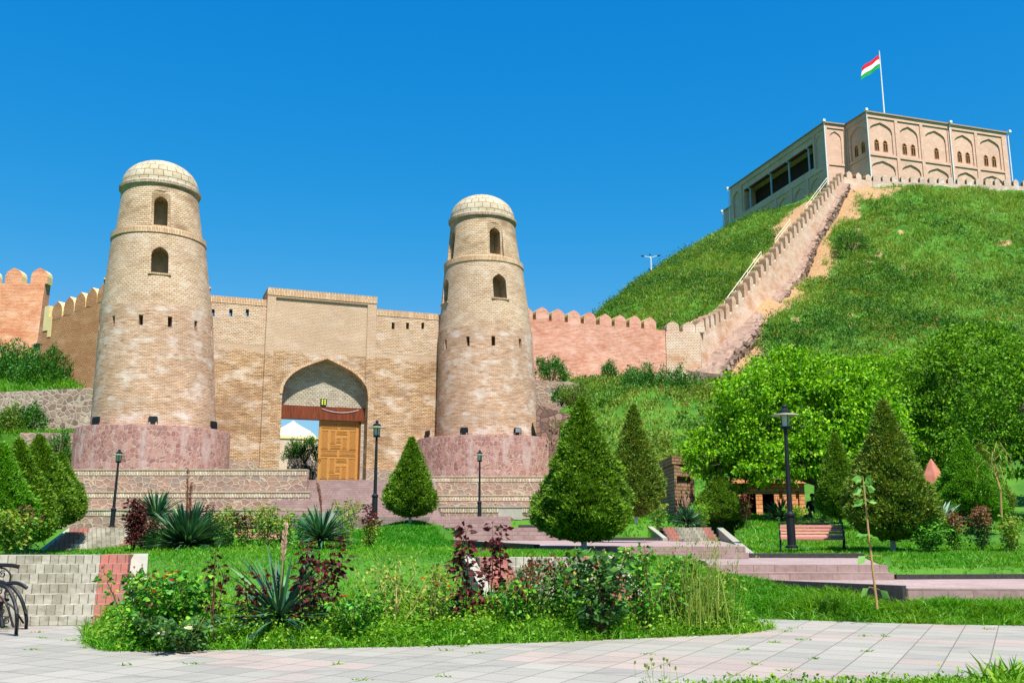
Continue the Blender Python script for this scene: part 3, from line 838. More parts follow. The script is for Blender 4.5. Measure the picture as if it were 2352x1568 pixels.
# ------------------------------------------------------------------ pavements, landings, stairs
def structure(mb, name, mats): return setp(mb.build(name, mats), kind='structure')
b = MB(); b.slab(plaza_poly, -.6, 0.0); structure(b, 'plaza_pavement', M['plaza'])
def landing(poly, z, name):
    b = MB(); b.slab(poly, z - 1.6, z, m=0, mside=1)
    return structure(b, name, [M['red_top'], M['red_step']])
landing(land_C, ZC, 'landing'); landing(land_B, ZB, 'landing'); landing(land_A, ZA, 'landing')
landing(land_A2, ZA2, 'landing'); landing(land_A3, ZA3, 'landing')
def steps(x0, x1, y0, n, tread, z0, rise, name, mats, cols=None, dx0=0.0, dx1=0.0, last=0.0, yk=0.0, dxs=0.0):
    b = MB()
    for i in range(n):
        a0, a1 = x0 + dx0 * i, x1 + dx1 * i
        y = y0 + tread * i
        yb = y0 + tread * n + last
        zt = z0 + rise * (i + 1)
        cs = cols or [(a0, a1, 0)]
        for (ca, cb, m) in cs:
            if cols: ca, cb = ca + dxs * i, cb + dxs * i
            jx, jz = random.uniform(-.006, .006), random.uniform(-.008, .008)
            qa, qb = yk * (ca - x1), yk * (cb - x1)
            q = [(ca, y + qa), (cb, y + qb), (cb + dxs * (n - i) * .98, yb + qb), (ca + dxs * (n - i) * .98, yb + qa)]
            b.slab(q, zt - rise - .35 if i else z0 - .4, zt + (jz if cols else 0), m=m)
    return structure(b, name, mats)
# pink steps between the landings
steps(4.2, 8.05, 20.75, 2, .32, ZC, .15, 'stairs', [M['red_step']], last=.05)
steps(.74, 6.12, 25.35, 2, .33, ZB, .155, 'stairs', [M['red_step']], last=.05)
steps(-2.3, 2.35, 38.65, 3, .33, ZA, .17, 'stairs', [M['red_step']], last=.05)
steps(-3.9, -.05, 45.55, 3, .33, ZA2, .177, 'stairs', [M['red_step']], last=.05)
nst = 15
steps(-16.2, -4.5, 62.6, nst, .46, ZA3, (TZ - ZA3) / nst, 'stairs', [M['red_step']], dx1=-.12, last=.1)
b = MB()
b.hexa([G(1.5, .2, 2), G(19, .2, 2), (-5.5, 69.4, 2), (-16, 69.4, 2)][::-1], [G(1.5, .2, TZ - .01), G(19, .2, TZ - .01), (-5.5, 69.4, TZ - .01), (-16, 69.4, TZ - .01)][::-1])
b.slab([tuple(G(4.5, .3, 0))[:2], tuple(G(14, .3, 0))[:2], tuple(G(14, -12, 0))[:2], tuple(G(4.5, -12, 0))[:2]], 3, TZ - .004)
structure(b, 'path', [M['red_top']])
# paver stairs: grey flight with red margins and pale sloping kerbs
xr = P(285, 1437, 17.0).x; xg = P(206, 1437, 16.8).x
steps(-20, xr, 16.95, 7, .27, 0.0, .161, 'paver_stairs', [M['paver_grey'], M['paver_red']], cols=[(-20, xg, 0), (xg + .004, xr, 1)], last=.35, yk=.12, dxs=-.1)
def kerb_strip(p0, p1, w, name='kerb', mat='kerb_lt', drop=.9):
    p0, p1 = Vector(p0), Vector(p1)
    d = (p1 - p0); d.z = 0; d.normalize()
    s = Vector((d.y, -d.x, 0)) * w
    b = MB()
    t4 = [p0, p0 + s, p1 + s, p1]
    b.hexa([p - Vector((0, 0, drop)) for p in t4], t4)
    return structure(b, name, [M[mat]])
kerb_strip((xr + .02, 16.95, .16), (xr - .72, 18.95, 1.14), .3)
x2l, x2m, x2n, x2r = [P(x, 1270, 31.0).x for x in (102, 150, 262, 290)]
z2 = P(200, 1268, 31.0).z; r2 = (P(200, 1212, 32.6).z - z2) / 6
steps(x2l, x2r, 31.0, 6, .32, z2, r2, 'paver_stairs', [M['paver_grey'], M['paver_red']], cols=[(x2l, x2m, 1), (x2m + .004, x2n, 0), (x2n + .004, x2r, 1)], last=.6)
kerb_strip((x2l - .22, 30.9, z2 + .02), (x2l - .22, 33.0, z2 + 6 * r2 + .0), .2)
xa, xb, xc, xd = [P(x, 1278, 19.4).x for x in (1092, 1155, 1318, 1385)]
z3 = P(1250, 1278, 19.4).z
steps(xa, xd, 17.6, 5, .34, z3 - .85, .17, 'paver_stairs', [M['paver_grey'], M['paver_red']], cols=[(xa + .5, xb + .5, 1), (xb + .504, xc + .5, 0), (xc + .504, xd + .5, 1)], last=.2, dxs=-.1)
kerb_strip((xa + .3, 17.5, z3 - .72), (xa - .26, 19.5, z3 + .03), .2)
kerb_strip((xd + .54, 17.5, z3 - .72), (xd + .02, 19.5, z3 + .03), .2)
xe, xf, xg2, xh = [P(x, 1235, 38.8).x for x in (1535, 1562, 1628, 1650)]
steps(xe, xh, 38.75, 4, .45, ZA, .13, 'paver_stairs', [M['paver_grey'], M['paver_red']], cols=[(xe, xf, 1), (xf + .004, xg2, 0), (xg2 + .004, xh, 1)], last=.5)
kerb_strip((P(1712, 1262, 27.5).x, 27.5, .95), (P(1645, 1212, 41).x, 41, 1.7), .24)
kerb_strip((xe - .25, 38.6, ZA + .1), (xe - .5, 41, 1.72), .2)
# dark granite kerbs along the landings
def kerb_line(pts, z, h=.12, w=.16, mat='granite'):
    b = MB()
    for p, q in zip(pts[:-1], pts[1:]):
        p, q = Vector((p[0], p[1], 0)), Vector((q[0], q[1], 0))
        d = (q - p).normalized(); s = Vector((d.y, -d.x, 0)) * w
        b.slab([tuple(p)[:2], tuple(p + s)[:2], tuple(q + s)[:2], tuple(q)[:2]], z - 1.2, z + h)
    return structure(b, 'kerb', [M[mat]])
kerb_line([(-2.95, 39.5), (.74, 25.95)], ZA, .05)
kerb_line([(4.2, 21.3), (4.86, 20.28), (7.16, 17.93)], ZC, .05)
kerb_line([(6.3, 26.45), (9.4, 26.3)], ZB, .12)
kerb_line([(8.2, 38.75), (4.6, 39.2), (2.4, 39.75)], ZA, .12)
kerb_line([(16, 21.9), (8.2, 21.2)][::-1], ZC, .1)
kerb_line([(0.3, 46.6), (2.6, 46.6)], ZA2, .14)
kerb_line([(-.1, 61.9), (1.6, 62.0)], ZA3 - .3, .35)
b = MB()
for (x, y, z0, z1, w) in ((700, 36.0, 1.3, 1.62, .2),):
    pass
# grey stone cheek block beside the foot of the pink stairs
c0 = P(705, 1205, 42); c1 = P(775, 1205, 42)
b.hexa([(c0.x, 42, 1.2), (c1.x, 42, 1.2), (c1.x, 44, 1.2), (c0.x, 44, 1.2)],
       [(c0.x + .1, 42, 1.95), (c1.x - .02, 42.03, P(770, 1164, 42).z), (c1.x - .02, 44, P(770, 1164, 42).z), (c0.x + .5, 44, 2.2)])
o = b.build('stone_block', M['concrete']); setp(o, 'grey wedge of stone behind a spiky yucca at the stair foot', 'stone block')

# ------------------------------------------------------------------ stone terrace walls with a soldier course of bricks on top
def tier(name, label, x0, x1, Y, ztop, zbot, band=None, thick=.55, cat='retaining wall', mat='cobble', group=None, Y1=None, coping=True, zt1=None):
    Y1 = Y if Y1 is None else Y1
    zt1 = ztop if zt1 is None else zt1
    t = thing(name, label, cat, ((x0 + x1) / 2, (Y + Y1) / 2, zbot), group=group)
    hb = .42 if coping else 0
    b = MB()
    def hx(za0, za1, zb0, zb1, o0, o1):
        b.hexa([(x0, Y + o0, za0), (x1, Y1 + o0, za1), (x1, Y1 + o1, za1), (x0, Y + o1, za0)], [(x0, Y + o0, zb0), (x1, Y1 + o0, zb1), (x1, Y1 + o1, zb1), (x0, Y + o1, zb0)])
    hx(zbot, zbot, ztop - hb, zt1 - hb, 0, thick)
    b.build('stone_face', M[mat], t)
    if coping:
        b = MB(); hx(ztop - hb + .002, zt1 - hb + .002, ztop - .07, zt1 - .07, -.03, thick + .02)
        b.build('brick_course', M['soldier'], t)
        b = MB(); hx(ztop - .069, zt1 - .069, ztop, zt1, -.08, thick + .04)
        b.build('coping', M['concrete'] if False else M['coping'], t)
    return t
M['coping'] = mat_plain('mortar_coping', '#a2917a', '#b5a48c', 2.5, rough=.95, bump=.5)
def xat(x, y, Y): return P(x, y, Y).x
zt1 = P(400, 1077, 67.5).z; zt2 = P(400, 1128, 65.6).z; zt3 = P(400, 1169, 63.9).z
tier('terrace_wall', 'uppermost pink stone terrace wall left of the gate stairs', xat(100, 1090, 67.5), xat(706, 1090, 67.5), 67.5, zt1, zt2 - 1.0)
tier('terrace_wall', 'middle pink stone terrace wall left of the gate stairs', xat(100, 1140, 65.6), xat(712, 1140, 65.6), 65.6, zt2, zt3 - 1.0)
tier('terrace_wall', 'lowest pink stone terrace wall, behind the street lamp on the left', xat(100, 1180, 63.9), xat(738, 1180, 63.9), 63.9, zt3, 1.0)
zr1 = P(1150, 1093, 76.0).z; zr2 = P(1150, 1136, 72.0).z; zr3 = P(1150, 1162, 66.0).z
tier('terrace_wall', 'uppermost stone terrace wall under the right tower base', xat(985, 1093, 74), xat(1300, 1093, 74), 74.0, P(1150, 1093, 74).z, 2.5)
tier('terrace_wall', 'middle stone terrace wall under the right tower base', xat(970, 1136, 70), xat(1300, 1136, 70), 70.0, P(1150, 1136, 70).z, 2.0)
tier('terrace_wall', 'lowest stone terrace wall, behind the street lamp right of the stairs', xat(985, 1162, 66), xat(1300, 1162, 66), 66.0, P(1150, 1162, 66).z, 1.2)
b = MB()
b.slab([(xat(100, 1090, 67.5), 68.0), (xat(706, 1090, 67.5), 68.0), tuple(G(4.6, .5, 0))[:2], tuple(G(-1, 0, 0))[:2], (-45, 78)], 3, zt1 - .06)
b.slab([(xat(100, 1090, 67.5), 66.1), (xat(706, 1090, 67.5), 66.1), (xat(706, 1090, 67.5), 67.6), (xat(100, 1090, 67.5), 67.6)], 1, zt2 - .06)
b.slab([(xat(100, 1090, 67.5), 64.3), (xat(706, 1090, 67.5), 64.3), (xat(706, 1090, 67.5), 65.7), (xat(100, 1090, 67.5), 65.7)], 1, zt3 - .06)
z74 = P(1150, 1093, 74).z; z70 = P(1150, 1136, 70).z; z66 = P(1150, 1162, 66).z
b.slab([(xat(985, 1093, 74), 74.5), (xat(1300, 1093, 74), 74.5), (xat(1300, 1093, 74), 84), (xat(985, 1093, 74) - .5, 82)], 2, z74 - .06)
b.slab([(xat(985, 1093, 74), 70.5), (xat(1300, 1093, 74), 70.5), (xat(1300, 1093, 74), 74.1), (xat(985, 1093, 74), 74.1)], 2, z70 - .06)
b.slab([(xat(985, 1093, 74), 66.5), (xat(1300, 1093, 74), 66.5), (xat(1300, 1093, 74), 70.1), (xat(985, 1093, 74), 70.1)], 1, z66 - .06)
structure(b, 'terrace_ground', [M['coping']])
b = MB()                                     # side wall of the ramp beside the gate stairs
q0 = P(893, 1117, 70.5); q1 = P(985, 1093, 72.5)
b.hexa([(q0.x, 70.5, 3), (q1.x, 72.5, 3), (q1.x, 73.4, 3), (q0.x, 71.4, 3)], [(q0.x, 70.5, TZ + .15), (q1.x, 72.5, z74 + .1), (q1.x, 73.4, z74 + .1), (q0.x, 71.4, TZ + .15)])
o = b.build('ramp_wall', M['cobble']); setp(o, 'low dark stone ramp wall rising right of the wooden door', 'wall')

# upper left stone walls
tier('rubble_wall', 'grey rubble wall with a cement patch below the orange bastion', xat(-60, 900, 76), xat(214, 890, 76), 76.0, P(60, 903, 76).z, 8.0, mat='rubble', coping=False, zt1=P(200, 890, 76).z, cat='stone wall')
tier('stone_wall', 'small square pink stone wall left of the left tower base', xat(46, 993, 72.6), xat(186, 993, 72.6), 72.6, P(120, 993, 72.6).z, 5.0, mat='cobble', coping=False, cat='stone wall')
b = MB()
b.slab([(-60, 73.1), (xat(186, 993, 72.6), 73.1), (-31, 78), (-60, 78)], 5, P(120, 993, 72.6).z - .05)
structure(b, 'earth_terrace', [M['terrain']])
tier('stone_wall', 'short pink stone wall under the bushes right of the right tower', xat(1225, 875, 85), xat(1331, 875, 85), 85.0, P(1240, 872, 85).z, 9.0, mat='cobble', coping=False, zt1=P(1330, 878, 85).z, cat='stone wall')
tier('stone_wall', 'dark rough stone wall sloping down beside the right tower foot', xat(1232, 930, 80), xat(1316, 930, 80), 80.0, P(1243, 928, 80).z, 5.0, mat='rubble_dk', coping=False, zt1=P(1314, 954, 80).z, cat='stone wall')

# ------------------------------------------------------------------ arches
_ax = np.array([0, .02, .08, .17, .28, .43, .68, 1.0]); _ay = np.array([0, .19, .35, .49, .6, .715, .85, 1.0])
def arch_poly(a, z0, zs, H, n=7):
    # outline (s, z) of an opening of half width a: foot z0, springing zs, rise H; counter-clockwise
    x, y = (_ax, _ay) if n > 6 else (_ax[[0, 2, 3, 5, 7]], _ay[[0, 2, 3, 5, 7]])
    left = [(-a + a * xx, zs + H * yy) for xx, yy in zip(x, y)]
    right = [(-p[0], p[1]) for p in left[::-1]][1:]
    return [(a, z0)] + [(p[0], p[1]) for p in right[::-1]] + [(p[0], p[1]) for p in left[::-1]] + [(-a, z0)]

# ------------------------------------------------------------------ towers
def tower(name, label, cx, cy, k, zb, zt, win, slots, plinth_r, plinth_z, lean=0.0):
    # zb: foot of the brick shaft, zt: dome springing
    t = thing(name, label, 'tower', (cx, cy, plinth_z))
    H = zt - zb
    def zz(f): return zb + H * f
    fm, fr = .478, .785               # brick change, ring
    r0, rm, rr, ru, rt = 4.7 * k, 4.33 * k, 3.68 * k, 3.45 * k, 3.0 * k
    N = 72
    low = MB(); low.lathe([(r0 + .02, zb - 1.0), (r0, zb), (r0 * .985, zb + H * .1), (rm + .12 * k, zz(.3)), (rm, zz(fm))], N, (cx, cy, 0), ur=4.6)
    mid = MB(); mid.lathe([(rm - .03, zz(fm) + .002), (rr, zz(fr) - .25)], N, (cx, cy, 0), ur=4.1)
    up = MB(); up.lathe([(ru, zz(fr) + .35), (rt, zt - .1)], N, (cx, cy, 0), ur=3.4)
    ring = MB(); ring.lathe([(rr + .02, zz(fr) - .249), (rr + .07, zz(fr) - .2), (rr + .05, zz(fr) + .22), (ru + .02, zz(fr) + .349)], N, (cx, cy, 0), ur=3.8)
    band = MB(); band.lathe([(rm + .015, zz(fm) - .75), (rm - .01, zz(fm) + .0)], N, (cx, cy, 0), ur=4.3, bot=False, top=False)
    smooth_angle(band.build('grey_course', [M['tower_grey']], t), 35)
    lo = low.build('lower_shaft', [M['tower_low'], M['interior']], t)
    mi = mid.build('middle_shaft', [M['tower_up'], M['interior']], t)
    uo = up.build('upper_shaft', [M['tower_top'], M['interior']], t)
    ro = ring.build('brick_ring', [M['soldier_band']], t)
    # dome with a drip rim
    d = MB()
    dr = 3.2 * k
    prof = [(dr - .3, zt - .22), (dr + .02, zt - .14), (dr + .04, zt + .08), (dr - .12, zt + .22)]
    d.lathe(prof, N, (cx, cy, 0), ur=3.3)
    d.build('dome_rim', [M['soldier']], t)
    d = MB()
    prof = [((dr - .14) * math.cos(a), zt + .222 + 2.4 * k * math.sin(a) ** .95) for a in np.linspace(0, math.pi / 2 - .02, 12)]
    d.lathe(prof, N, (cx, cy, 0), ur=3.0)
    smooth_angle(d.build('dome', [M['dome_st']], t))
    # window niches and loopholes
    def cutter(mb, ang, r, poly, depth, m=1, out=.6):
        # ang: 0 = towards the camera side (-Y), positive = viewer's right
        dr_ = Vector((math.sin(ang), -math.cos(ang), 0)); tg = Vector((math.cos(ang), math.sin(ang), 0))
        c = Vector((cx, cy, 0)) + dr_ * (r - depth)
        mb.prism([c + tg * s + Vector((0, 0, z)) for s, z in poly], dr_ * (depth + out), m=m, mside=0)
    cu, cm, cl = MB(), MB(), MB()
    for ang in win:
        zA, zB, w = zz(.815), zz(.937), .52 * k
        cutter(cu, ang, rt + .25, [(.72 * k, zA - .35), (.72 * k, zB + .42), (-.72 * k, zB + .42), (-.72 * k, zA - .35)], .22, m=0)
        zA2, zB2, w2 = zz(.604), zz(.715), .64 * k
        cutter(cm, ang, rr + .1, arch_poly(w2, zA2, zB2 - .75 * k, .75 * k), 1.5)
    uo = cut(uo, cu)
    cu = MB()
    for ang in win:
        zA, zB, w = zz(.815), zz(.937), .52 * k
        cutter(cu, ang, rt, arch_poly(w, zA, zB - .6 * k, .6 * k), 1.4)
    uo = cut(uo, cu); mi = cut(mi, cm)
    for ang in slots:
        cutter(cl, ang, rm, [(.16, zz(.388)), (.16, zz(.43)), (-.16, zz(.43)), (-.16, zz(.388))], 1.0)
    lo = cut(lo, cl)
    for o in (lo, mi, uo, ro): smooth_angle(o, 35)
    # sills
    for ang in win:
        dr_ = Vector((math.sin(ang), -math.cos(ang), 0))
        c = Vector((cx, cy, zz(.604) - .06)) + dr_ * (rr + (rm - rr) * .59 - .26)
        b = MB(); b.box(c, (1.7 * k, .6, .12), rz=ang); b.build('window_sill', [M['soldier_band']], t)
    # the old shaft leans a little
    for ch in t.children:
        co = np.empty(len(ch.data.vertices) * 3, dtype=np.float32); ch.data.vertices.foreach_get('co', co)
        co = co.reshape(-1, 3); co[:, 0] -= lean * (co[:, 2] + plinth_z - zb); ch.data.vertices.foreach_set('co', co.ravel()); ch.data.update()
    # stone plinth
    p = MB()
    p.lathe([(plinth_r + .03, plinth_z - 2), (plinth_r, zb - .12), (plinth_r - .06, zb), (r0 - .2, zb + .04)], 64, (cx, cy, 0), ur=plinth_r, top=False)
    smooth_angle(p.build('plinth', [M['plinth']], t), 35)
    return t
zbL = P(355, 991, 74.0).z; zbR = P(1121, 1013, 83.5).z
ztL = P(366, 444, 74.0).z; ztR = P(1108, 513, 83.5).z
camL = math.atan2(-TL[0], TL[1]); camR = math.atan2(-TR[0], TR[1])
tower('gate_tower', 'nearer, taller-looking brick gate tower with one window column, left of the arch', TL[0], TL[1], .972, zbL, ztL,
      [camL + R(1), camL + R(91), camL - R(89), camL + R(181)], [camL + R(a) for a in (-47, -16, 12, 41, 72, -78)], 5.67, P(355, 1072, 68.4).z, lean=.046)
tower('gate_tower', 'farther brick gate tower right of the arch, showing windows on two sides', TR[0], TR[1], .96, zbR, ztR,
      [camR + R(21), camR - R(66), camR + R(111), camR + R(200)], [camR + R(a) for a in (-55, -21, 9, 45, 76)], P(1285, 1030, 83.5).x - TR[0] - .0, z74 - .1, lean=.03)

# ------------------------------------------------------------------ gate wall
gate = thing('gatehouse', 'brick gate wall with pointed arch and carved door between two round towers', 'gatehouse', tuple(G(8, 0, TZ)))
sA, zA = SZ(616, 660, .35); sB, zB = SZ(866, 680, .35)
sEnd = SZ(1005, 722)[0]
zTop = SZ(484, 678)[1]; zPor = zA
print('gate', sA, sB, sEnd, zTop, zPor, zB, SZ(1005, 722)[1], TZ)
def gbox(mb, s0, s1, d0, d1, z0, z1, m=0):
    mb.hexa([G(s0, d1, z0), G(s1, d1, z0), G(s1, d0, z0), G(s0, d0, z0)], [G(s0, d1, z1), G(s1, d1, z1), G(s1, d0, z1), G(s0, d0, z1)], m=m)
zmid = SZ(560, 790)[1]
for (s0, s1, holes) in ((-1.5, sA + .3, (489, 530, 568)), (sB - .3, sEnd + 2.5, (903, 936, 971))):
    b = MB(); gbox(b, s0, s1, -1.5, 0, 3.0, zmid); b.build('wall_foot', [M['gate_brick']], gate)
    b = MB(); gbox(b, s0, s1, -1.5, .012, zmid + .002, zTop - .55)
    o = b.build('wall', [M['gate_brick_up'], M['interior']], gate)
    c = MB()
    for hx_ in holes:
        s, z = SZ(hx_, 718 if hx_ < 700 else 748)
        gbox(c, s - .13, s + .13, -2.2, .5, z - .3, z + .3)
    cut(o, c)
    b = MB(); gbox(b, s0, s1, -1.52, .05, zTop - .548, zTop); b.build('coping', [M['soldier_band']], gate)
# portal
sP0, _ = SZ(634, 690, .35); sP1, _ = SZ(845, 700, .35)
zPan = SZ(740, 692, .2)[1]
sN0, _ = SZ(644, 1000, .2); sN1, _ = SZ(842, 1000, .2)
zSp = SZ(643, 903, .2)[1]; zAp = SZ(740, 823, .2)[1]
sD0 = sN0; sD1, _ = SZ(829, 1000, -.8); zLin0 = SZ(740, 964, -.8)[1]; zLin1 = SZ(740, 935, -.8)[1]
sDm, _ = SZ(731, 1040, -1.0)
b = MB(); gbox(b, sA, sB, -3.0, .35, 3.0, zPor - .62)
por = b.build('portal', [M['gate_brick'], M['gate_brick_up'], M['tymp']], gate)
c = MB(); gbox(c, sP0, sP1, .2, 1.0, 2.0, zPan, m=0); por = cut(por, c)
aN = (sN1 - sN0) / 2; cN = (sN0 + sN1) / 2
c = MB(); c.prism([G(cN + s, -.85, z) for s, z in arch_poly(aN, 2.5, zSp, zAp - zSp, 12)], GN * 2.0, m=2, mside=0); por = cut(por, c)
c = MB(); gbox(c, sD0 + .01, sD1, -4.0, .15, 2.6, zLin1); por = cut(por, c)
b = MB(); gbox(b, sA - .02, sB + .02, -3.02, .4, zPor - .618, zPor); b.build('portal_coping', [M['soldier_band']], gate)
b = MB()                                      # raised brick edge of the arch
ap = arch_poly(aN, zSp - 1.2, zSp, zAp - zSp, 12); ap2 = arch_poly(aN + .22, zSp - 1.2, zSp, zAp - zSp + .24, 12)
for i in range(1, len(ap) - 2):
    q = [ap[i], ap[i + 1], ap2[i + 1], ap2[i]]
    b.prism([G(cN + s, .19, z) for s, z in q][::-1], GN * .07)
b.build('arch_edge', [M['soldier_band']], gate)
b = MB(); gbox(b, sD0 - .05, sD1 + .3, -1.35, -.72, zLin0, zLin1 + .05); b.build('lintel', [M['wood_red']], gate)
b = MB(); gbox(b, sD1 - .14, sD1 + .05, -1.3, -.9, TZ - .2, zLin0 - .003); b.build('door_frame', [M['wood_red']], gate)
# carved door leaf
dd = -1.05
b = MB(); gbox(b, sDm, sD1 - .145, dd - .12, dd, TZ + .02, zLin0 - .03, m=0)
W_, H_ = (sD1 - .145 - sDm), (zLin0 - .03 - TZ - .02)
def pan(u0, u1, v0, v1):
    s0, s1, z0, z1 = sDm + W_ * u0, sDm + W_ * u1, TZ + .02 + H_ * v0, TZ + .02 + H_ * v1
    for (a0, a1, c0_, c1_) in ((s0, s1, z0, z0 + .05), (s0, s1, z1 - .05, z1), (s0, s0 + .05, z0 + .05, z1 - .05), (s1 - .05, s1, z0 + .05, z1 - .05)):
        gbox(b, a0, a1, dd, dd + .045, c0_, c1_, m=0)
    gbox(b, s0 + .09, s1 - .09, dd, dd + .03, z0 + .09, z1 - .09, m=1)
for v0 in (.02, .47, .89):
    pan(.06, .48, v0, v0 + .085); pan(.52, .94, v0, v0 + .085)
for o_ in (.12, .57):
    h = .32 if o_ < .3 else .29
    pan(.06, .24, o_, o_ + h); pan(.76, .94, o_, o_ + h)
    pan(.28, .42, o_ + h * .3, o_ + h * .98); pan(.58, .72, o_ + h * .02, o_ + h * .62)
    pan(.28, .56, o_ + h * .02, o_ + h * .22); pan(.44, .72, o_ + h * .8, o_ + h * .98)
    pan(.44, .56, o_ + h * .36, o_ + h * .6)
door = b.build('door', [M['wood_door'], M['wood_door2']], gate)
b = MB()
hc = G(sDm + .12, dd + .06, TZ + H_ * .4)
b.tube([hc + GW * (.09 * math.cos(a)) + Vector((0, 0, .13 * math.sin(a))) for a in np.linspace(0, 2 * math.pi, 13)], .018, 6)
b.build('handle', [M['black']], door)
b = MB()                                      # cable hung along the lintel
b.tube([G(sDm + .1 + (sD1 - sDm - .4) * t_, -.66, zLin1 - .12 - 1.0 * t_ * (1 - t_) * 1.1 - .0 * t_) for t_ in np.linspace(0, 1, 14)], .018, 5)
b.build('cable', [M['white_metal']], gate)
for (x0, x1, y0, y1) in ((524, 604, 1055, 1085), (838, 906, 1078, 1120)):
    s0 = SZ(x0, y0)[0]; s1 = SZ(x1, y0)[0]
    b = MB(); gbox(b, s0, s1, -.5, .22 if x0 < 700 else .5, 3.2, SZ((x0 + x1) / 2, y0)[1]); b.build('stone_base', [M['cobble']], gate)

# behind the gate: courtyard wall, tent-like roof, rocks
b = MB()
p0, p1 = P(560, 1000, 108), P(760, 1006, 110)
t = thing('courtyard_wall', 'pale brick courtyard wall seen through the open gate', 'wall', ((p0.x + p1.x) / 2, 109, 4))
b.hexa([(p0.x, 108, 3), (p1.x, 110, 3), (p1.x, 110.6, 3), (p0.x, 108.6, 3)], [(p0.x, 108, p0.z - .2), (p1.x, 110, p1.z - .2), (p1.x, 110.6, p1.z - .2), (p0.x, 108.6, p0.z - .2)])
b.build('wall', [M['court']], t)
b = MB(); b.hexa([(p0.x, 107.9, p0.z - .198), (p1.x, 109.9, p1.z - .198), (p1.x, 110.7, p1.z - .198), (p0.x, 108.7, p0.z - .198)], [(p0.x, 107.9, p0.z), (p1.x, 109.9, p1.z), (p1.x, 110.7, p1.z), (p0.x, 108.7, p0.z)])
b.build('coping', [M['plaster']], t)
q = P(672, 1000, 118)
t = thing('domed_pavilion', 'pale yellow ribbed conical roof behind the courtyard wall', 'pavilion', (q.x, 118, 4.5))
b = MB(); b.lathe([(3.1, -1.0), (3.0, -.2), (2.2, .55), (1.2, 1.05), (.45, 1.5), (.02, 1.85)], 32, (q.x, 118, q.z)); b.build('roof', [M['yurt']], t)
b = MB(); b.lathe([(2.7, 3.0 - 0), (2.7, q.z - 1.0)], 24, (q.x, 118, 0)); b.build('drum', [M['court']], t)
t = thing('rock_wall', 'dark rubble bank with a bush on top inside the gateway', 'rock wall', (P(700, 1100, 92).x, 92, TZ))
b = MB()
r0, r1, r2_, r3 = P(655, 1110, 92), P(668, 1022, 92), P(700, 1055, 92.5), P(745, 1050, 93)
pts = [(655, 1116), (800, 1116), (800, 1040), (745, 1045), (708, 1068), (690, 1040), (672, 1024), (660, 1060)]
b.prism([P(x, y, 92) for x, y in pts], Vector((0, 4, 0)))
cut_o = b.build('stones', [M['gravelstone']], t)

# ------------------------------------------------------------------ battlement walls
def merlon(mb, base, along, out, w, h, t, mface=0, mside=1):
    # base: centre of the foot on the outer face; arch-topped block
    poly = arch_poly(w / 2, 0, h * .45, h * .55, 6)
    pts = [base + along * s + Vector((0, 0, z)) - out * t for s, z in poly]
    mb.prism(pts, out * t, m=mface, mside=mside)
def vwall(p, q, zt0, zt1, zb0, zb1, thick, mats, name='wall', parent=None):
    d = Vector((q.x - p.x, q.y - p.y, 0)).normalized()
    n = Vector((d.y, -d.x, 0))
    b = MB()
    a, c = Vector((p.x, p.y, 0)), Vector((q.x, q.y, 0))
    up = Vector((0, 0, 1))
    bt = [a + up * zb0, c + up * zb1, c - n * thick + up * zb1, a - n * thick + up * zb0]
    tt = [a + up * zt0, c + up * zt1, c - n * thick + up * zt1, a - n * thick + up * zt0]
    b.hexa(bt, tt)
    return b.build(name, mats, parent), d, n

# right orange wall
p0 = P(1190, 719, 92.4); p1 = P(1528, 766, 98.3)
zt = (P(1228, 726, 93.1).z + p1.z) / 2
t = thing('battlement_wall', 'salmon orange brick wall with rounded merlons right of the right tower', 'battlement wall', ((p0.x + p1.x) / 2, (p0.y + p1.y) / 2, 14))
_, d, n = vwall(p0, p1, zt, zt, 13, 13, 1.3, [M['orange']], 'wall', t)
wp = Vector((p0.x, p0.y, 0))
for px in (1209, 1246, 1282, 1319, 1355, 1391, 1425, 1459, 1493):
    q = PPL(px, 735, wp, n)
    b = MB(); merlon(b, Vector((q.x, q.y, zt + .002)), d, n, 1.38 * random.uniform(.96, 1.04), 1.28 * random.uniform(.94, 1.05), 1.2, 0, 1)
    b.build('merlon', [M['orange'], M['plaster_shade']], t)

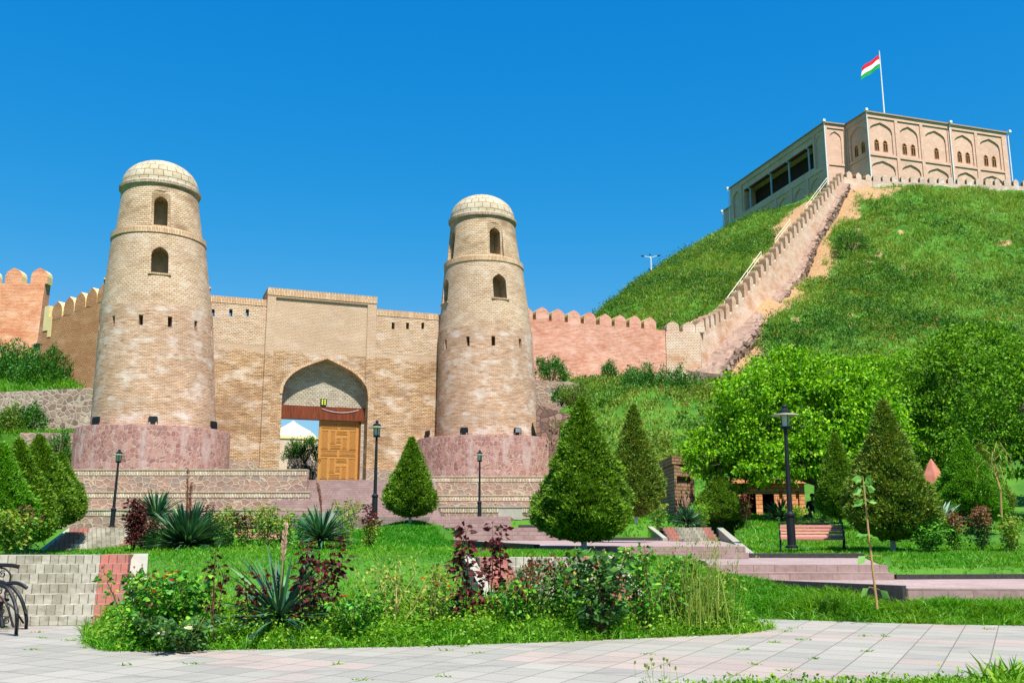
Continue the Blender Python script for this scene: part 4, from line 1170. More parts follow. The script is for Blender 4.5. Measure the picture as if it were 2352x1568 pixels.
# beige stretch and hill wall
t = thing('stair_wall', 'long beige brick wall with stepped merlons climbing the green hill', 'battlement wall', (W0.x, W0.y, 16))
e0 = Vector((p1.x, p1.y, 0)); e1 = Vector((W0.x + .0, W0.y, 0))
_, d, n = vwall(e0 + d * .02 + n * .06, e1, zt - .15, zt - .15, 12, 12, 1.3, [M['beige']], 'wall', t)
for px in (1546, 1583, 1612):
    q = PPL(px, 765, e0, n)
    if px == 1612: q = PPL(1609, 765, e0, n)
    b = MB(); merlon(b, Vector((q.x, q.y, zt - .148)), d, n, 1.35 if px < 1600 else 1.0, 1.15, 1.15, 0, 0)
    b.build('merlon', [M['beige']], t)
def hillwall(a, c, nm, hm, wm, hb, first=.5):
    # a, c: merlon-top points of the wall; the wall top runs hm lower
    d = Vector((c.x - a.x, c.y - a.y, 0)); Lh = d.length; d.normalize()
    n = Vector((d.y, -d.x, 0))
    sl_ = (c.z - a.z) / Lh
    b = MB()
    A, Cc = Vector((a.x, a.y, 0)), Vector((c.x, c.y, 0))
    up = Vector((0, 0, 1))
    zt0, zt1 = a.z - hm, c.z - hm
    # battered wall
    bt = [A + n * .35 + up * (a.z - hb), Cc + n * .2 + up * (c.z - hb), Cc - n * 1.0 + up * (c.z - hb), A - n * 1.0 + up * (a.z - hb)]
    tt = [A + up * zt0, Cc + up * zt1, Cc - n * .9 + up * zt1, A - n * .9 + up * zt0]
    b.hexa(bt, tt)
    b.build('wall', [M['beige']], t)
    for i in range(nm):
        s = (i + first) / nm * Lh
        c0 = A + d * s
        ztop = a.z + sl_ * s + random.uniform(-.1, .08)
        wm_ = wm * random.uniform(.92, 1.08)
        zb_ = ztop - hm - wm * sl_ * .5 - .35
        poly = arch_poly(wm_ / 2, zb_, ztop - wm * .42, wm * .42, 6)
        m = MB(); m.prism([c0 + d * s2 + up * z - n * .85 for s2, z in poly], n * .87, m=0, mside=1)
        m.build('merlon', [M['beige'], M['beige_dk']], t)
    return d, n
M['beige_dk'] = mat_brick('dark_merlon_brick', '#a98563', '#97714f', '#6f5238', bw=.32, bh=.17, ms=.03, light='#b7946f', dark='#8a6242', lamt=.4, damt=.5, bump=.8, wob=.02)  # darker, browner brick for merlon sides and arched tops
hillwall(W0, WM, 5, 1.5, 1.1, 9.5)
dW, nW = hillwall(WM, W1, 27, 1.55, 1.15, 9.0)
# summit: short beige link then the long crest wall
V1 = P(2003, 404, 152.2); V2 = P(2420, 419, 156.0)
_, d1, n1 = vwall(Vector((W1.x, W1.y, 0)), Vector((V1.x, V1.y, 0)), W1.z - 1.1, V1.z - .9, 50, 50, .9, [M['beige']], 'wall', t)
for px in (1951, 1972, 1994):
    q = PPL(px, 400, Vector((W1.x, W1.y, 0)), n1)
    b = MB(); merlon(b, Vector((q.x, q.y, W1.z - 1.15)), d1, n1, 1.15, 1.25, .8, 0, 1)
    b.build('merlon', [M['beige'], M['beige_dk']], t)
t2 = thing('crest_wall', 'pale whitewashed wall with small merlons along the hill top', 'battlement wall', ((V1.x + V2.x) / 2, 154, 54))
_, d2, n2 = vwall(Vector((V1.x, V1.y - .1, 0)), Vector((V2.x, V2.y - .1, 0)), V1.z - .95, V2.z - .95, 50, 50, .7, [M['upwall']], 'wall', t2)
px = 2012.0
while px < 2400:
    q = PPL(px, 412, Vector((V1.x, V1.y - .1, 0)), n2)
    f = (px - 2003) / (2420 - 2003)
    b = MB(); merlon(b, Vector((q.x, q.y, V1.z + (V2.z - V1.z) * f - .96)), d2, n2, .95, 1.25, .65, 0, 1)
    b.build('merlon', [M['upwall'], M['beige_dk']], t2)
    px += 21.4
# stepped stone footing at the wall's foot
fo = thing('stone_footing', 'stepped reddish stone footing strip along the foot of the hill wall', 'footing', tuple(HB[0]))
segs = [((1636, 868, 97.0), (1672, 815, 101.0)), ((1660, 830, 100.0), (1730, 764, 106.5)), ((1706, 798, 103.2), (1828, 640, 125.0)), ((1822, 655, 123.0), (1868, 560, 133.0)), ((1866, 560, 132.8), (1944, 428, 149.3))]
for i, (u0, u1) in enumerate(segs):
    a, c = P(*u0), P(*u1)
    n = Vector((dW.y, -dW.x, 0))
    wd = .75 - .06 * i
    zl = 1.0
    b = MB()
    off = n * wd
    bt = [a - Vector((0, 0, 3)), a + off - Vector((0, 0, 3)), c + off - Vector((0, 0, 3)), c - Vector((0, 0, 3))]
    inn = n * -2.6
    tt = [a + inn + Vector((0, 0, zl)), a + off + Vector((0, 0, .35)), c + off + Vector((0, 0, .35)), c + inn + Vector((0, 0, zl))]
    bt[0] = bt[0] + inn; bt[3] = bt[3] + inn
    b.hexa(bt, tt)
    m = int((c - a).length * 2.2)
    for k in range(m):
        f_ = (k + random.random()) / m
        p_ = a.lerp(c, f_) + off * random.uniform(.75, 1.25) + Vector((0, 0, random.uniform(-.5, .35)))
        r_ = random.uniform(.22, .5)
        b.box(p_, (1, 1, 1), M=Matrix.Translation(p_) @ Matrix.Rotation(random.uniform(0, 3), 4, Vector((random.random(), random.random(), 1)).normalized()) @ Matrix.Diagonal((r_ * 1.6, r_, r_, 1)))
    b.build('footing_step', [M['footing']], fo)
# handrails of the stair behind the wall
def railing(label, pts, off, h=1.15):
    # pts: pixel/depth of the top rail
    ps = [P(*p) for p in pts]
    t = thing('handrail', label, 'handrail', tuple(ps[0] - Vector((0, 0, h))), group='hill stair handrails')
    b = MB(); b.tube(ps, .05, 6); b.build('rail', [M['rail']], t)
    b = MB(); b.tube([p - Vector((0, 0, .5)) for p in ps], .045, 6); b.build('rail', [M['rail']], t)
    L = sum((ps[i + 1] - ps[i]).length for i in range(len(ps) - 1))
    k = max(2, int(L / 3.2))
    for i in range(k + 1):
        f = i / k * (len(ps) - 1)
        j = min(int(f), len(ps) - 2)
        p = ps[j].lerp(ps[j + 1], f - j)
        b = MB(); b.tube([p, p - Vector((0, 0, h + 1.2))], .05, 6); b.build('post', [M['rail']], t)
railing('short cream handrail at the foot of the hill stair', [(1574, 753, 99.8), (1594, 734, 101), (1614, 740, 102)], 0)
railing('longest cream handrail beside the stepped merlons', [(1664, 692, 107.5), (1748, 578, 120.5)], 0)
railing('middle cream handrail beside the stepped merlons', [(1780, 549, 127), (1815, 504, 133)], 0)
railing('uppermost cream handrail, below the citadel corner', [(1850, 474, 139.5), (1899, 409, 147)], 0)

# left: orange bastion and brown wall
t = thing('brick_bastion', 'bright orange brick bastion with pointed merlons at the left edge', 'bastion', (P(40, 750, 86).x, 86.5, 15))
x0, x1 = P(-120, 652, 86).x, P(103, 652, 86).x
zt = P(50, 651, 86).z
b = MB(); b.hexa([(x0, 85.8, 14), (x1 - .2, 85.8, 14), (x1 - .2, 87.1, 14), (x0, 87.1, 14)], [(x0, 86, zt), (x1, 86, zt), (x1, 87.1, zt), (x0, 87.1, zt)]); b.build('wall', [M['orange_l']], t)
for px in (-28, 30, 89):
    c = P(px, 652, 86)
    b = MB(); merlon(b, Vector((c.x - .02, 86.02, zt - .002)), Vector((1, 0, 0)), Vector((0, -1, 0)), 1.55, 1.52, 1.0, 0, 1)
    b.build('merlon', [M['orange_l'], M['plaster']], t)
t = thing('battlement_wall', 'brown brick wall with yellow-edged merlons between orange bastion and left tower', 'battlement wall', (P(170, 750, 82).x, 82, 12))
a, c = P(97, 743, 81.5), P(262, 680, 77.0)
zt = a.z
slope_ = (c.z - a.z) / math.hypot(c.x - a.x, c.y - a.y)
_, d, n = vwall(a, c, a.z, c.z, 8, 8, 1.1, [M['brown']], 'wall', t)
for px in (131, 157.5, 182.5, 208, 233):
    q = PPL(px, 715, Vector((a.x, a.y, 0)), n)
    b = MB(); merlon(b, Vector((q.x, q.y, zt - .2 + slope_ * (Vector((q.x - a.x, q.y - a.y, 0))).length)), d, n, 1.35, 1.7, 1.0, 0, 1)
    b.build('merlon', [M['brown'], M['plaster']], t)
b = MB()                                       # stepped yellow end of the wall
q = PPL(116, 735, Vector((a.x, a.y, 0)), n); q0 = PPL(103, 735, Vector((a.x, a.y, 0)), n)
for (u0, u1, h0, h1) in ((-.1, .55, -.7, 1.5), (.56, 1.0, -1.3, .5)):
    A_ = Vector((q0.x, q0.y, zt)) + d * u0; B_ = Vector((q0.x, q0.y, zt)) + d * u1
    b.hexa([A_ + n * .05 + Vector((0, 0, h0)), B_ + n * .05 + Vector((0, 0, h0)), B_ - n * 1.15 + Vector((0, 0, h0)), A_ - n * 1.15 + Vector((0, 0, h0))],
           [A_ + n * .05 + Vector((0, 0, h1)), B_ + n * .05 + Vector((0, 0, h1)), B_ - n * 1.15 + Vector((0, 0, h1)), A_ - n * 1.15 + Vector((0, 0, h1))])
b.build('stepped_end', [M['plaster']], t)

# ------------------------------------------------------------------ citadel on the hill
ZR = P(1990, 255, 160.0).z
B1, B2 = PZ(1990, 255, ZR), PZ(2310, 304, ZR)
B0 = PZ(1941, 286, ZR); A1 = PZ(1893, 280, ZR); A0 = PZ(1676, 432, ZR)
ZG = 54.0
cit = thing('citadel', 'long flat-roofed beige brick palace with arched niches on the hill top', 'palace', (B1.x, B1.y, ZG))
print('citadel', ZR, B1, B2, B0, A1, A0)
def V2d(a): return Vector((a.x, a.y, 0))
fd = (V2d(B2) - V2d(B1)).normalized(); fn = Vector((fd.y, -fd.x, 0))       # right facade
LF = (V2d(B2) - V2d(B1)).length
ld = (V2d(A0) - V2d(A1)).normalized()                                      # left facade runs back from A1
ln = Vector((-ld.y, ld.x, 0)); ln = ln if ln.x < 0 else -ln
LL = (V2d(A0) - V2d(A1)).length
depth = 22.0
up = Vector((0, 0, 1))
# right block
def block(name, a, d, n, L, dep, z0, z1, mats):
    b = MB()
    A_ = V2d(a)
    b.hexa([A_ + up * z0, A_ + d * L + up * z0, A_ + d * L - n * dep + up * z0, A_ - n * dep + up * z0],
           [A_ + up * z1, A_ + d * L + up * z1, A_ + d * L - n * dep + up * z1, A_ - n * dep + up * z1])
    return b.build(name, mats, cit)
def niches(o, a, d, n, items):
    # items: list of (poly, depth, material)
    for dep in sorted(set(i[1] for i in items)):
        c = MB()
        for poly, dp, m in items:
            if dp == dep:
                c.prism([V2d(a) + d * s + up * z - n * dp for s, z in poly], n * (dp + .8), m=m, mside=0)
        o = cut(o, c)
    return o
def rect(s0, s1, z0, z1): return [(s1, z0), (s1, z1), (s0, z1), (s0, z0)]
def arch(c, a, z0, zs, H): return [(c + s, z) for s, z in arch_poly(a, z0, zs, H, 6)]
def fz(x, y, a, n): return PPL(x, y, V2d(a), n).z
def fs(x, y, a, d, n): return (PPL(x, y, V2d(a), n) - V2d(a)).dot(d)
rb = block('wall', B1, fd, fn, LF, depth, ZG, ZR - .25, [M['cit'], M['cit_trim']])
edges = [fs(x, y, B1, fd, fn) for x, y in ((1992, 330), (2062, 335), (2120, 345), (2184, 350), (2246, 360), (2309, 370))]
zf1 = fz(2030, 355, B1, fn); zf0 = zf1 - .35                                 # floor band
zpt = fz(2020, 272, B1, fn)
it = []; wins = []
for i in range(5):
    s0, s1 = edges[i] + .32, edges[i + 1] - .32
    if i == 3: s0 += .35
    c, hw = (s0 + s1) / 2, (s1 - s0) / 2
    it.append((rect(s0, s1, zf1, zpt), .18, 0))
    it.append((arch(c, hw * .82, zf1 + .25, zpt - 2.45, 1.75), .42, 0))
    it.append((rect(s0, s1, ZG + 1, zf0), .18, 0))
    it.append((arch(c, hw * .86, ZG + 1, zf0 - 2.3, 1.5), .42, 0))
    for o_ in ((-.92, .92) if i != 2 else (.25,)):
        wins.append((c + o_, zf1 + .75))
for (c, z) in wins: it.append((arch(c, .52, z, z + 1.5, .75), .62, 0))
rb = niches(rb, B1, fd, fn, it)
# return face of the right block (faces left) with one niche
Lr = (V2d(B0) - V2d(B1)).length
rd = (V2d(B0) - V2d(B1)).normalized(); rn = Vector((-rd.y, rd.x, 0)); rn = rn if rn.x < 0 else -rn
def window(c, z, a, d, n, w=.5, h=1.5, r=.72, dep=.5):
    base = V2d(a) - n * dep
    wt = bpy.data.objects.new('window', None); C.objects.link(wt)
    wt.parent = cit
    wt.location = base + d * c + up * z - Vector(cit.location)
    def pl(poly, off, ext, name, mat):
        b = MB(); b.prism([base + d * (c + s) + up * zz_ + n * off for s, zz_ in poly], n * ext)
        return b.build(name, mat, wt)
    pl(arch_poly(w - .02, z + .02, z + h, r - .03, 6), -.1, .1, 'pane', [M['pane']])
    b = MB()
    for (u0, u1, v0, v1) in ((-w + .01, -w + .11, 0, h + .1), (w - .11, w - .01, 0, h + .1), (-w + .12, w - .12, 0.0, .1), (-w + .12, w - .12, h - .06, h + .06), (-.05, .05, .11, h - .07)):
        b.hexa([base + d * (c + u0) + up * (z + v0) + n * .13, base + d * (c + u1) + up * (z + v0) + n * .13, base + d * (c + u1) + up * (z + v0) + n * .003, base + d * (c + u0) + up * (z + v0) + n * .003],
               [base + d * (c + u0) + up * (z + v1) + n * .13, base + d * (c + u1) + up * (z + v1) + n * .13, base + d * (c + u1) + up * (z + v1) + n * .003, base + d * (c + u0) + up * (z + v1) + n * .003])
    ip, op = arch_poly(w - .11, z + h + .07, z + h + .08, r - .2, 6), arch_poly(w - .01, z + h + .07, z + h + .08, r - .08, 6)
    for i in range(1, len(ip) - 2):
        b.prism([base + d * (c + s) + up * zz_ + n * .003 for s, zz_ in (ip[i], ip[i + 1], op[i + 1], op[i])][::-1], n * .12)
    b.build('frame', [M['win_wood']], wt)
for (c, z) in wins: window(c, z, B1, fd, fn)
it = [(rect(.5, Lr - .3, zf1, zpt), .18, 0), (rect(.5, Lr - .3, ZG + 1, zf0), .18, 0),
      (arch(Lr / 2, (Lr - .8) * .42, zf1 + .25, zpt - 2.45, 1.75), .42, 0)]
for o_ in (-.95, .95): it.append((arch(Lr / 2 + o_, .52, zf1 + .75, zf1 + 2.25, .75), .62, 0))
rb = niches(rb, B1, rd, rn, it)
for o_ in (-.95, .95): window(Lr / 2 + o_, zf1 + .75, B1, rd, rn)
# left block with the loggia
fl = (V2d(B0) - V2d(A1)).length + 2.5
fd2 = (V2d(B0) - V2d(A1)).normalized(); fn2 = Vector((fd2.y, -fd2.x, 0))
b = MB()
q = [V2d(A1), V2d(A1) + fd2 * fl, V2d(A0) + fd2 * fl * 4, V2d(A0)]
b.hexa([p + up * ZG for p in q], [p + up * (ZR - .25) for p in q])
lb = b.build('wall', [M['cit'], M['dark_in']], cit)
zl0 = fz(1720, 492, A1, ln); zl1 = fz(1720, 433, A1, ln)
def ls(x, y): return fs(x, y, A1, ld, ln)
s_r, s_l = ls(1866, 370), ls(1707, 460)
zlog0, zlog1 = fz(1866, 388, A1, ln), fz(1866, 333, A1, ln)
print('loggia', s_r, s_l, zlog0, zlog1, fz(1708, 487, A1, ln), fz(1708, 430, A1, ln), LL)
zA_, zB_ = (zlog0 + fz(1708, 487, A1, ln)) / 2, (zlog1 + fz(1708, 430, A1, ln)) / 2
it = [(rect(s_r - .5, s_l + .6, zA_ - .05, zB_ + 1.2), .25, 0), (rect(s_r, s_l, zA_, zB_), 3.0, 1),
      (arch((s_r) / 2 - .1, s_r * .27, zf1 + .2, zpt - 2.0, 1.3), .35, 0), (rect(s_r * .12, s_r * .8, zf1 - .1, zpt), .2, 0),
      (arch((s_l + LL) / 2, (LL - s_l) * .28, zA_ - .2, zB_ - .6, 1.2), .35, 0)]
nb = 6
for i in range(nb):
    s0 = 1.0 + (LL - 2) * i / nb; s1 = 1.0 + (LL - 2) * (i + 1) / nb
    it.append((rect(s0 + .4, s1 - .4, ZG + 1, zf0 - .5), .2, 0))
    it.append((arch((s0 + s1) / 2, (s1 - s0) * .36, ZG + 1, zf0 - 2.9, 1.7), .45, 0))
lb = niches(lb, A1, ld, ln, it)
it = [(rect(.45, fl - 2.9, zf1, zpt), .16, 0), (arch((fl - 2.5) / 2, (fl - 2.5) * .28, zf1 + .2, zpt - 1.9, 1.4), .32, 0), (rect(.45, fl - 2.9, ZG + 1, zf0), .16, 0)]
lb = niches(lb, A1, fd2, fn2, it)
for x in (1718, 1765, 1806, 1851):
    s = fs(x, {1718: 470, 1765: 428, 1806: 400, 1851: 365}[x], A1, ld, ln)
    c = V2d(A1) + ld * s - ln * .7
    b = MB(); b.tube([c + up * zA_, c + up * (zB_ - .25)], .2, 12); b.box(c + up * (zB_ - .13), (.55, .9, .24), rz=math.atan2(ld.y, ld.x))
    b.build('column', [M['grey_metal']], cit)
b = MB()
b.hexa([V2d(A1) + ld * (s_r) - ln * 1.2 + up * (zB_ - .22), V2d(A1) + ld * s_l - ln * 1.2 + up * (zB_ - .22), V2d(A1) + ld * s_l - ln * .3 + up * (zB_ - .22), V2d(A1) + ld * s_r - ln * .3 + up * (zB_ - .22)],
       [V2d(A1) + ld * (s_r) - ln * 1.2 + up * (zB_ - .01), V2d(A1) + ld * s_l - ln * 1.2 + up * (zB_ - .01), V2d(A1) + ld * s_l - ln * .3 + up * (zB_ - .01), V2d(A1) + ld * s_r - ln * .3 + up * (zB_ - .01)])
b.build('beam', [M['wood_red']], cit)
# roof slabs with a thin dark edge
def roof(pts, name='roof'):
    b = MB()
    b.prism([Vector((p.x, p.y, ZR - .248)) for p in pts], up * .25)
    return b.build(name, [M['roof_metal']], cit)
o_ = .25
A_ = V2d(B1)
roof([A_ + fn * o_ + rn * o_, A_ + fd * (LF + o_) + fn * o_, A_ + fd * (LF + o_) - fn * depth, A_ - fn * depth + rn * o_])
q = [V2d(A1) + fn2 * o_ + ln * o_, V2d(A1) + fd2 * (fl - 2.6) + fn2 * o_, V2d(A0) + fd2 * 6, V2d(A0) + ln * o_ + ld * o_]
roof(q)
# low annex at the far left end
b = MB()
e = V2d(A0) + ld * .01 - ln * .6
z_ax = P(1664, 472, e.y).z
q = [e, e + ld * 4.2, e + ld * 4.2 - ln * 8, e - ln * 8]
b.hexa([p + up * ZG for p in q][::-1], [p + up * z_ax for p in q][::-1]); ax_ = b.build('annex', [M['cit']], cit)
b = MB(); q2 = [e + ln * .25, e + ld * 4.5 + ln * .25, e + ld * 4.5 - ln * 8, e - ln * 8]
b.prism([Vector((p.x, p.y, z_ax + .002)) for p in q2][::-1], up * .2); b.build('annex_roof', [M['roof_metal']], cit)
# downpipes with hopper heads
def pipe(p, n, zt_, zb_=ZG + 2):
    b = MB()
    c = V2d(p) + n * .22
    b.tube([c + up * zb_, c + up * (zt_ - .9), c + n * .18 + up * (zt_ - .35), c + n * .25 + up * zt_], .11, 8)
    b.box(c + n * .3 + up * (zt_ + .05), (.5, .5, .45), rz=math.atan2(fd.y, fd.x))
    b.build('downpipe', [M['white_metal']], cit)
dg_ = (fn + rn).normalized()
pipe(B1, dg_, ZR)
pipe(B1 + fd * fs(2184, 350, B1, fd, fn), fn, ZR)
pipe(B2 + fd * .1, (fn + fd).normalized(), ZR)
pipe(A1, (fn2 + ln).normalized(), ZR)
pipe(V2d(A0) + ld * .1, (ln + ld).normalized(), ZR)
pipe(e + ld * 4.3, ln, z_ax)
b = MB(); c = P(2142, 276, 175)
b.box((c.x, 175, ZR + .5), (2.2, 1.6, .8)); b.box((c.x, 175, ZR + 1.02), (2.8, 2.2, .2)); b.build('roof_vent', [M['roof_metal']], cit)

# flagpole
f0 = P(2031, 262, 168.0); f1 = P(2018, 120, 168.0)
t = thing('flagpole', 'tall white flagpole with striped flag on the palace roof', 'flagpole', (f0.x, 168, ZR))
b = MB(); b.tube([(f0.x, 168, ZR), (f0.x, 168, f1.z)], [.16, .09], 10); b.lathe([(.02, 0), (.14, .1), (.02, .25)], 8, (f0.x, 168, f1.z)); b.build('pole', [M['white_metal']], t)
fa = P(2018, 128, 168).z; fb = P(2020, 157, 168).z
nU, nV = 16, 9
vs_, fs_, mi = [], [], []
for j in range(nV + 1):
    for i in range(nU + 1):
        u = i / nU; v = j / nV
        z = fb + (fa - fb) * v - 2.7 * u ** 1.1 + .16 * math.sin(u * 9 + v)
        vs_.append((f0.x - .12 - 3.9 * u * (1 - .06 * v), 168 - .5 * u + .35 * math.sin(u * 8.5 + v * 1.5) * (u + .15), z))
for j in range(nV):
    for i in range(nU):
        a = j * (nU + 1) + i
        fs_.append((a, a + 1, a + nU + 2, a + nU + 1)); mi.append(0 if j >= 6 else (1 if j >= 3 else 2))
o = mesh_np('flag', np.array(vs_), np.array(fs_), [M['f_red'], M['f_white'], M['f_green']], mi=mi)
o.data.transform(Matrix.Translation(-Vector(t.location))); o.parent = t
o.data.polygons.foreach_set('use_smooth', np.ones(len(fs_), bool))
# small roof ventilator on the left block is part of the roof line

# three-armed street light behind the shoulder of the hill
q = P(1496, 630, 175); qt = P(1494, 592, 175)
t = thing('street_light', 'white three-armed street light behind the hill shoulder', 'street light', (q.x, 175, q.z - 12))
b = MB(); b.tube([(q.x, 175, q.z - 12), (q.x, 175, qt.z)], [.2, .1], 8); b.build('pole', [M['white_metal']], t)
for (dx, dy) in ((-1, .1), (1, -.1), (.05, 1)):
    b = MB()
    b.tube([(q.x, 175, qt.z), (q.x + dx * .8, 175 + dy * .8, qt.z + .25), (q.x + dx * 1.5, 175 + dy * 1.5, qt.z + .35 + (.5 if dy > .5 else 0))], .06, 6); b.build('arm', [M['white_metal']], t)
    b = MB(); b.tube([(q.x + dx * 1.2, 175 + dy * 1.2, qt.z + .32 + (.4 if dy > .5 else 0)), (q.x + dx * 1.8, 175 + dy * 1.8, qt.z + .42 + (.8 if dy > .5 else 0))], .13, 6); b.build('lamp_head', [M['black']], t)

# ------------------------------------------------------------------ street lamps
def make_lamp():
    t = thing('street_lamp', 'x', 'street lamp', group='black park lamps')
    b = MB(); b.lathe([(.2, 0), (.2, .06), (.135, .1), (.13, .95), (.16, 1.0), (.16, 1.06), (.085, 1.14), (.075, 2.4), (.055, 3.75)], 14); smooth_angle(b.build('pole', [M['black']], t), 30)
    b = MB(); b.lathe([(.06, 3.752), (.17, 3.78), (.17, 3.83), (.15, 3.85)], 14); smooth_angle(b.build('collar', [M['black']], t), 30)
    b = MB(); b.lathe([(.125, 3.852), (.15, 4.3)], 14); smooth_angle(b.build('lantern_glass', [M['glass_lamp']], t), 40)
    b = MB()
    for k in range(4):
        a = k * math.pi / 2 + .4
        b.tube([(.14 * math.cos(a), .14 * math.sin(a), 3.852), (.165 * math.cos(a), .165 * math.sin(a), 4.3)], .014, 5)
    b.build('lantern_bars', [M['black']], t)
    b = MB(); b.lathe([(.17, 4.2), (.42, 4.21), (.42, 4.245), (.17, 4.25)], 28); smooth_angle(b.build('brim', [M['brim']], t), 30)
    b = MB(); b.lathe([(.19, 4.302), (.19, 4.36), (.1, 4.42), (.06, 4.46), (.09, 4.5), (.04, 4.56)], 14); smooth_angle(b.build('cap', [M['black']], t), 30)
    return t
lamp0 = make_lamp()
for i, (x, y, Y, h, lab) in enumerate(((1819, 1258, 29.5, 4.33, 'tallest black street lamp, beside the pink bench on the right'),
                                      (860, 1190, 45.0, 4.53, 'black street lamp in front of the wooden gate door'),
                                      (257, 1210, 56.0, 4.45, 'black street lamp above the grey paver stairs on the left'),
                                      (1101, 1189, 62.3, 4.33, 'black street lamp before the stone terrace right of the stairs'))):
    o = lamp0 if i == 0 else dup(lamp0, None or (0, 0, 0))
    p = P(x, y, Y)
    o.location = p; o['label'] = lab
    o.scale = (h / 4.56,) * 3
    if i == 2: o.rotation_euler = (0, R(1.2), 0)

# ------------------------------------------------------------------ floodlights
def make_flood(lens='lens_gr'):
    t = thing('floodlight', 'x', 'floodlight', group='black floodlights at the tower feet')
    b = MB(); b.box((0, 0, .34), (.5, .16, .36)); b.build('housing', [M['black']], t)
    b = MB(); b.box((0, -.085, .34), (.42, .02, .28)); b.build('lens', [M[lens]], t)
    b = MB(); b.box((0, .1, .08), (.3, .2, .14)); b.box((-.28, .04, .22), (.04, .08, .4)); b.box((.28, .04, .22), (.04, .08, .4)); b.build('bracket', [M['black']], t)
    return t
fl0 = make_flood()
def on_ring(cx, cy, r, x, zr):
    # point of the plinth rim seen at pixel column x
    best = None
    for a in np.linspace(-1.5, 1.5, 601):
        p = Vector((cx + r * math.sin(a), cy - r * math.cos(a), zr))
        px = CX + FPX * p.x / (p.y * ct + (p.z - EYE) * st)
        if best is None or abs(px - x) < best[0]: best = (abs(px - x), p, a)
    return best[1], best[2]
rR = P(1285, 1030, 83.5).x - TR[0]
fl = [(TL[0], TL[1], 5.3, 220, zbL, 'floodlight at the left rim of the left tower plinth'), (TL[0], TL[1], 5.3, 351, zbL, 'floodlight in the middle of the left tower plinth rim'), (TL[0], TL[1], 5.3, 490, zbL, 'floodlight at the right rim of the left tower plinth'),
      (TR[0], TR[1], rR - .4, 982, zbR, 'floodlight at the left rim of the right tower plinth'), (TR[0], TR[1], rR - .4, 1066, zbR, 'floodlight left of centre on the right tower plinth'), (TR[0], TR[1], rR - .4, 1189, zbR, 'floodlight right of centre on the right tower plinth')]
for i, (cx, cy, r, x, z, lab) in enumerate(fl):
    p, a = on_ring(cx, cy, r, x, z)
    o = fl0 if i == 0 else dup(fl0, (0, 0, 0))
    o.location = (p.x, p.y, p.z + .02); o.rotation_euler = (0, 0, a + (math.pi if i != 5 else 0)); o['label'] = lab; o.scale = (1.15,) * 3
p = G(SZ(743, 930, -.72)[0], -.74, zLin1 + .05)
t = thing('floodlight', 'square floodlight with six green-yellow lenses above the wooden lintel', 'floodlight', tuple(p), rz=math.atan2(GW.y, GW.x))
b = MB(); b.box((0, 0, .38), (.52, .14, .56)); b.build('housing', [M['black']], t, world=False)
for ix in (-.11, .11):
    for iz in (.22, .38, .54):
        b = MB(); b.tube([(ix, -.07, iz), (ix, -.095, iz)], .075, 10); b.build('lens', [M['lens']], t, world=False)
b = MB(); b.box((0, .03, .05), (.24, .2, .1)); b.build('bracket', [M['black']], t, world=False)

b0 = P(1172, 1190, 61.0)
b = MB(); b.box((b0.x, 61.2, b0.z + .3), (1.5, .7, .75)); b.box((b0.x, 61.2, b0.z + .71), (1.6, .8, .07))
setp(b.build('stone_block', M['kerb_lt']), 'low pale stone block beside the lamp right of the stairs', 'stone block')
o = dup(fl0, (0, 0, 0), label='small dark floodlight in the grass below the orange bastion')
p_ = P(86, 806, 84.5); o.location = (p_.x, 84.5, p_.z); o.scale = (1.3,) * 3; o.rotation_euler = (0, 0, math.pi)
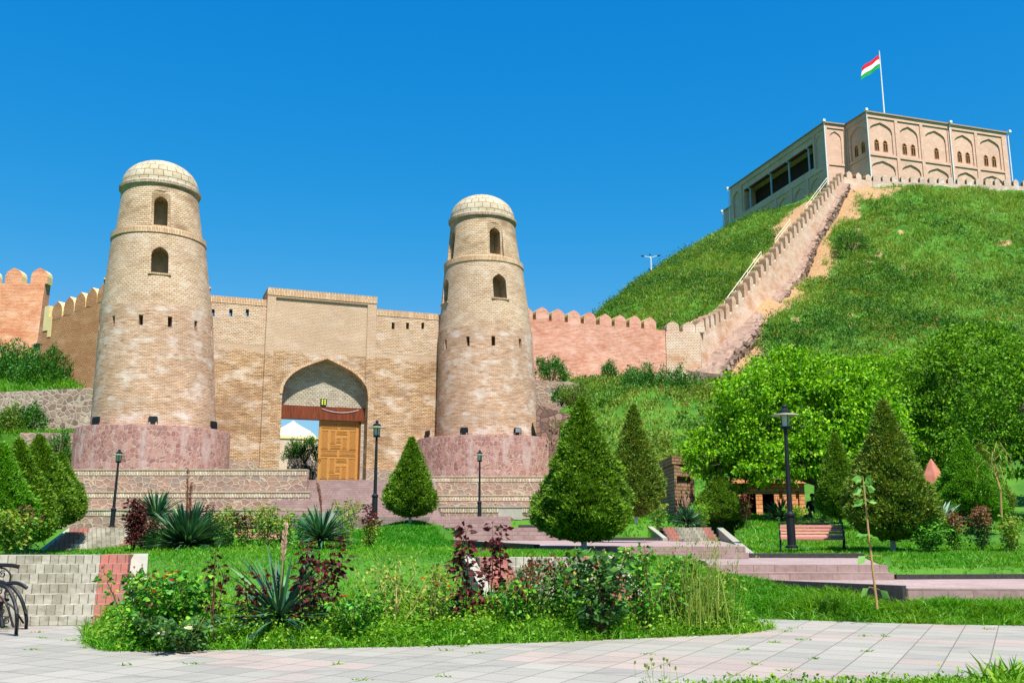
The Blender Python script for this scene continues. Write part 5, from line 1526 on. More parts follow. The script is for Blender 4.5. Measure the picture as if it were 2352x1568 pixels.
# ------------------------------------------------------------------ benches
def spiral(c, r0, r1, a0, turns, ax, n=16):
    return [Vector(c) + (ax[0] * math.cos(a0 + turns * 2 * math.pi * k / n) + ax[1] * math.sin(a0 + turns * 2 * math.pi * k / n)) * (r0 + (r1 - r0) * k / n) for k in range(n + 1)]
def make_bench():
    # local: x along the bench, front = -y
    t = thing('park_bench', 'x', 'bench', group='pink slatted park benches')
    L = 1.9
    back = [(-.02 + .16 * k / 4, .47 + .11 * k) for k in range(5)]
    prof = [(-.34, .41), (-.24, .435), (-.14, .435), (-.04, .44), (.05, .5), (.1, .6), (.13, .7), (.155, .8)]
    ang = [.15, .1, 0, .25, 1.0, 1.2, 1.3, 1.35]
    for (y, z), a in zip(prof, ang):
        b = MB(); b.box((0, 0, 0), (1, 1, 1), M=Matrix.Translation((0, y, z)) @ Matrix.Rotation(a, 4, 'X') @ Matrix.Diagonal((L, .075, .035, 1)))
        b.build('slat', [M['slat']], t)
    b = MB(); b.tube([(-L / 2 - .03, .17, .9), (L / 2 + .03, .17, .9)], .022, 6); b.build('top_rail', [M['black']], t)
    X = (Vector((1, 0, 0)), Vector((0, 0, 1)))
    b = MB()
    for k in range(5):
        x = -.6 + .3 * k
        b.tube(spiral((x, .17, .99), .08, .015, -1.6, 1.3, X), .011, 5)
    b.tube([(-.8 + 1.6 * q / 14, .17, .91 + .13 * math.sin(math.pi * q / 14)) for q in range(15)], .011, 5)
    b.build('scroll_crest', [M['black']], t)
    for s in (-1, 1):
        x = s * (L / 2 - .12 * 0)
        b = MB()
        fr = [(-.42, .405), (-.3, .39), (-.1, .4), (.0, .43), (.09, .52), (.13, .66), (.165, .9)]
        b.tube([(x, y, z) for y, z in fr], .024, 6)
        b.tube([(x, -.3, .39), (x, -.27, .3), (x, -.3, .15), (x, -.36, 0)], .026, 6)
        b.tube([(x, .06, .47), (x, .14, .33), (x, .22, .15), (x, .3, 0)], .026, 6)
        b.tube([(x, -.25, .37), (x, -.05, .26), (x, .1, .1), (x, .14, .02)], .014, 5)
        b.tube([(x, .13, .66), (x, -.08, .68), (x, -.28, .66), (x, -.38, .6)], .02, 6)
        b.tube([(x, -.38, .6), (x, -.33, .5), (x, -.36, .41)], .014, 5)
        Yx = (Vector((0, 1, 0)), Vector((0, 0, 1)))
        for (cy, cz, r) in ((-.2, .53, .07), (-.05, .58, .05), (-.12, .2, .08), (.02, .3, .06), (.2, .5, .07), (.2, .72, .06)):
            b.tube(spiral((x, cy, cz), r, .015, 1.0, 1.4, Yx), .009, 5)
        b.box((x, -.36, .015), (.09, .09, .03)); b.box((x, .3, .015), (.09, .09, .03))
        b.build('side_frame', [M['black']], t)
    return t
bench0 = make_bench()
bp = P(1866, 1268, 30.6)
for i, (loc, rz, sc, lab) in enumerate(((bp, R(-14), 1.0, 'pink slatted bench on the lawn beside the tall black lamp'),
                                        (Vector((-9.45, 36.0, P(550, 1210, 36).z - .93)), R(4), 1.0, 'pink bench half hidden behind rose bushes and the big yucca'),
                                        (Vector((P(-22, 1447, 15.7).x - 1.05, 15.7, 0.0)), R(62), 1.12, 'bench at the left edge with curled black iron legs'))):
    o = bench0 if i == 0 else dup(bench0, (0, 0, 0))
    o.location = loc; o.rotation_euler = (0, 0, rz); o['label'] = lab; o.scale = (sc,) * 3

# big curled iron legs and arm bars at the visible end of the bench on the left edge
Mi = (Matrix.Translation(o.location) @ Matrix.Rotation(o.rotation_euler.z, 4, 'Z') @ Matrix.Diagonal((sc, sc, sc, 1))).inverted()
def iron(pts, r, name='curved_leg'):
    ps = [P(x, y, Y) for x, y, Y in pts]
    out = []
    for i in range(len(ps) - 1):
        p0, p1, p2, p3 = ps[max(i - 1, 0)], ps[i], ps[i + 1], ps[min(i + 2, len(ps) - 1)]
        for k in range(5):
            q = k / 5
            out.append(.5 * ((2 * p1) + (p2 - p0) * q + (2 * p0 - 5 * p1 + 4 * p2 - p3) * q * q + (3 * p1 - p0 - 3 * p2 + p3) * q ** 3))
    out.append(ps[-1])
    b = MB(); b.tube([Mi @ p for p in out], r, 7)
    return b.build(name, [M['black']], o, world=False)
iron([(-30, 1339, 15.3), (-5, 1342, 15.25), (18, 1352, 15.2), (34, 1385, 15.15), (39, 1425, 15.12), (37, 1456.5, 15.6)], .026)
iron([(0, 1336, 16.3), (25, 1345, 16.25), (45, 1368, 16.2), (57, 1400, 16.2), (61, 1425, 16.2), (60, 1440, 16.5)], .026)
iron([(-30, 1362, 15.3), (-5, 1366, 15.25), (15, 1388, 15.2), (25, 1420, 15.2), (31, 1440, 15.2)], .015, 'iron_scroll')
iron([(10, 1380, 16.2), (28, 1392, 16.2), (42, 1412, 16.2), (54, 1430, 16.3)], .014, 'iron_scroll')
iron([(-40, 1297, 16.4), (0, 1297, 16.4), (28, 1298, 16.4), (43, 1301, 16.4)], .03, 'arm_bar')
iron([(0, 1303, 16.4), (14, 1307, 16.4), (24, 1320, 16.4), (22, 1336, 16.4)], .014, 'iron_scroll')
iron([(12, 1340, 15.9), (36, 1338, 15.9), (52, 1343, 15.9), (62, 1350, 15.9)], .028, 'arm_bar')
for (cx_, cy_, r_) in ((6, 1318, .06), (18, 1360, .05), (4, 1402, .07), (16, 1425, .05)):
    c_ = P(cx_, cy_, 15.8)
    b = MB(); b.tube([Mi @ p for p in spiral(c_, r_, .012, 1.0, 1.5, (Vector((1, 0, 0)), Vector((0, 0, 1))))], .009, 5); b.build('iron_scroll', [M['black']], o, world=False)
# ------------------------------------------------------------------ brick park buildings under the trees
t = thing('brick_pavilion', 'orange brick pavilion with dark openings under the mulberry tree', 'pavilion', (P(1770, 1180, 48).x, 49.5, 2.0))
x0, x1 = P(1684, 1180, 48).x, P(1851, 1180, 48).x
zt = P(1770, 1110, 48).z
b = MB()
b.hexa([(x0, 48, 1.6), (x1, 48, 1.6), (x1, 51.5, 1.6), (x0, 51.5, 1.6)], [(x0, 48, zt), (x1, 48, zt), (x1, 51.5, zt), (x0, 51.5, zt)])
o = b.build('wall', [M['kiosk'], M['dark_in']], t)
c = MB()
for (a, d_) in ((1716, 1737), (1752, 1779)):
    xa_, xb_ = P(a, 1160, 48).x, P(d_, 1160, 48).x
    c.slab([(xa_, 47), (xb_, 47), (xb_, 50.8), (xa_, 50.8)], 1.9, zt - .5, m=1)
for px_ in (1795, 1833):
    xm = P(px_, 1160, 48).x
    c.slab([(xm - .09, 47), (xm + .09, 47), (xm + .09, 48.12), (xm - .09, 48.12)], 2.1, zt - .35, m=0)
cut(o, c)
b = MB(); b.slab([(x0 - .25, 47.7), (x1 + .25, 47.7), (x1 + .25, 51.8), (x0 - .25, 51.8)], zt + .002, zt + .22); b.build('roof', [M['kiosk']], t)
t = thing('brick_pier', 'tall shaded brown brick pier left of the mulberry tree', 'brick pier', (P(1575, 1160, 45).x, 45, 2))
x0, x1 = P(1549, 1100, 44).x, P(1606, 1100, 44).x
zt = P(1570, 1047, 44).z
b = MB(); b.hexa([(x0, 44, 1.6), (x1, 45.2, 1.6), (x1 + .2, 48.5, 1.6), (x0, 48.5, 1.6)], [(x0, 44, zt - .35), (x1, 45.2, zt - .35), (x1 + .2, 48.5, zt - .35), (x0, 48.5, zt - .35)]); o = b.build('shaft', [M['pier']], t)
c = MB(); dN = Vector((x1 - x0, 1.2, 0)); Ld = dN.length; dN.normalize(); nN = Vector((dN.y, -dN.x, 0))
c.prism([Vector((x0, 44, 0)) + dN * s + up * z - nN * .15 for s, z in rect(.2, Ld - .15, 1.9, zt - .9)], nN * .6); cut(o, c)
b = MB(); b.hexa([(x0 - .1, 43.88, zt - .348), (x1 + .1, 45.1, zt - .348), (x1 + .3, 48.7, zt - .348), (x0 - .1, 48.7, zt - .348)], [(x0 - .1, 43.88, zt), (x1 + .1, 45.1, zt), (x1 + .3, 48.7, zt), (x0 - .1, 48.7, zt)]); b.build('coping', [M['pier']], t)
# gazebo with a pyramid roof
g = P(2143, 1115, 40)
t = thing('gazebo', 'small gazebo with a red tiled pyramid roof between clipped thujas', 'gazebo', (g.x, 40, 2.0))
zr = g.z; za = P(2141, 1053, 40).z
b = MB()
rings = [(.62, zr), (.43, zr + (za - zr) * .38), (.18, zr + (za - zr) * .78), (.02, za)]
b.lathe([(r_ * .98, z - zr) for r_, z in rings], 6, (g.x, 40, zr), a0=.3); b.build('roof', [M['gazebo']], t)
b = MB(); b.lathe([(.57, -.14), (.57, -.002)], 6, (g.x, 40, zr), a0=.3); b.build('eave', [M['wood_red']], t)
for k in range(6):
    a = .3 + k * math.pi / 3
    b = MB(); b.tube([(g.x + .48 * math.cos(a), 40 + .48 * math.sin(a), 1.7), (g.x + .48 * math.cos(a), 40 + .48 * math.sin(a), zr - .18)], .06, 6); b.build('post', [M['wood_red']], t)
b = MB(); b.lathe([(.42, 1.6), (.42, 2.3)], 6, (g.x, 40, 0), a0=.3); b.build('parapet', [M['pier']], t)

# ------------------------------------------------------------------ clipped thujas
_tp = np.array([(0.055, .12), (.08, .5), (.12, .78), (.19, .97), (.27, 1.0), (.4, .87), (.6, .58), (.8, .3), (.93, .12), (1.0, .015)])
def make_thuja(label, H, W, mat, n=5200, wash=True, group='clipped conical thujas', sharp=1.0, lean=0.0, leafs=.15, low=0.0):
    leafs *= .8; n = int(n * 1.45); W *= .89
    t = thing('thuja_tree', label, 'thuja', group=group)
    prof = _tp.copy()
    prof[:, 0] = np.where(prof[:, 0] < .3, prof[:, 0] - low * (1 - prof[:, 0] / .3), prof[:, 0])
    h = rng.uniform(0, 1, n * 3)
    acc = np.interp(h, prof[:, 0], prof[:, 1])
    h = h[(rng.uniform(0, 1, n * 3) < acc * .9 + .1) & (h > prof[0, 0])][:n]
    n = len(h)
    r = np.interp(h, prof[:, 0], prof[:, 1]) * W / 2
    a = rng.uniform(0, 2 * np.pi, n)
    lump = 1 + .1 * np.sin(a * 3 + h * 9 + rng.uniform(0, 6)) + .07 * np.sin(a * 7 - h * 23) + .05 * np.sin(a * 5 + h * 37)
    depth = rng.uniform(.74, 1.06, n)
    rr = r * lump * depth
    p = np.stack([rr * np.cos(a) + lean * h * H, rr * np.sin(a), h * H], 1)
    out = np.stack([np.cos(a), np.sin(a), np.full(n, .35)], 1)
    pos, dr = [], []
    for k in range(5):
        pos.append(p + rng.normal(0, .03, (n, 3)))
        dr.append(out + rng.normal(0, .55, (n, 3)) + np.array([0, 0, .25]))
    pos, dr = np.concatenate(pos), np.concatenate(dr)
    sc = leafs * (H / 3.7) ** .5
    v, f = leaves_np(pos, dr, rng.uniform(.6, 1.25, len(pos)) * sc, rng.uniform(.25, .45, len(pos)) * sc)
    mesh_np('foliage', v, f, M[mat], t)
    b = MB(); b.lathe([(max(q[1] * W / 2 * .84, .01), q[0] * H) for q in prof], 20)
    core = b.build('light_block_core', [M['thuja_core']], t, smooth=True)  # added solid dark core that blocks light inside the foliage
    if lean:
        for vv in core.data.vertices: vv.co.x += lean * vv.co.z
    b = MB(); b.tube([(0, 0, -.15), (.01, 0, H * .08), (0, .01, H * .16)], [.035 * W, .03 * W, .03 * W], 10)
    b.build('trunk', [M['whitewash'] if wash else M['bark']], t)
    return t
def put(t, x, y, Y, rz=None, dz=0.0):
    p = P(x, y, Y)
    t.location = (p.x, p.y, p.z + dz)
    t.rotation_euler = (0, 0, random.uniform(0, 6.28) if rz is None else rz)
    return t
put(make_thuja('neat bright green thuja on the grass mound before the gate stairs', 3.25, 2.12, 'thuja', n=4200), 942, 1197, 38)
put(make_thuja('largest thuja, a wide dark green cone in front of the pink landing', 3.85, 2.62, 'thuja', n=7500, leafs=.14), 1342, 1262, 25)
put(make_thuja('dark tall thuja standing behind and right of the largest thuja', 3.85, 1.95, 'thuja_dk', n=5000, leafs=.13, low=.04), 1461, 1190, 33)
put(make_thuja('broad dull olive thuja with white trunk behind the sapling', 4.35, 2.72, 'thuja_dk', n=8000, leafs=.14), 2052, 1258, 29)
put(make_thuja('narrow thuja between the mulberry trunk and the broad olive thuja', 3.3, 1.85, 'thuja', n=4200, wash=False, leafs=.13, low=.06), 1930, 1190, 38)
put(make_thuja('rounded green thuja right of the red roofed gazebo', 3.4, 3.0, 'thuja_br', n=6500, wash=False, leafs=.14, low=.06), 2228, 1204, 38)
put(make_thuja('grey-green thuja peeping out behind the rounded one at the right edge', 3.1, 2.2, 'thuja_dk', n=3600, wash=False, low=.06), 2266, 1190, 41)
put(make_thuja('shaded thuja under the mulberry branches beside the brick pier', 2.0, 2.3, 'thuja', n=4000, wash=False, low=.06), 1655, 1195, 41)
put(make_thuja('bright yellow-green thuja at the very left edge', 2.05, 1.5, 'thuja_br', n=4000, wash=False, low=.06, lean=-.08, group='thuja cluster on the left'), 4, 1222, 23, rz=0)
put(make_thuja('olive thuja, second in the cluster at the left edge', 2.7, 1.75, 'thuja', n=4200, wash=False, low=.06, lean=-.17, group='thuja cluster on the left'), 62, 1245, 26, rz=0)
put(make_thuja('dark green thuja, tallest of the cluster at the left edge', 2.58, 2.05, 'thuja', n=4600, wash=False, low=.06, lean=-.13, group='thuja cluster on the left'), 98, 1200, 29, rz=0)
put(make_thuja('slim thuja, farthest right of the cluster at the left edge', 2.25, 1.6, 'thuja', n=3600, wash=False, low=.06, lean=-.08, group='thuja cluster on the left'), 140, 1204, 31, rz=0)

# ------------------------------------------------------------------ leafy trees
def make_tree(label, trunk_h, blobs, mat, nleaf, leaf=.16, tr=.2, group='leafy trees on the right', seed=1, lean=(0, 0), limb=True):
    # blobs: (x, y, z, rx, ry, rz, share)
    t = thing('leafy_tree', label, 'tree', group=group)
    rs = np.random.default_rng(seed)
    b = MB()
    top = Vector((lean[0], lean[1], trunk_h))
    b.tube([(0, 0, -.3), (lean[0] * .3, lean[1] * .3, trunk_h * .4), top], [tr * 1.25, tr, tr * .8], 10)
    for (x, y, z, rx, ry, rz, sh) in blobs:
        c = Vector((x, y, z))
        m = top.lerp(c, .5) + Vector((rs.normal(0, .25), rs.normal(0, .25), .25))
        b.tube([top - Vector((0, 0, .2)), m, c], [tr * .55, tr * .32, tr * .1], 7)
        for k in range(7):
            e = c + Vector((rs.normal(0, .55) * rx, rs.normal(0, .55) * ry, rs.normal(0.1, .5) * rz))
            b.tube([m.lerp(c, rs.uniform(.1, .9)), e], [tr * .13, tr * .04], 5)
    b.build('trunk', [M['bark']], t)
    pos, dr = [], []
    tot = sum(q[6] for q in blobs)
    for (x, y, z, rx, ry, rz, sh) in blobs:
        nc = max(8, int(nleaf * sh / tot / 44))
        u = unit(rs.normal(size=(nc, 3)))
        rad = rs.uniform(.55, 1.12, (nc, 1)) ** .6
        cc = np.array([x, y, z]) + u * rad * np.array([rx, ry, rz])
        k = 44
        spread = .30 * (rx * ry * rz) ** (1 / 3) * .5
        pp = np.repeat(cc, k, 0) + rs.normal(0, 1, (nc * k, 3)) * np.array([spread, spread, spread * .5])
        od = np.repeat(u, k, 0) * .6 + rs.normal(0, .6, (nc * k, 3)) + np.array([0, 0, -.25])
        pos.append(pp); dr.append(od)
    pos, dr = np.concatenate(pos), np.concatenate(dr)
    v, f = leaves_np(pos, dr, rs.uniform(.7, 1.3, len(pos)) * leaf, rs.uniform(.5, .8, len(pos)) * leaf, fold=.15, droop=.15)
    mesh_np('crown', v, f, M[mat], t)
    return t
t = make_tree('wide bright green mulberry tree with dark trunk and low branches', 1.7,
    [(-.3, 0, 4.6, 2.4, 2.2, 1.7, 3), (-3.0, 0, 3.6, 1.9, 1.7, 1.5, 2), (-2.6, -.5, 5.3, 1.7, 1.5, 1.3, 1.5), (2.0, .3, 4.6, 1.9, 1.8, 1.5, 2), (3.3, .8, 3.5, 1.3, 1.1, .9, 1), (-4.6, -.2, 3.0, 1.3, 1.1, .9, .9), (-1.2, -1.2, 2.7, 2.2, 1.0, .9, 1.3), (1.2, 0, 6.0, 1.6, 1.4, 1.2, 1.1), (-1.0, .2, 6.6, 1.6, 1.4, 1.0, 1), (-3.6, .6, 1.9, 1.3, 1.0, .8, .6), (.6, -.8, 2.9, 1.5, 1.0, .7, .8), (-2.7, -1.4, 2.0, 1.3, .9, .6, .7), (-5.0, -.9, 2.4, 1.0, .8, .7, .5)],
    'mulberry', 46000, leaf=.165, tr=.24, seed=3)
put(t, 1886, 1192, 42, rz=0)
t = make_tree('tall dense tree with glossy leaves rising above the gazebo', 2.6,
    [(0, 0, 7.2, 2.9, 2.6, 2.2, 3), (-2.9, 0, 5.8, 1.8, 1.8, 1.6, 1.5), (2.9, 0, 6.6, 2.2, 2.0, 1.9, 2), (1.2, 0, 9.0, 2.1, 1.9, 1.3, 1.6), (-1.0, -.6, 4.6, 1.9, 1.4, 1.0, 1.2), (3.4, -.4, 4.4, 2.0, 1.6, 1.3, 1.3)],
    'darktree', 32000, leaf=.19, tr=.26, seed=5)
put(t, 2222, 1170, 53, rz=0)
t = make_tree('dark leafy tree cut by the right edge of the picture', 2.4,
    [(0, 0, 5.8, 2.8, 2.4, 2.4, 3), (-2.0, 0, 4.2, 1.8, 1.6, 1.6, 1.5), (1.6, 0, 7.6, 2.2, 2.0, 1.6, 1.5), (-.8, -.4, 2.9, 2.2, 1.2, 1.0, 1)],
    'darktree', 15000, leaf=.17, tr=.25, seed=8)
put(t, 2380, 1190, 46, rz=0)
t = make_tree('shaded tree filling the gap behind the gazebo roof', 2.2,
    [(0, 0, 5.0, 2.6, 2.0, 2.0, 3), (-2.2, 0, 3.8, 1.8, 1.5, 1.4, 1.4), (2.2, 0, 4.2, 1.8, 1.6, 1.6, 1.4), (0, -.3, 2.4, 2.6, 1.0, 1.0, 1.2)],
    'darktree', 15000, leaf=.18, tr=.22, seed=11)
put(t, 2110, 1185, 60, rz=0)
t = make_tree('low bushy tree on the slope left of the mulberry crown', 1.0,
    [(0, 0, 2.6, 2.0, 1.7, 1.3, 2), (-1.5, 0, 1.9, 1.2, 1.1, 1.0, 1), (1.7, 0, 2.9, 1.3, 1.2, 1.1, 1)],
    'mulberry', 8000, leaf=.17, tr=.14, seed=12)
put(t, 1800, 905, 78, rz=0, dz=-.6)
t = make_tree('yellow-green bushy tree below the stone footing of the hill wall', .9,
    [(0, 0, 2.4, 2.2, 1.8, 1.2, 2), (2.6, 0, 2.9, 1.7, 1.4, 1.2, 1.4), (-2.0, 0, 1.5, 1.3, 1.1, .9, .8)],
    'mulberry', 9000, leaf=.18, tr=.14, seed=13)
put(t, 1990, 895, 82, rz=0, dz=-.6)
# small weeping willow at the right edge
t = thing('young_willow', 'thin young willow with sparse drooping twigs at the right edge', 'tree')
b = MB(); b.tube([(0, 0, -.1), (-.05, 0, .9), (.12, 0, 1.6), (.02, 0, 2.3)], [.045, .04, .03, .015], 7)
tw = []
for k in range(11):
    a = k * 2.4; h = 1.3 + .1 * k; r_ = random.uniform(.35, .75)
    pts = [Vector((0.05, 0, h)), Vector((math.cos(a) * r_ * .6, math.sin(a) * r_ * .6, h + .38)), Vector((math.cos(a) * r_, math.sin(a) * r_, h + .1)), Vector((math.cos(a) * r_ * 1.15, math.sin(a) * r_ * 1.15, h - .45))]
    b.tube(pts, [.016, .012, .008, .004], 5); tw.append(pts)
b.build('trunk', [M['bark_lt']], t)
pos = np.array([list(q[1].lerp(q[3], f_) if f_ > .5 else q[0].lerp(q[1], f_ * 2)) for q in tw for f_ in np.linspace(.2, 1, 26)]) + rng.normal(0, .05, (len(tw) * 26, 3))
v, f = leaves_np(pos, rng.normal(0, .4, pos.shape) + np.array([0, 0, -1.]), .15, .045)
mesh_np('crown', v, f, M['weeds'], t)
put(t, 2300, 1180, 36)

# ------------------------------------------------------------------ person sitting in the shade
def make_person(p, rz):
    t = thing('person', 'person in dark clothes sitting in the shade of the mulberry trunk', 'person', p, rz)
    def skin_mesh(name, joints, edges, rad, mat, root=0):
        me = bpy.data.meshes.new(name); me.from_pydata(joints, edges, []); me.materials.append(mat)
        o = bpy.data.objects.new(name, me); C.objects.link(o)
        sk_ = o.modifiers.new('s', 'SKIN'); sub = o.modifiers.new('u', 'SUBSURF'); sub.levels = 2; sub.render_levels = 2
        for i, r_ in enumerate(rad): me.skin_vertices[0].data[i].radius = (r_, r_) if not hasattr(r_, '__len__') else r_
        me.skin_vertices[0].data[root].use_root = True
        bpy.context.view_layer.update()
        nm = bpy.data.meshes.new_from_object(o.evaluated_get(bpy.context.evaluated_depsgraph_get()))
        o.modifiers.clear(); o.data = nm; nm.name = name
        if not nm.materials: nm.materials.append(mat)
        nm.polygons.foreach_set('use_smooth', np.ones(len(nm.polygons), bool))
        o.parent = t
        return o
    # seated figure facing -y: pelvis 0.5 above the ground
    J = [(0, 0, .52), (0, .02, .72), (0, .02, .95), (0, 0, 1.06), (0, -.02, 1.14), (0, -.03, 1.24), (0, -.02, 1.31)]
    Rd = [(.16, .12), (.14, .10), (.17, .11), (.06, .06), (.055, .06), (.085, .1), (.06, .07)]
    E = [(0, 1), (1, 2), (2, 3), (3, 4), (4, 5), (5, 6)]
    for s in (-1, 1):
        i = len(J)
        J += [(s * .19, .02, .97), (s * .25, -.04, .72), (s * .15, -.25, .62), (s * .11, -.33, .6)]
        Rd += [.055, .045, .034, (.035, .02)]
        E += [(2, i), (i, i + 1), (i + 1, i + 2), (i + 2, i + 3)]
        k = len(J)
        for q in range(4):                      # fingers
            J += [(s * (.075 + .02 * q), -.4 + .006 * abs(q - 1.5), .585), (s * (.07 + .018 * q), -.435 + .008 * abs(q - 1.5), .565)]
            Rd += [.009, .008]; E += [(i + 3, len(J) - 2), (len(J) - 2, len(J) - 1)]
        J += [(s * .06, -.36, .59)]; Rd += [.01]; E += [(i + 3, len(J) - 1)]
        i = len(J)
        J += [(s * .1, -.06, .5), (s * .13, -.45, .5), (s * .13, -.42, .1), (s * .14, -.55, .04)]
        Rd += [.085, .06, .042, .035]
        E += [(0, i), (i, i + 1), (i + 1, i + 2), (i + 2, i + 3)]
    body = skin_mesh('body', J, E, Rd, M['skin'])
    j = [(0, 0, .5), (0, .02, .72), (0, .02, .95), (0, 0, 1.03)]
    e = [(0, 1), (1, 2), (2, 3)]; rd = [(.18, .14), (.165, .125), (.19, .13), (.075, .075)]
    for s in (-1, 1):
        i = len(j); j += [(s * .2, .02, .97), (s * .25, -.04, .72), (s * .165, -.22, .63)]; rd += [.068, .058, .046]; e += [(2, i), (i, i + 1), (i + 1, i + 2)]
    skin_mesh('jacket', j, e, rd, M['cloth'])
    j = [(0, 0, .5)]; e = []; rd = [(.17, .13)]
    for s in (-1, 1):
        i = len(j); j += [(s * .1, -.06, .5), (s * .13, -.45, .5), (s * .13, -.42, .12)]; rd += [.1, .075, .06]; e += [(0, i), (i, i + 1), (i + 1, i + 2)]
    skin_mesh('trousers', j, e, rd, M['cloth2'])
    b = MB(); b.lathe([(.1, -.02), (.108, .03), (.09, .09), (.05, .12), (.005, .128)], 16, (0, .0, 1.25)); b.build('hair', [M['hair']], t, smooth=True, world=False)
    b = MB()
    for s in (-1, 1): b.box((s * .032, -.122, 1.245), (.022, .012, .01))
    b.box((0, -.13, 1.222), (.02, .03, .035)); b.box((0, -.122, 1.19), (.045, .012, .008))
    b.build('face', [M['hair']], t, world=False)
    return t
pz = P(1868, 1185, 44)
make_person((pz.x, 44.0, pz.z - .35), R(-20))
b = MB(); b.box((pz.x, 44.05, pz.z + .04), (1.3, .42, .08)); b.box((pz.x - .5, 44.05, pz.z - .2), (.1, .36, .4)); b.box((pz.x + .5, 44.05, pz.z - .2), (.1, .36, .4))
o = b.build('bench_seat_block', [M['pier']]); o.name = 'low_bench'; setp(o, 'low bench in the tree shade under the sitting person', 'bench')

# ------------------------------------------------------------------ yuccas
def make_yucca(label, n, L, mat='yucca', spikes=(), w=.045, group='yuccas in the flower beds', spmat='spike', up_=.15, stem=0.0):
    t = thing('yucca_plant', label, 'yucca', group=group)
    a = rng.uniform(0, 2 * np.pi, n); e = np.arcsin(np.clip(rng.uniform(up_ - .3, 1, n), -.25, .98))
    d = np.stack([np.cos(a) * np.cos(e), np.sin(a) * np.cos(e), np.sin(e)], 1)
    p = d * .05 + np.array([0, 0, .08 + stem]) + rng.normal(0, .02, (n, 3))
    ln_ = L * rng.uniform(.75, 1.1, n)
    # stiff channelled leaves: 7 points
    h = unit(np.cross(d, np.array([0, 0, 1.]) + rng.normal(0, .2, (n, 3))))
    nn = np.cross(h, d)
    def q(f_, ww, dn): return p + d * (ln_ * f_)[:, None] + h * w * ww + nn * (w * .3 * abs(ww)) + np.array([0, 0, -1.]) * (dn * ln_ * .07)[:, None]
    V = np.stack([q(0, -.5, 0), q(0, .5, 0), q(.4, -.6, .1), q(.4, .6, .1), q(.75, -.42, .5), q(.75, .42, .5), q(1, 0, 1.2)], 1).reshape(-1, 3)
    i = (np.arange(n) * 7)[:, None]
    F_ = np.concatenate([i + np.array([[x]]).reshape(1, 3) for x in ([0, 1, 3], [0, 3, 2], [2, 3, 5], [2, 5, 4], [4, 5, 6])], 1).reshape(-1, 3)
    mesh_np('leaves', V, F_, M[mat], t)
    b = MB(); b.tube([(0, 0, -.1), (0, 0, .12 + stem)], [.09, .07], 8); b.build('stem', [M['bark']], t)
    for (dx, dy, h0, h1, bend) in spikes:
        pts = [Vector((dx * f_ + bend * f_ ** 3, dy * f_, .15 + (h1) * f_ - abs(bend) * .35 * f_ ** 4)) for f_ in np.linspace(0, 1, 9)]
        b = MB(); b.tube(pts, [.022] * 5 + [.016, .014, .01, .006], 6)
        o = b.build('flower_stalk', [M['stem_red'] if spmat == 'spike' else M['stem']], t)
        m = 150
        f_ = rng.uniform(h0, 1, m)
        c = np.array([[dx * x + bend * x ** 3, dy * x, .15 + h1 * x - abs(bend) * .35 * x ** 4] for x in f_])
        rd = (.03 if spmat == 'spike' else .022) * np.sin(np.clip((1.05 - f_) / (1.05 - h0), 0, 1) * 2.6 + .25)
        aa = rng.uniform(0, 6.28, m)
        c = c + np.stack([np.cos(aa) * rd, np.sin(aa) * rd, 0 * aa], 1)
        v, fc = leaves_np(c, np.stack([np.cos(aa) * .4, np.sin(aa) * .4, np.full(m, 1.)], 1), .06, .025)
        mesh_np('flowers', v, fc, M[spmat], o)
    return t
put(make_yucca('biggest yucca, a broad dark rosette with three dried flower stalks', 820, 1.42, spikes=((-.08, 0, .6, 1.75, -.22), (.1, .1, .55, 2.1, -.1), (-.4, 0, .65, 1.35, .3)), w=.05), 428, 1262, 27.5)
put(make_yucca('small yucca partly hidden behind the biggest one', 220, .95, w=.055), 358, 1196, 30)
put(make_yucca('tidy yucca with one bent pink stalk before the grey stone block', 280, 1.0, spikes=((.02, 0, .55, 1.5, .16),), w=.05), 737, 1246, 26.5)
put(make_yucca('front yucca with long leaves and a pink pointed flower bud', 120, 1.2, spikes=((.0, 0, .55, 1.3, -.04),), spmat='spike_pk', w=.046, up_=.05), 642, 1432, 14.6)
put(make_yucca('yucca in front of the middle paver stairs, behind rose buds', 60, .8, w=.05, up_=.5), 1335, 1392, 16.6)
put(make_yucca('yucca with pale pink spikes beside the small upper stairs', 180, .75, spikes=((-.05, 0, .6, .85, 0), (.08, 0, .6, .85, 0.03)), spmat='spike_pk', w=.05), 1578, 1205, 37)
put(make_yucca('yucca in the shade before the orange pavilion', 160, .95, w=.06), 1795, 1192, 41)
put(make_yucca('pale grey agave leaning out behind the broad olive thuja', 70, 1.0, mat='yucca_lt', w=.09), 2160, 1212, 33)

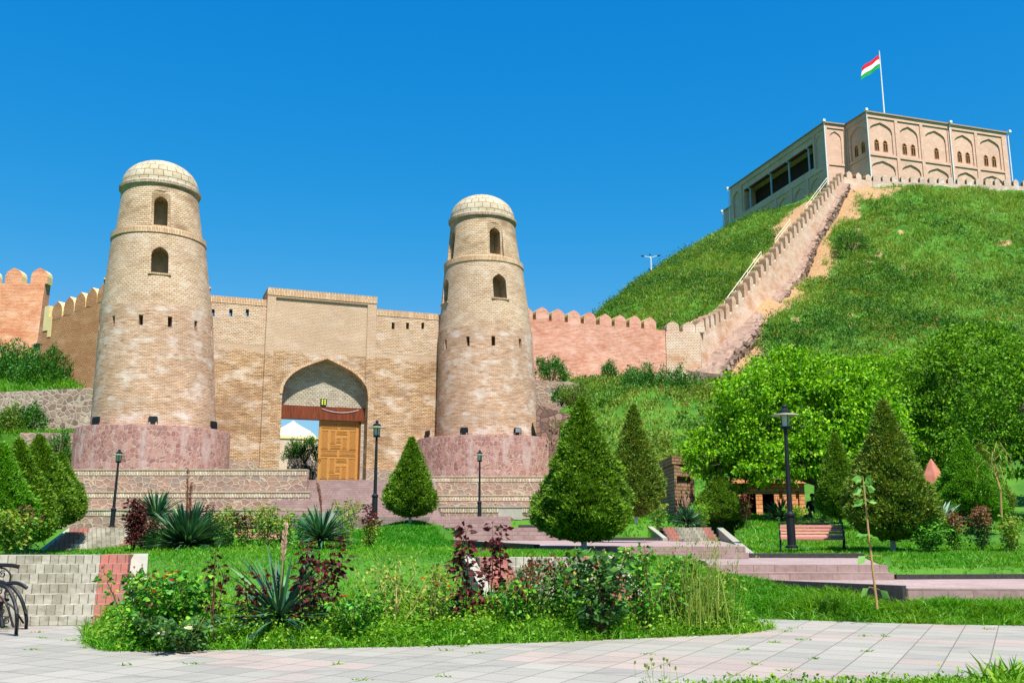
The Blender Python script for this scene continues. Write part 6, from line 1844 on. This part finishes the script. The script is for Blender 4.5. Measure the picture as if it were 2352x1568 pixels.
# ------------------------------------------------------------------ roses
def flower(name, c, r, mat, parent, n=16):
    c = np.array(c, float)
    a = np.linspace(0, 4 * np.pi, n); el = np.linspace(1.35, .25, n)
    d = np.stack([np.cos(a) * np.cos(el), np.sin(a) * np.cos(el), np.sin(el)], 1)
    s = np.stack([-np.sin(a), np.cos(a), 0 * a], 1)
    w = r * np.linspace(.5, 1.0, n)[:, None]
    base = c + d * r * .1
    V = np.stack([base, base + d * w * .6 + s * w * .55, base + d * w + s * w * .3, base + d * w - s * w * .3, base + d * w * .6 - s * w * .55], 1).reshape(-1, 3)
    i = (np.arange(n) * 5)[:, None]
    F_ = np.concatenate([i + np.array([[0, 1, 2]]), i + np.array([[0, 2, 3]]), i + np.array([[0, 3, 4]])], 1).reshape(-1, 3)
    return mesh_np(name, V, F_, M[mat], parent)
def make_rose(label, H, W, mat='rose_gr', stem='stem', n=420, leaf=.07, nst=9, top=None, buds=None, nb=0, flowers=(), group='rose bushes in the front bed', low=.1, upright=.5):
    t = thing('rose_bush', label, 'rose bush', group=group)
    if group == 'rose bushes in the front bed':
        n = int(n * (.6 if mat == 'rose_red' else 1.2)); leaf *= 1.3 if mat == 'rose_red' else 1.3; W *= 1.2
        if mat == 'rose_red': nst = min(nst, 4)
    else: n = int(n * 1.7); leaf *= 1.25; W *= 1.1
    b = MB(); pos, dr, tips = [], [], []
    for k in range(nst):
        a = random.uniform(0, 6.28); sp = random.uniform(.1, 1) * W / 2
        hh = H * random.uniform(.65, 1.0)
        if k == 0: sp *= .2; hh = H
        pts = [Vector((math.cos(a) * .04, math.sin(a) * .04, -.05)), Vector((math.cos(a) * sp * upright + random.gauss(0, .05), math.sin(a) * sp * upright + random.gauss(0, .05), hh * .45)), Vector((math.cos(a) * sp * .85 + random.gauss(0, .06), math.sin(a) * sp * .85 + random.gauss(0, .06), hh * .8)), Vector((math.cos(a) * sp, math.sin(a) * sp, hh))]
        b.tube(pts, [.009, .008, .006, .003], 5)
        tips.append(pts[-1])
        m = n // nst
        for j in range(m):
            f_ = random.uniform(low, 1.0)
            g_ = f_ * 3; i_ = min(int(g_), 2)
            p = pts[i_].lerp(pts[i_ + 1], g_ - i_)
            aa = random.uniform(0, 6.28); rr_ = random.uniform(.02, .13) * (1.3 - .6 * f_)
            pos.append((p.x + math.cos(aa) * rr_, p.y + math.sin(aa) * rr_, p.z + random.uniform(-.03, .05)))
            dr.append((math.cos(aa), math.sin(aa), random.uniform(-.5, .5)))
    b.build('stems', [M[stem]], t, world=False)
    pos, dr = np.array(pos), np.array(dr)
    v, f = leaves_np(pos, dr, rng.uniform(.6, 1.3, len(pos)) * leaf, rng.uniform(.5, .75, len(pos)) * leaf, fold=.2, droop=.2)
    mi = np.zeros(len(f), int)
    ml = [M[mat], M[top or mat]]
    if top:
        hi = (pos[:, 2] > H * .55 + rng.normal(0, .1 * H, len(pos)))
        mi = np.repeat(hi.astype(int), 4)
    if nb:
        c = np.repeat(np.array([list(tips[i % len(tips)]) for i in range(nb)]), 5, 0) + rng.normal(0, .045, (nb * 5, 3)) - np.array([0, 0, 1.]) * rng.uniform(-.03, .2, (nb * 5, 1))
        v2, f2 = leaves_np(c, rng.normal(0, .35, c.shape) + np.array([0, 0, 1.]), 0.055, .034)
        f = np.concatenate([f, f2 + len(v)]); v = np.concatenate([v, v2]); mi = np.concatenate([mi, np.full(len(f2), 2)])
        ml.append(M[buds or 'bud'])
    mesh_np('foliage', v, f, ml, t, mi=mi)
    for (dx, dy, dz, r_, fm) in flowers:
        flower('flower', (dx, dy, dz), r_, fm, t)
    return t
rs_ = [
 # label, x, y, Y, H, W, kwargs
 ('full rose bush with orange-red blooms at the left corner of the front bed', 322, 1478, 13.75, .98, 1.1, dict(n=900, nst=16, nb=26, flowers=((.4, -.3, .9, .045, 'fl_red'), (.48, -.3, .86, .04, 'fl_red'), (.45, -.35, .95, .04, 'fl_red'), (.1, -.4, .8, .04, 'fl_red'), (.3, -.45, .72, .04, 'fl_red'), (.53, -.3, .97, .035, 'fl_red')))),
 ('low bush with two white roses near the paving edge', 430, 1486, 13.35, .42, 1.0, dict(mat='rose_dk', n=520, nst=14, flowers=((-.2, -.42, .2, .075, 'fl_white'), (.14, -.42, .27, .07, 'fl_white')))),
 ('broad leafed green rose bush next to the white kerb', 395, 1450, 14.3, .8, 1.1, dict(mat='rose_gr', n=620, nst=13, leaf=.09)),
 ('lone tall reddish rose stem with one crimson flower', 486, 1452, 14.0, 1.12, .5, dict(mat='rose_red', stem='stem_red', n=110, nst=4, flowers=((.14, -.2, .62, .05, 'fl_crim'),), leaf=.08)),
 ('burgundy rose left of the front yucca', 566, 1440, 14.4, .85, .6, dict(mat='rose_red', stem='stem_red', n=170, nst=6, leaf=.08)),
 ('tall burgundy rose just right of the front yucca', 700, 1448, 14.5, 1.32, .5, dict(mat='rose_red', stem='stem_red', n=300, nst=6, leaf=.09)),
 ('second tall burgundy rose with red young leaves, right of the first', 757, 1446, 14.8, 1.34, .6, dict(mat='rose_red', stem='stem_red', n=330, nst=7, leaf=.09)),
 ('low green rose bush with red blooms in mid bed', 818, 1450, 14.4, .55, .9, dict(n=420, nst=10, flowers=((-.16, -.1, .5, .04, 'fl_red'), (.2, -.05, .44, .045, 'fl_red'), (-.3, 0, .38, .03, 'fl_red')))),
 ('thin airy rose with pale yellow-green twigs in mid bed', 905, 1440, 15.0, 1.0, 1.1, dict(mat='rose_lt', stem='stem_tan', n=260, nst=15, leaf=.055, nb=18, buds='fl_yel')),
 ('airy rose with coral blooms and one white rose', 985, 1440, 15.0, .88, 1.0, dict(mat='rose_lt', stem='stem_tan', n=360, nst=12, leaf=.06, nb=14, flowers=((.22, -.1, .42, .05, 'fl_white'), (.3, -.1, .6, .04, 'fl_red'), (-.1, -.1, .72, .035, 'fl_red'), (.12, 0, .62, .03, 'fl_red'), (.36, -.15, .45, .03, 'fl_red')))),
 ('tall burgundy rose before the white stair kerb', 1072, 1432, 15.1, 1.52, .55, dict(mat='rose_red', stem='stem_red', n=360, nst=6, leaf=.1, upright=.3)),
 ('tall burgundy rose beside the lowest middle stair', 1128, 1432, 15.4, 1.5, .5, dict(mat='rose_red', stem='stem_red', n=330, nst=6, leaf=.09, upright=.3)),
 ('bush with brown seed heads left of the stacked brown buds', 1180, 1440, 15.0, .72, .7, dict(mat='rose_gr', n=330, nst=11, nb=60)),
 ('rose with the densest tower of brown buds', 1228, 1436, 15.2, .98, .6, dict(mat='rose_dk', n=360, nst=10, nb=90)),
 ('rose bush with brown buds and yellowing leaves', 1290, 1438, 15.3, .95, .7, dict(mat='rose_gr', n=380, nst=10, nb=70)),
 ('dark blue-green rose bush with large leaves and yellow buds', 1385, 1448, 14.9, 1.2, .9, dict(mat='rose_dk', stem='stem_red', n=560, nst=11, leaf=.105, nb=22, buds='fl_yel')),
 ('loose green rose bush left of the tall grasses', 1478, 1440, 15.4, 1.25, .9, dict(mat='rose_gr', stem='stem_red', n=430, nst=11, leaf=.075, nb=10)),
 ('slender rose bush among the tall grasses', 1556, 1438, 15.7, 1.12, .8, dict(mat='rose_gr', stem='stem_red', n=330, nst=9, leaf=.07, nb=8)),
 ('thin rose twigs at the right end of the front bed', 1640, 1428, 16.1, .85, .8, dict(mat='rose_lt', stem='stem_red', n=180, nst=8, leaf=.07)),
]
for (lab, x, y, Y, H, W, kw) in rs_:
    put(make_rose(lab, H, W, **kw), x, y, Y, rz=0 if 'flowers' in kw else None)
g2 = 'rose bushes along the upper bed'
for (lab, x, y, Y, H, W, kw) in [
 ('burgundy rose bush at the left end of the upper bed', 305, 1258, 27, 1.35, .8, dict(mat='rose_red', stem='stem_red', n=700, nst=12, leaf=.08, top='rose_red')),
 ('mixed rose bush left of the biggest yucca', 338, 1262, 27.5, .9, .8, dict(mat='rose_gr', n=420, nst=10, top='rose_red')),
 ('dark red rose rising behind the biggest yucca', 476, 1258, 28.5, 1.25, .7, dict(mat='rose_gr', n=330, nst=9, top='rose_red')),
 ('rose bush right of the biggest yucca before the hidden bench', 520, 1262, 28, 1.25, 1.1, dict(mat='rose_gr', n=560, nst=13, top='rose_lt', nb=20)),
 ('reddish topped rose bush in front of the hidden bench', 563, 1262, 28.2, 1.1, .9, dict(mat='rose_gr', n=480, nst=11, top='rose_red', nb=16)),
 ('light rose bush with dry pale stalk before the hidden bench', 608, 1262, 28, 1.3, 1.0, dict(mat='rose_gr', stem='stem_tan', n=480, nst=12, top='rose_lt', nb=20)),
 ('green rose bush right of the hidden bench', 655, 1262, 28, 1.15, 1.0, dict(mat='rose_gr', n=520, nst=12, top='rose_lt')),
 ('green rose bush left of the tidy yucca', 697, 1262, 27.8, 1.0, .8, dict(mat='rose_gr', n=380, nst=10)),
 ('tall pale rose bush right of the tidy yucca', 792, 1262, 28, 1.4, .9, dict(mat='rose_lt', stem='stem_tan', n=420, nst=11, nb=24)),
 ('rose bush with burgundy shoots at the foot of the middle lamp', 845, 1258, 28.5, 1.25, .8, dict(mat='rose_lt', stem='stem_red', n=440, nst=10, top='rose_red')),
 ('leafy rose bush with yellow-edged leaves under the left thujas', 18, 1268, 21.5, .95, 1.0, dict(mat='rose_lt', n=520, nst=12, leaf=.085, top='rose_lt')),
 ('reddish rose shoots under the olive thuja', 52, 1262, 22, 1.0, .6, dict(mat='rose_gr', n=260, nst=8, top='rose_red', nb=10)),
 ('round light green shrub between thujas and paver stairs', 130, 1212, 30, .6, .9, dict(mat='weeds', n=520, nst=14, leaf=.08)),
 ('first rose bush of the row right of the broad olive thuja', 2130, 1262, 28, .85, 1.2, dict(mat='rose_gr', n=620, nst=14, leaf=.085)),
 ('rose bush with coppery tops in the row on the right', 2195, 1262, 28.5, 1.1, 1.1, dict(mat='rose_gr', n=560, nst=13, top='bud', nb=24)),
 ('tall coppery rose bush near the right edge', 2255, 1262, 28.5, 1.25, 1.1, dict(mat='rose_dk', n=560, nst=13, top='bud', nb=30)),
 ('grey-green bush at the right end of the row', 2322, 1264, 28.5, 1.1, 1.3, dict(mat='rose_lt', n=620, nst=15)),
 ('silvery rose bush left of the pink-spiked yucca', 1512, 1212, 36, .95, 1.1, dict(mat='rose_gr', n=420, nst=11, top='rose_lt')),
 ('leafy bush right of the pink-spiked yucca', 1618, 1208, 37.5, .85, 1.1, dict(mat='weeds', n=420, nst=11)),
 ('dark red leafed shrub beside the shaded thuja', 1712, 1192, 40, 1.1, .6, dict(mat='rose_red', n=330, nst=9)),
 ('green hedge plant left of the sitting person', 1826, 1196, 40, .6, 1.2, dict(mat='weeds', n=420, nst=12)),
 ('green hedge plant in front of the sitting person', 1890, 1198, 40, .5, 1.2, dict(mat='rose_gr', n=420, nst=12))]:
    put(make_rose(lab, H, W, group=g2, **kw), x, y, Y)

# sapling with a tan stem
t = thing('sapling', 'thin sapling with tan stem and a few heart-shaped leaves on the right lawn', 'sapling')
b = MB()
hS = 2.15
b.tube([(0, 0, -.1), (-.03, 0, .6), (-.06, 0, 1.2), (-.075, 0, 1.75), (-.09, 0, hS)], [.024, .022, .02, .015, .007], 8)
for (h, sx) in ((.78, .17), (.78, -.12), (.25, -.1), (.22, .1)): b.tube([(-.045, 0, h), (-.045 + sx * .6, -.02, h + .02), (-.045 + sx, -.04, h)], [.006, .005, .004], 5)
b.build('stem', [M['bark_lt']], t, world=False)
pos, dr, sz = [], [], []
for (h, k, s_) in ((2.1, 7, .17), (1.95, 6, .18), (1.72, 6, .2), (1.15, 6, .19)):
    for j in range(k):
        a = j * 2 * math.pi / k + random.uniform(-.3, .3)
        pos.append((-.07 + .05 * math.cos(a), .05 * math.sin(a), h + random.uniform(-.03, .03))); dr.append((math.cos(a), math.sin(a), random.uniform(-.35, .25))); sz.append(s_ * random.uniform(.7, 1.1))
for (x, h) in ((.14, .77), (-.16, .79), (-.14, .25), (.06, .22)):
    pos.append((x, -.04, h)); dr.append((np.sign(x), -.2, -.7)); sz.append(.19)
v, f = leaves_np(np.array(pos), np.array(dr), np.array(sz), np.array(sz) * .8, fold=.1, droop=.25)
mesh_np('leaves', v, f, M['sapling'], t)
p = P(2014, 1384, 17.0); t.location = p

# shrubs on the slopes
def make_shrub(label, rx, ry, rz, mat, n, leaf=.16, group='shrubs on the slopes', tufts=True):
    t = thing('shrub', label, 'shrub', group=group)
    nc = n // 14
    u = unit(rng.normal(size=(nc, 3))); u[:, 2] = np.abs(u[:, 2])
    c = u * np.array([rx, ry, rz]) * rng.uniform(.55, 1.05, (nc, 1))
    c[:, 2] += .12 * np.sin(c[:, 0] * 4) * rz
    pos = np.repeat(c, 14, 0) + rng.normal(0, .13, (nc * 14, 3)) * np.array([1, 1, 1.5])
    d = np.repeat(u, 14, 0) * .7 + rng.normal(0, .5, (nc * 14, 3)) + np.array([0, 0, .35])
    v, f = leaves_np(pos, d, rng.uniform(.7, 1.3, len(pos)) * leaf, rng.uniform(.35, .6, len(pos)) * leaf)
    mesh_np('foliage', v, f, M[mat], t)
    b = MB()
    for k in range(7):
        a = k * .9; b.tube([(0, 0, -.5), (math.cos(a) * rx * .4, math.sin(a) * ry * .4, rz * .5), (math.cos(a) * rx * .7, math.sin(a) * ry * .7, rz * .9)], [.06, .04, .015], 5)
    b.build('stems', [M['bark']], t, world=False)
    return t
for (lab, x, y, Y, rx, ry, rz, mat, n) in [
 ('dense dark shrub at the far left under the orange bastion', 20, 872, 81, 2.6, 1.5, 2.5, 'thicket', 5200),
 ('dense dark shrub at the foot of the brown wall', 108, 880, 80, 2.9, 1.5, 2.3, 'thicket', 5600),
 ('light green shrub in front of the rubble wall at the left edge', 14, 1000, 74, 1.3, .8, 1.7, 'slopebrush', 2600),
 ('dark green shrub against the grey rubble wall', 66, 985, 74.6, 1.2, .7, 1.4, 'thicket', 1700),
 ('two-headed shrub in front of the square pink stone wall', 130, 1070, 71.5, 1.0, .6, 2.0, 'thicket', 1500),
 ('bush touching the right side of the right tower below the orange wall', 1265, 872, 88, 1.5, 1.2, 1.7, 'thicket', 2000),
 ('small round bush alone against the orange wall', 1398, 868, 91, .75, .6, 1.15, 'thicket', 900),
 ('large spreading bush under the right end of the orange wall', 1478, 925, 85, 2.1, 1.4, 2.6, 'thicket', 4000),
 ('tall thicket bush below the beige wall', 1558, 935, 84, 2.3, 1.4, 2.8, 'thicket', 4300),
 ('grey-green bush between thicket and mulberry crown', 1620, 960, 80, 1.8, 1.2, 2.2, 'slopebrush', 3000),
 ('small bush over the short pink stone wall', 1290, 920, 82, .8, .6, .9, 'thicket', 800),
 ('dark bush at the end of the dark rough stone wall', 1325, 925, 81, 1.2, .9, 1.3, 'slopebrush', 1400),
 ('bush overgrowing the rocks inside the gateway', 700, 1052, 90, 1.7, 1.2, 1.35, 'hillbrush', 2200),
 ('rounded dark bush high on the slope right of the hill wall', 1955, 568, 128, 2.2, 1.6, 1.7, 'hillbrush', 1900),
 ('bush on the slope left of the hill wall below the palace', 1740, 513, 170, 1.8, 1.4, 1.5, 'hillbrush', 1200)]:
    tt = make_shrub(lab, rx * 1.15, ry * 1.15, rz * 1.25, mat, int(n * 1.4), leaf=.2)
    p = P(x, y, Y); tt.location = (p.x, p.y, p.z)

# ------------------------------------------------------------------ grass and ground cover (uncountable)
def stuff(name, vf, mat, mi=None):
    o = mesh_np(name, vf[0], vf[1], mat, mi=mi)
    return setp(o, kind='stuff')
def vis(X, Y, margin=90):
    z = gm(X, Y)
    px = CX + FPX * X / (Y * ct + (z - EYE) * st)
    return (px > -margin) & (px < 2352 + margin), z
def scatter(n, x0, x1, y0, y1, poly=None, hardgap=.05):
    X, Y = rng.uniform(x0, x1, n), rng.uniform(y0, y1, n)
    k = ~on_hard(X, Y, hardgap)
    if poly is not None: k &= inpoly(X, Y, poly)
    X, Y = X[k], Y[k]
    v_, z = vis(X, Y)
    return np.stack([X[v_], Y[v_], z[v_]], 1)
def grass(n, box, h, w=.012, per=5, lean=.45, poly=None, patch=None, hardgap=.05):
    p = scatter(n, *box, poly=poly, hardgap=hardgap)
    if patch is not None:
        s = .5 + .5 * np.sin(p[:, 0] * patch + 2 * np.sin(p[:, 1] * patch * .7)) * np.sin(p[:, 1] * patch * 1.2 + 1)
        hh = h * (.55 + .75 * s)
    else: hh = np.full(len(p), h)
    pp = np.repeat(p, per, 0) + rng.normal(0, .03, (len(p) * per, 3)) * np.array([1, 1, 0])
    pp[:, 2] -= .02
    d = rng.normal(0, lean, (len(pp), 3)); d[:, 2] = 1
    return blades_np(pp, d, np.repeat(hh, per) * rng.uniform(.55, 1.25, len(pp)), w, .4)
bed = [(-7.6, 12.6), (4.6, 12.6), (4.6, 16.6), (6.0, 17.6), (4.6, 20.0), (4.1, 21.3), (4.8, 25.3), (.7, 25.6), (-2.9, 38.6), (-5, 39), (-12.3, 36), (-12.4, 30), (-7.1, 19.4), (-7.2, 16.6)]
gv = [grass(15000, (-12.5, 6.5, 13.3, 28), .13, .013, 5, poly=bed, patch=1.1), grass(9000, (-13, 6.5, 24, 40), .12, .018, 4, poly=bed, patch=.9)]
stuff('lawn_grass', joinvf(gv), M['lawn'])
gv = [grass(9000, (-5.9, -1.6, 31, 39.5), .16, .02, 5, patch=1.3)]
stuff('mound_grass', joinvf(gv), M['lawn_br'])
# right-hand lawns
gv = [grass(26000, (3.2, 12, 15.2, 21.5), .2, .014, 5, patch=1.6, lean=.5, hardgap=0), grass(9000, (7.5, 18, 20.5, 33), .17, .018, 5, patch=1.2), grass(8000, (4.5, 13.5, 26, 41), .15, .02, 5, patch=1.1), grass(3000, (-1, 4.6, 19.3, 26), .14, .016, 5),
      grass(14000, (-14, 16, 26, 62), .2, .03, 4), grass(9000, (-24, -11.5, 18, 36), .17, .02, 5), grass(2500, (2.0, 8.0, 33, 46), .2, .03, 4), grass(2500, (8, 26, 38, 52), .22, .03, 4)]
ed = np.array([(16, 16.5), (9.5, 16.75), (7.6, 17.05), (6.5, 17.35), (5.2, 17.9), (4.4, 18.2), (4.0, 17.4), (4.25, 16.3), (3.6, 15.6), (1.0, 14.6), (-1.5, 13.9), (-4.5, 13.45), (-5.4, 13.4), (-6.05, 14.2), (-7.0, 16.4)])
ep = []
for a, c in zip(ed[:-1], ed[1:]):
    L_ = np.hypot(*(c - a)); m = int(L_ * 230)
    u = rng.uniform(0, 1, m)[:, None]; nn = np.array([(c - a)[1], -(c - a)[0]]) / L_
    q = a + (c - a) * u + nn * (-rng.uniform(-.55, .04, m)[:, None])
    ep.append(q)
ep = np.concatenate(ep); ez = np.where(on_hard(ep[:, 0], ep[:, 1]), 0.0, gm(ep[:, 0], ep[:, 1]))
pp = np.repeat(np.column_stack([ep, ez]), 4, 0) + rng.normal(0, .025, (len(ep) * 4, 3)) * np.array([1, 1, 0])
d = rng.normal(0, .5, pp.shape); d[:, 2] = 1
gv.append(blades_np(pp, d, rng.uniform(.1, .3, len(pp)), .014, .45))
stuff('right_lawn_grass', joinvf(gv), M['lawn'])
# weeds along the front of the bed
p = scatter(9000, -7.2, 7, 12.8, 17.6, poly=[(-7.2, 12.6), (4.6, 12.6), (4.6, 16.6), (4.0, 17.5), (1, 16.4), (-2, 15.6), (-7.0, 15.6)], hardgap=0)
pp = np.repeat(p, 12, 0) + rng.normal(0, .07, (len(p) * 12, 3)); pp[:, 2] = np.repeat(p[:, 2], 12) + np.abs(rng.normal(0, .14, len(pp)))
d = rng.normal(0, .8, pp.shape); d[:, 2] = np.abs(d[:, 2]) * .5
v1 = leaves_np(pp, d, rng.uniform(.03, .075, len(pp)), rng.uniform(.025, .05, len(pp)), .15)
v2 = grass(5000, (-7.2, 6, 12.8, 17), .24, .014, 5, poly=bed, lean=.35)
stuff('bed_weeds', joinvf([v1, v2]), M['weeds'])
# tall seeding grasses among the roses
n = 150
bp_ = np.stack([P(1600, 1430, 15.7).x + rng.normal(0, .28, n), 15.7 + rng.normal(0, .25, n), np.full(n, .1)], 1)
d = rng.normal(0, .16, (n, 3)); d[:, 2] = 1
ln_ = rng.uniform(.6, 1.45, n)
v1 = blades_np(bp_, d, ln_, .014, .22)
tip = bp_ + unit(d) * ln_[:, None] * .92
v2 = leaves_np(np.repeat(tip, 6, 0) + rng.normal(0, .03, (n * 6, 3)), np.repeat(unit(d), 6, 0) + rng.normal(0, .25, (n * 6, 3)), .06, .016)
q_ = np.array([[P(x, 1565, 10.5).x, 10.5 + .1 * (x % 7), 0] for x in (1476, 1484, 1495, 1507, 1518, 1528, 1541, 1553, 1562, 1500, 1536)])
d_ = rng.normal(0, .1, q_.shape); d_[:, 2] = 1
lq = rng.uniform(.12, .3, len(q_))
v3 = blades_np(q_, d_, lq, .008, .1)
tq = q_ + unit(d_) * lq[:, None] * .8
v4 = leaves_np(np.repeat(tq, 5, 0), np.repeat(unit(d_), 5, 0) + rng.normal(0, .3, (len(q_) * 5, 3)), .05, .02)
extra = np.array([[P(1270, 1440, 14.6).x, 14.6, .1], [P(1290, 1440, 14.7).x, 14.7, .1], [P(1262, 1440, 14.8).x, 14.8, .1]])
stuff('tall_grass', joinvf([v1, v2, v3, v4]), M['tallgrass'])
# near verge at the lower right corner and sprigs in the paving joints
n = 2600
X = rng.uniform(1.2, 6.4, n); Y = rng.uniform(9.3, 10.9, n)
k = Y < 9.95 + .14 * (X - 1.2) + .22 * np.sin(X * 3.1) * .5
X, Y = X[k], Y[k]
pp = np.repeat(np.stack([X, Y, np.zeros(len(X))], 1), 6, 0) + rng.normal(0, .03, (len(X) * 6, 3)) * np.array([1, 1, 0])
d = rng.normal(0, .5, pp.shape); d[:, 2] = 1
v1 = blades_np(pp, d, rng.uniform(.06, .2, len(pp)), .012, .4)
pl = np.repeat(np.stack([X, Y, np.full(len(X), .03)], 1), 3, 0) + np.abs(rng.normal(0, .05, (len(X) * 3, 3)))
v2 = leaves_np(pl, rng.normal(0, .7, pl.shape) + np.array([0, 0, .4]), .05, .03)
c = np.array([[5.2, 10.45, 0], [5.45, 10.3, 0], [4.95, 10.3, 0], [5.7, 10.5, 0]])
pc = np.repeat(c, 40, 0) + rng.normal(0, .09, (160, 3)) * np.array([1, 1, 0])
d = rng.normal(0, .4, pc.shape); d[:, 2] = 1
v3 = blades_np(pc, d, rng.uniform(.2, .42, len(pc)), .035, .35)
stuff('verge_grass', joinvf([v1, v2, v3]), M['weeds'])
n = 1600
al, be = rng.integers(-40, 60, n) * .5, rng.uniform(-20, 30, n)
sw = rng.uniform(0, 1, n) < .35
a2 = np.where(sw, be, al); b2 = np.where(sw, al, be)
th = R(27.6)
X = a2 * math.cos(th) + b2 * math.sin(th); Y = -a2 * math.sin(th) + b2 * math.cos(th)
k = inpoly(X, Y, plaza_poly) & (Y > 9.5) & (np.abs(X) < 9) & (rng.uniform(0, 1, n) < .9)
X, Y = X[k], Y[k]
pp = np.repeat(np.stack([X, Y, np.zeros(len(X))], 1), 14, 0) + rng.normal(0, .05, (len(X) * 14, 3)) * np.array([1, .6, 0])
d = rng.normal(0, .9, pp.shape); d[:, 2] = .6
stuff('joint_grass', blades_np(pp, d, rng.uniform(.02, .07, len(pp)), .014, .3), M['weeds'])

# hillside: grass, brush and poppies
def hill_pts(n, x0, x1, y0, y1, keep=None):
    X, Y = rng.uniform(x0, x1, n), rng.uniform(y0, y1, n)
    bz = bare(X, Y)
    k = (rng.uniform(0, 1, n) > bz * 1.15)
    # nothing inside walls, towers, gate passage or the palace
    dd_, sd_, tt_ = seg_dist(X, Y, WM, W1); k &= ~((dd_ < 1.5))
    k &= ~((np.hypot(X - TL[0], Y - TL[1]) < 6.5) | (np.hypot(X - TR[0], Y - TR[1]) < 7.2))
    k &= ~((X < 2.5) & (Y < 110))
    pw0, pw1 = P(1190, 719, 92.4), P(1606, 766, 98.6)
    yw = pw0.y + (X - pw0.x) * (pw1.y - pw0.y) / (pw1.x - pw0.x)
    k &= ~((X < W0.x) & (Y > yw - .8) & (Y < yw + 2))
    k &= ~((Y > 150) & (X > 56)) & ~((X > 45) & (Y > 163))
    X, Y = X[k], Y[k]
    v_, z = vis(X, Y, 60)
    X, Y, z = X[v_], Y[v_], z[v_]
    return np.stack([X, Y, z], 1)
p = np.concatenate([hill_pts(60000, 4, 110, 62, 152), hill_pts(16000, 4, 56, 100, 200)])
sc_ = np.clip(p[:, 1] / 110, .6, 1.4)
s = .5 + .5 * np.sin(p[:, 0] * .7 + 2 * np.sin(p[:, 1] * .45)) * np.sin(p[:, 1] * .6 + 1)
pp = np.repeat(p, 5, 0) + rng.normal(0, .16, (len(p) * 5, 3)) * np.array([1, 1, 0])
d = rng.normal(0, .4, pp.shape); d[:, 2] = 1
hh = np.repeat((.35 + .55 * s) * sc_, 5) * rng.uniform(.5, 1.3, len(pp))
stuff('hillside_grass', blades_np(pp, d, hh, .075, .5), M['hillgrass'])
p = np.concatenate([hill_pts(10000, 4, 110, 62, 148), hill_pts(5200, 4, 50, 98, 190)])
nz_ = np.sin(p[:, 0] * .31 + 1.7 * np.sin(p[:, 1] * .19)) + np.sin(p[:, 1] * .27 + p[:, 0] * .11 + 2) + rng.normal(0, .5, len(p))
left_ = (p[:, 0] - WM.x) * (W1.y - WM.y) - (p[:, 1] - WM.y) * (W1.x - WM.x) < 0
hi = np.clip((p[:, 1] - 108) / 30, 0, 1)
p = p[nz_ > np.where(p[:, 1] < 92, -1.0, np.where(left_, -.1, -.3 + .95 * hi))]
slope = p[:, 1] < 92
def brush(p, per, size, mat, name):
    pp = np.repeat(p, per, 0)
    u = unit(rng.normal(size=pp.shape)); u[:, 2] = np.abs(u[:, 2])
    sz = np.repeat(rng.uniform(.3, 1.35, len(p)) ** 1.3, per)[:, None] * size
    pos = pp + u * sz * rng.uniform(.5, 1.05, (len(pp), 1)) * np.array([1.1, 1.1, .8])
    v, f = leaves_np(pos, u * .6 + rng.normal(0, .5, pp.shape) + np.array([0, 0, .3]), rng.uniform(.14, .3, len(pp)), rng.uniform(.1, .18, len(pp)))
    stuff(name, (v, f), M[mat])
brush(p[~slope], 34, 1.15, 'hillbrush', 'hillside_brush')
brush(p[slope], 60, .75, 'slopebrush', 'slope_brush')
q = hill_pts(800, 4, 60, 62, 150); q = q[(np.sin(q[:, 0] * .5) + np.sin(q[:, 1] * .33 + 1) + rng.normal(0, .4, len(q))) > .5]
pp = np.repeat(q, 6, 0) + rng.normal(0, .08, (len(q) * 6, 3)); pp[:, 2] += np.repeat(rng.uniform(.5, .95, len(q)), 6)
stuff('poppies', leaves_np(pp, rng.normal(0, 1, pp.shape), .13, .12), M['fl_red'])
# grass on the left terraces
p = []
for (x0, x1, y0, y1, z, n) in ((-50, -33, 76.6, 84, None, 2500), (-50, -31.5, 73.2, 75.9, P(120, 993, 72.6).z - .05, 1500), (-40, -34.5, 68.2, 72.4, zt1 - .06, 500)):
    X, Y = rng.uniform(x0, x1, n), rng.uniform(y0, y1, n)
    Z = gz(X, Y) if z is None else np.full(n, z)
    p.append(np.stack([X, Y, Z], 1))
p = np.concatenate(p)
p = p[np.hypot(p[:, 0] - TL[0], p[:, 1] - TL[1]) > 5.8]
pp = np.repeat(p, 6, 0) + rng.normal(0, .12, (len(p) * 6, 3)) * np.array([1, 1, 0])
d = rng.normal(0, .4, pp.shape); d[:, 2] = 1
stuff('terrace_grass', blades_np(pp, d, rng.uniform(.25, .75, len(pp)), .05, .5), M['lawn'])
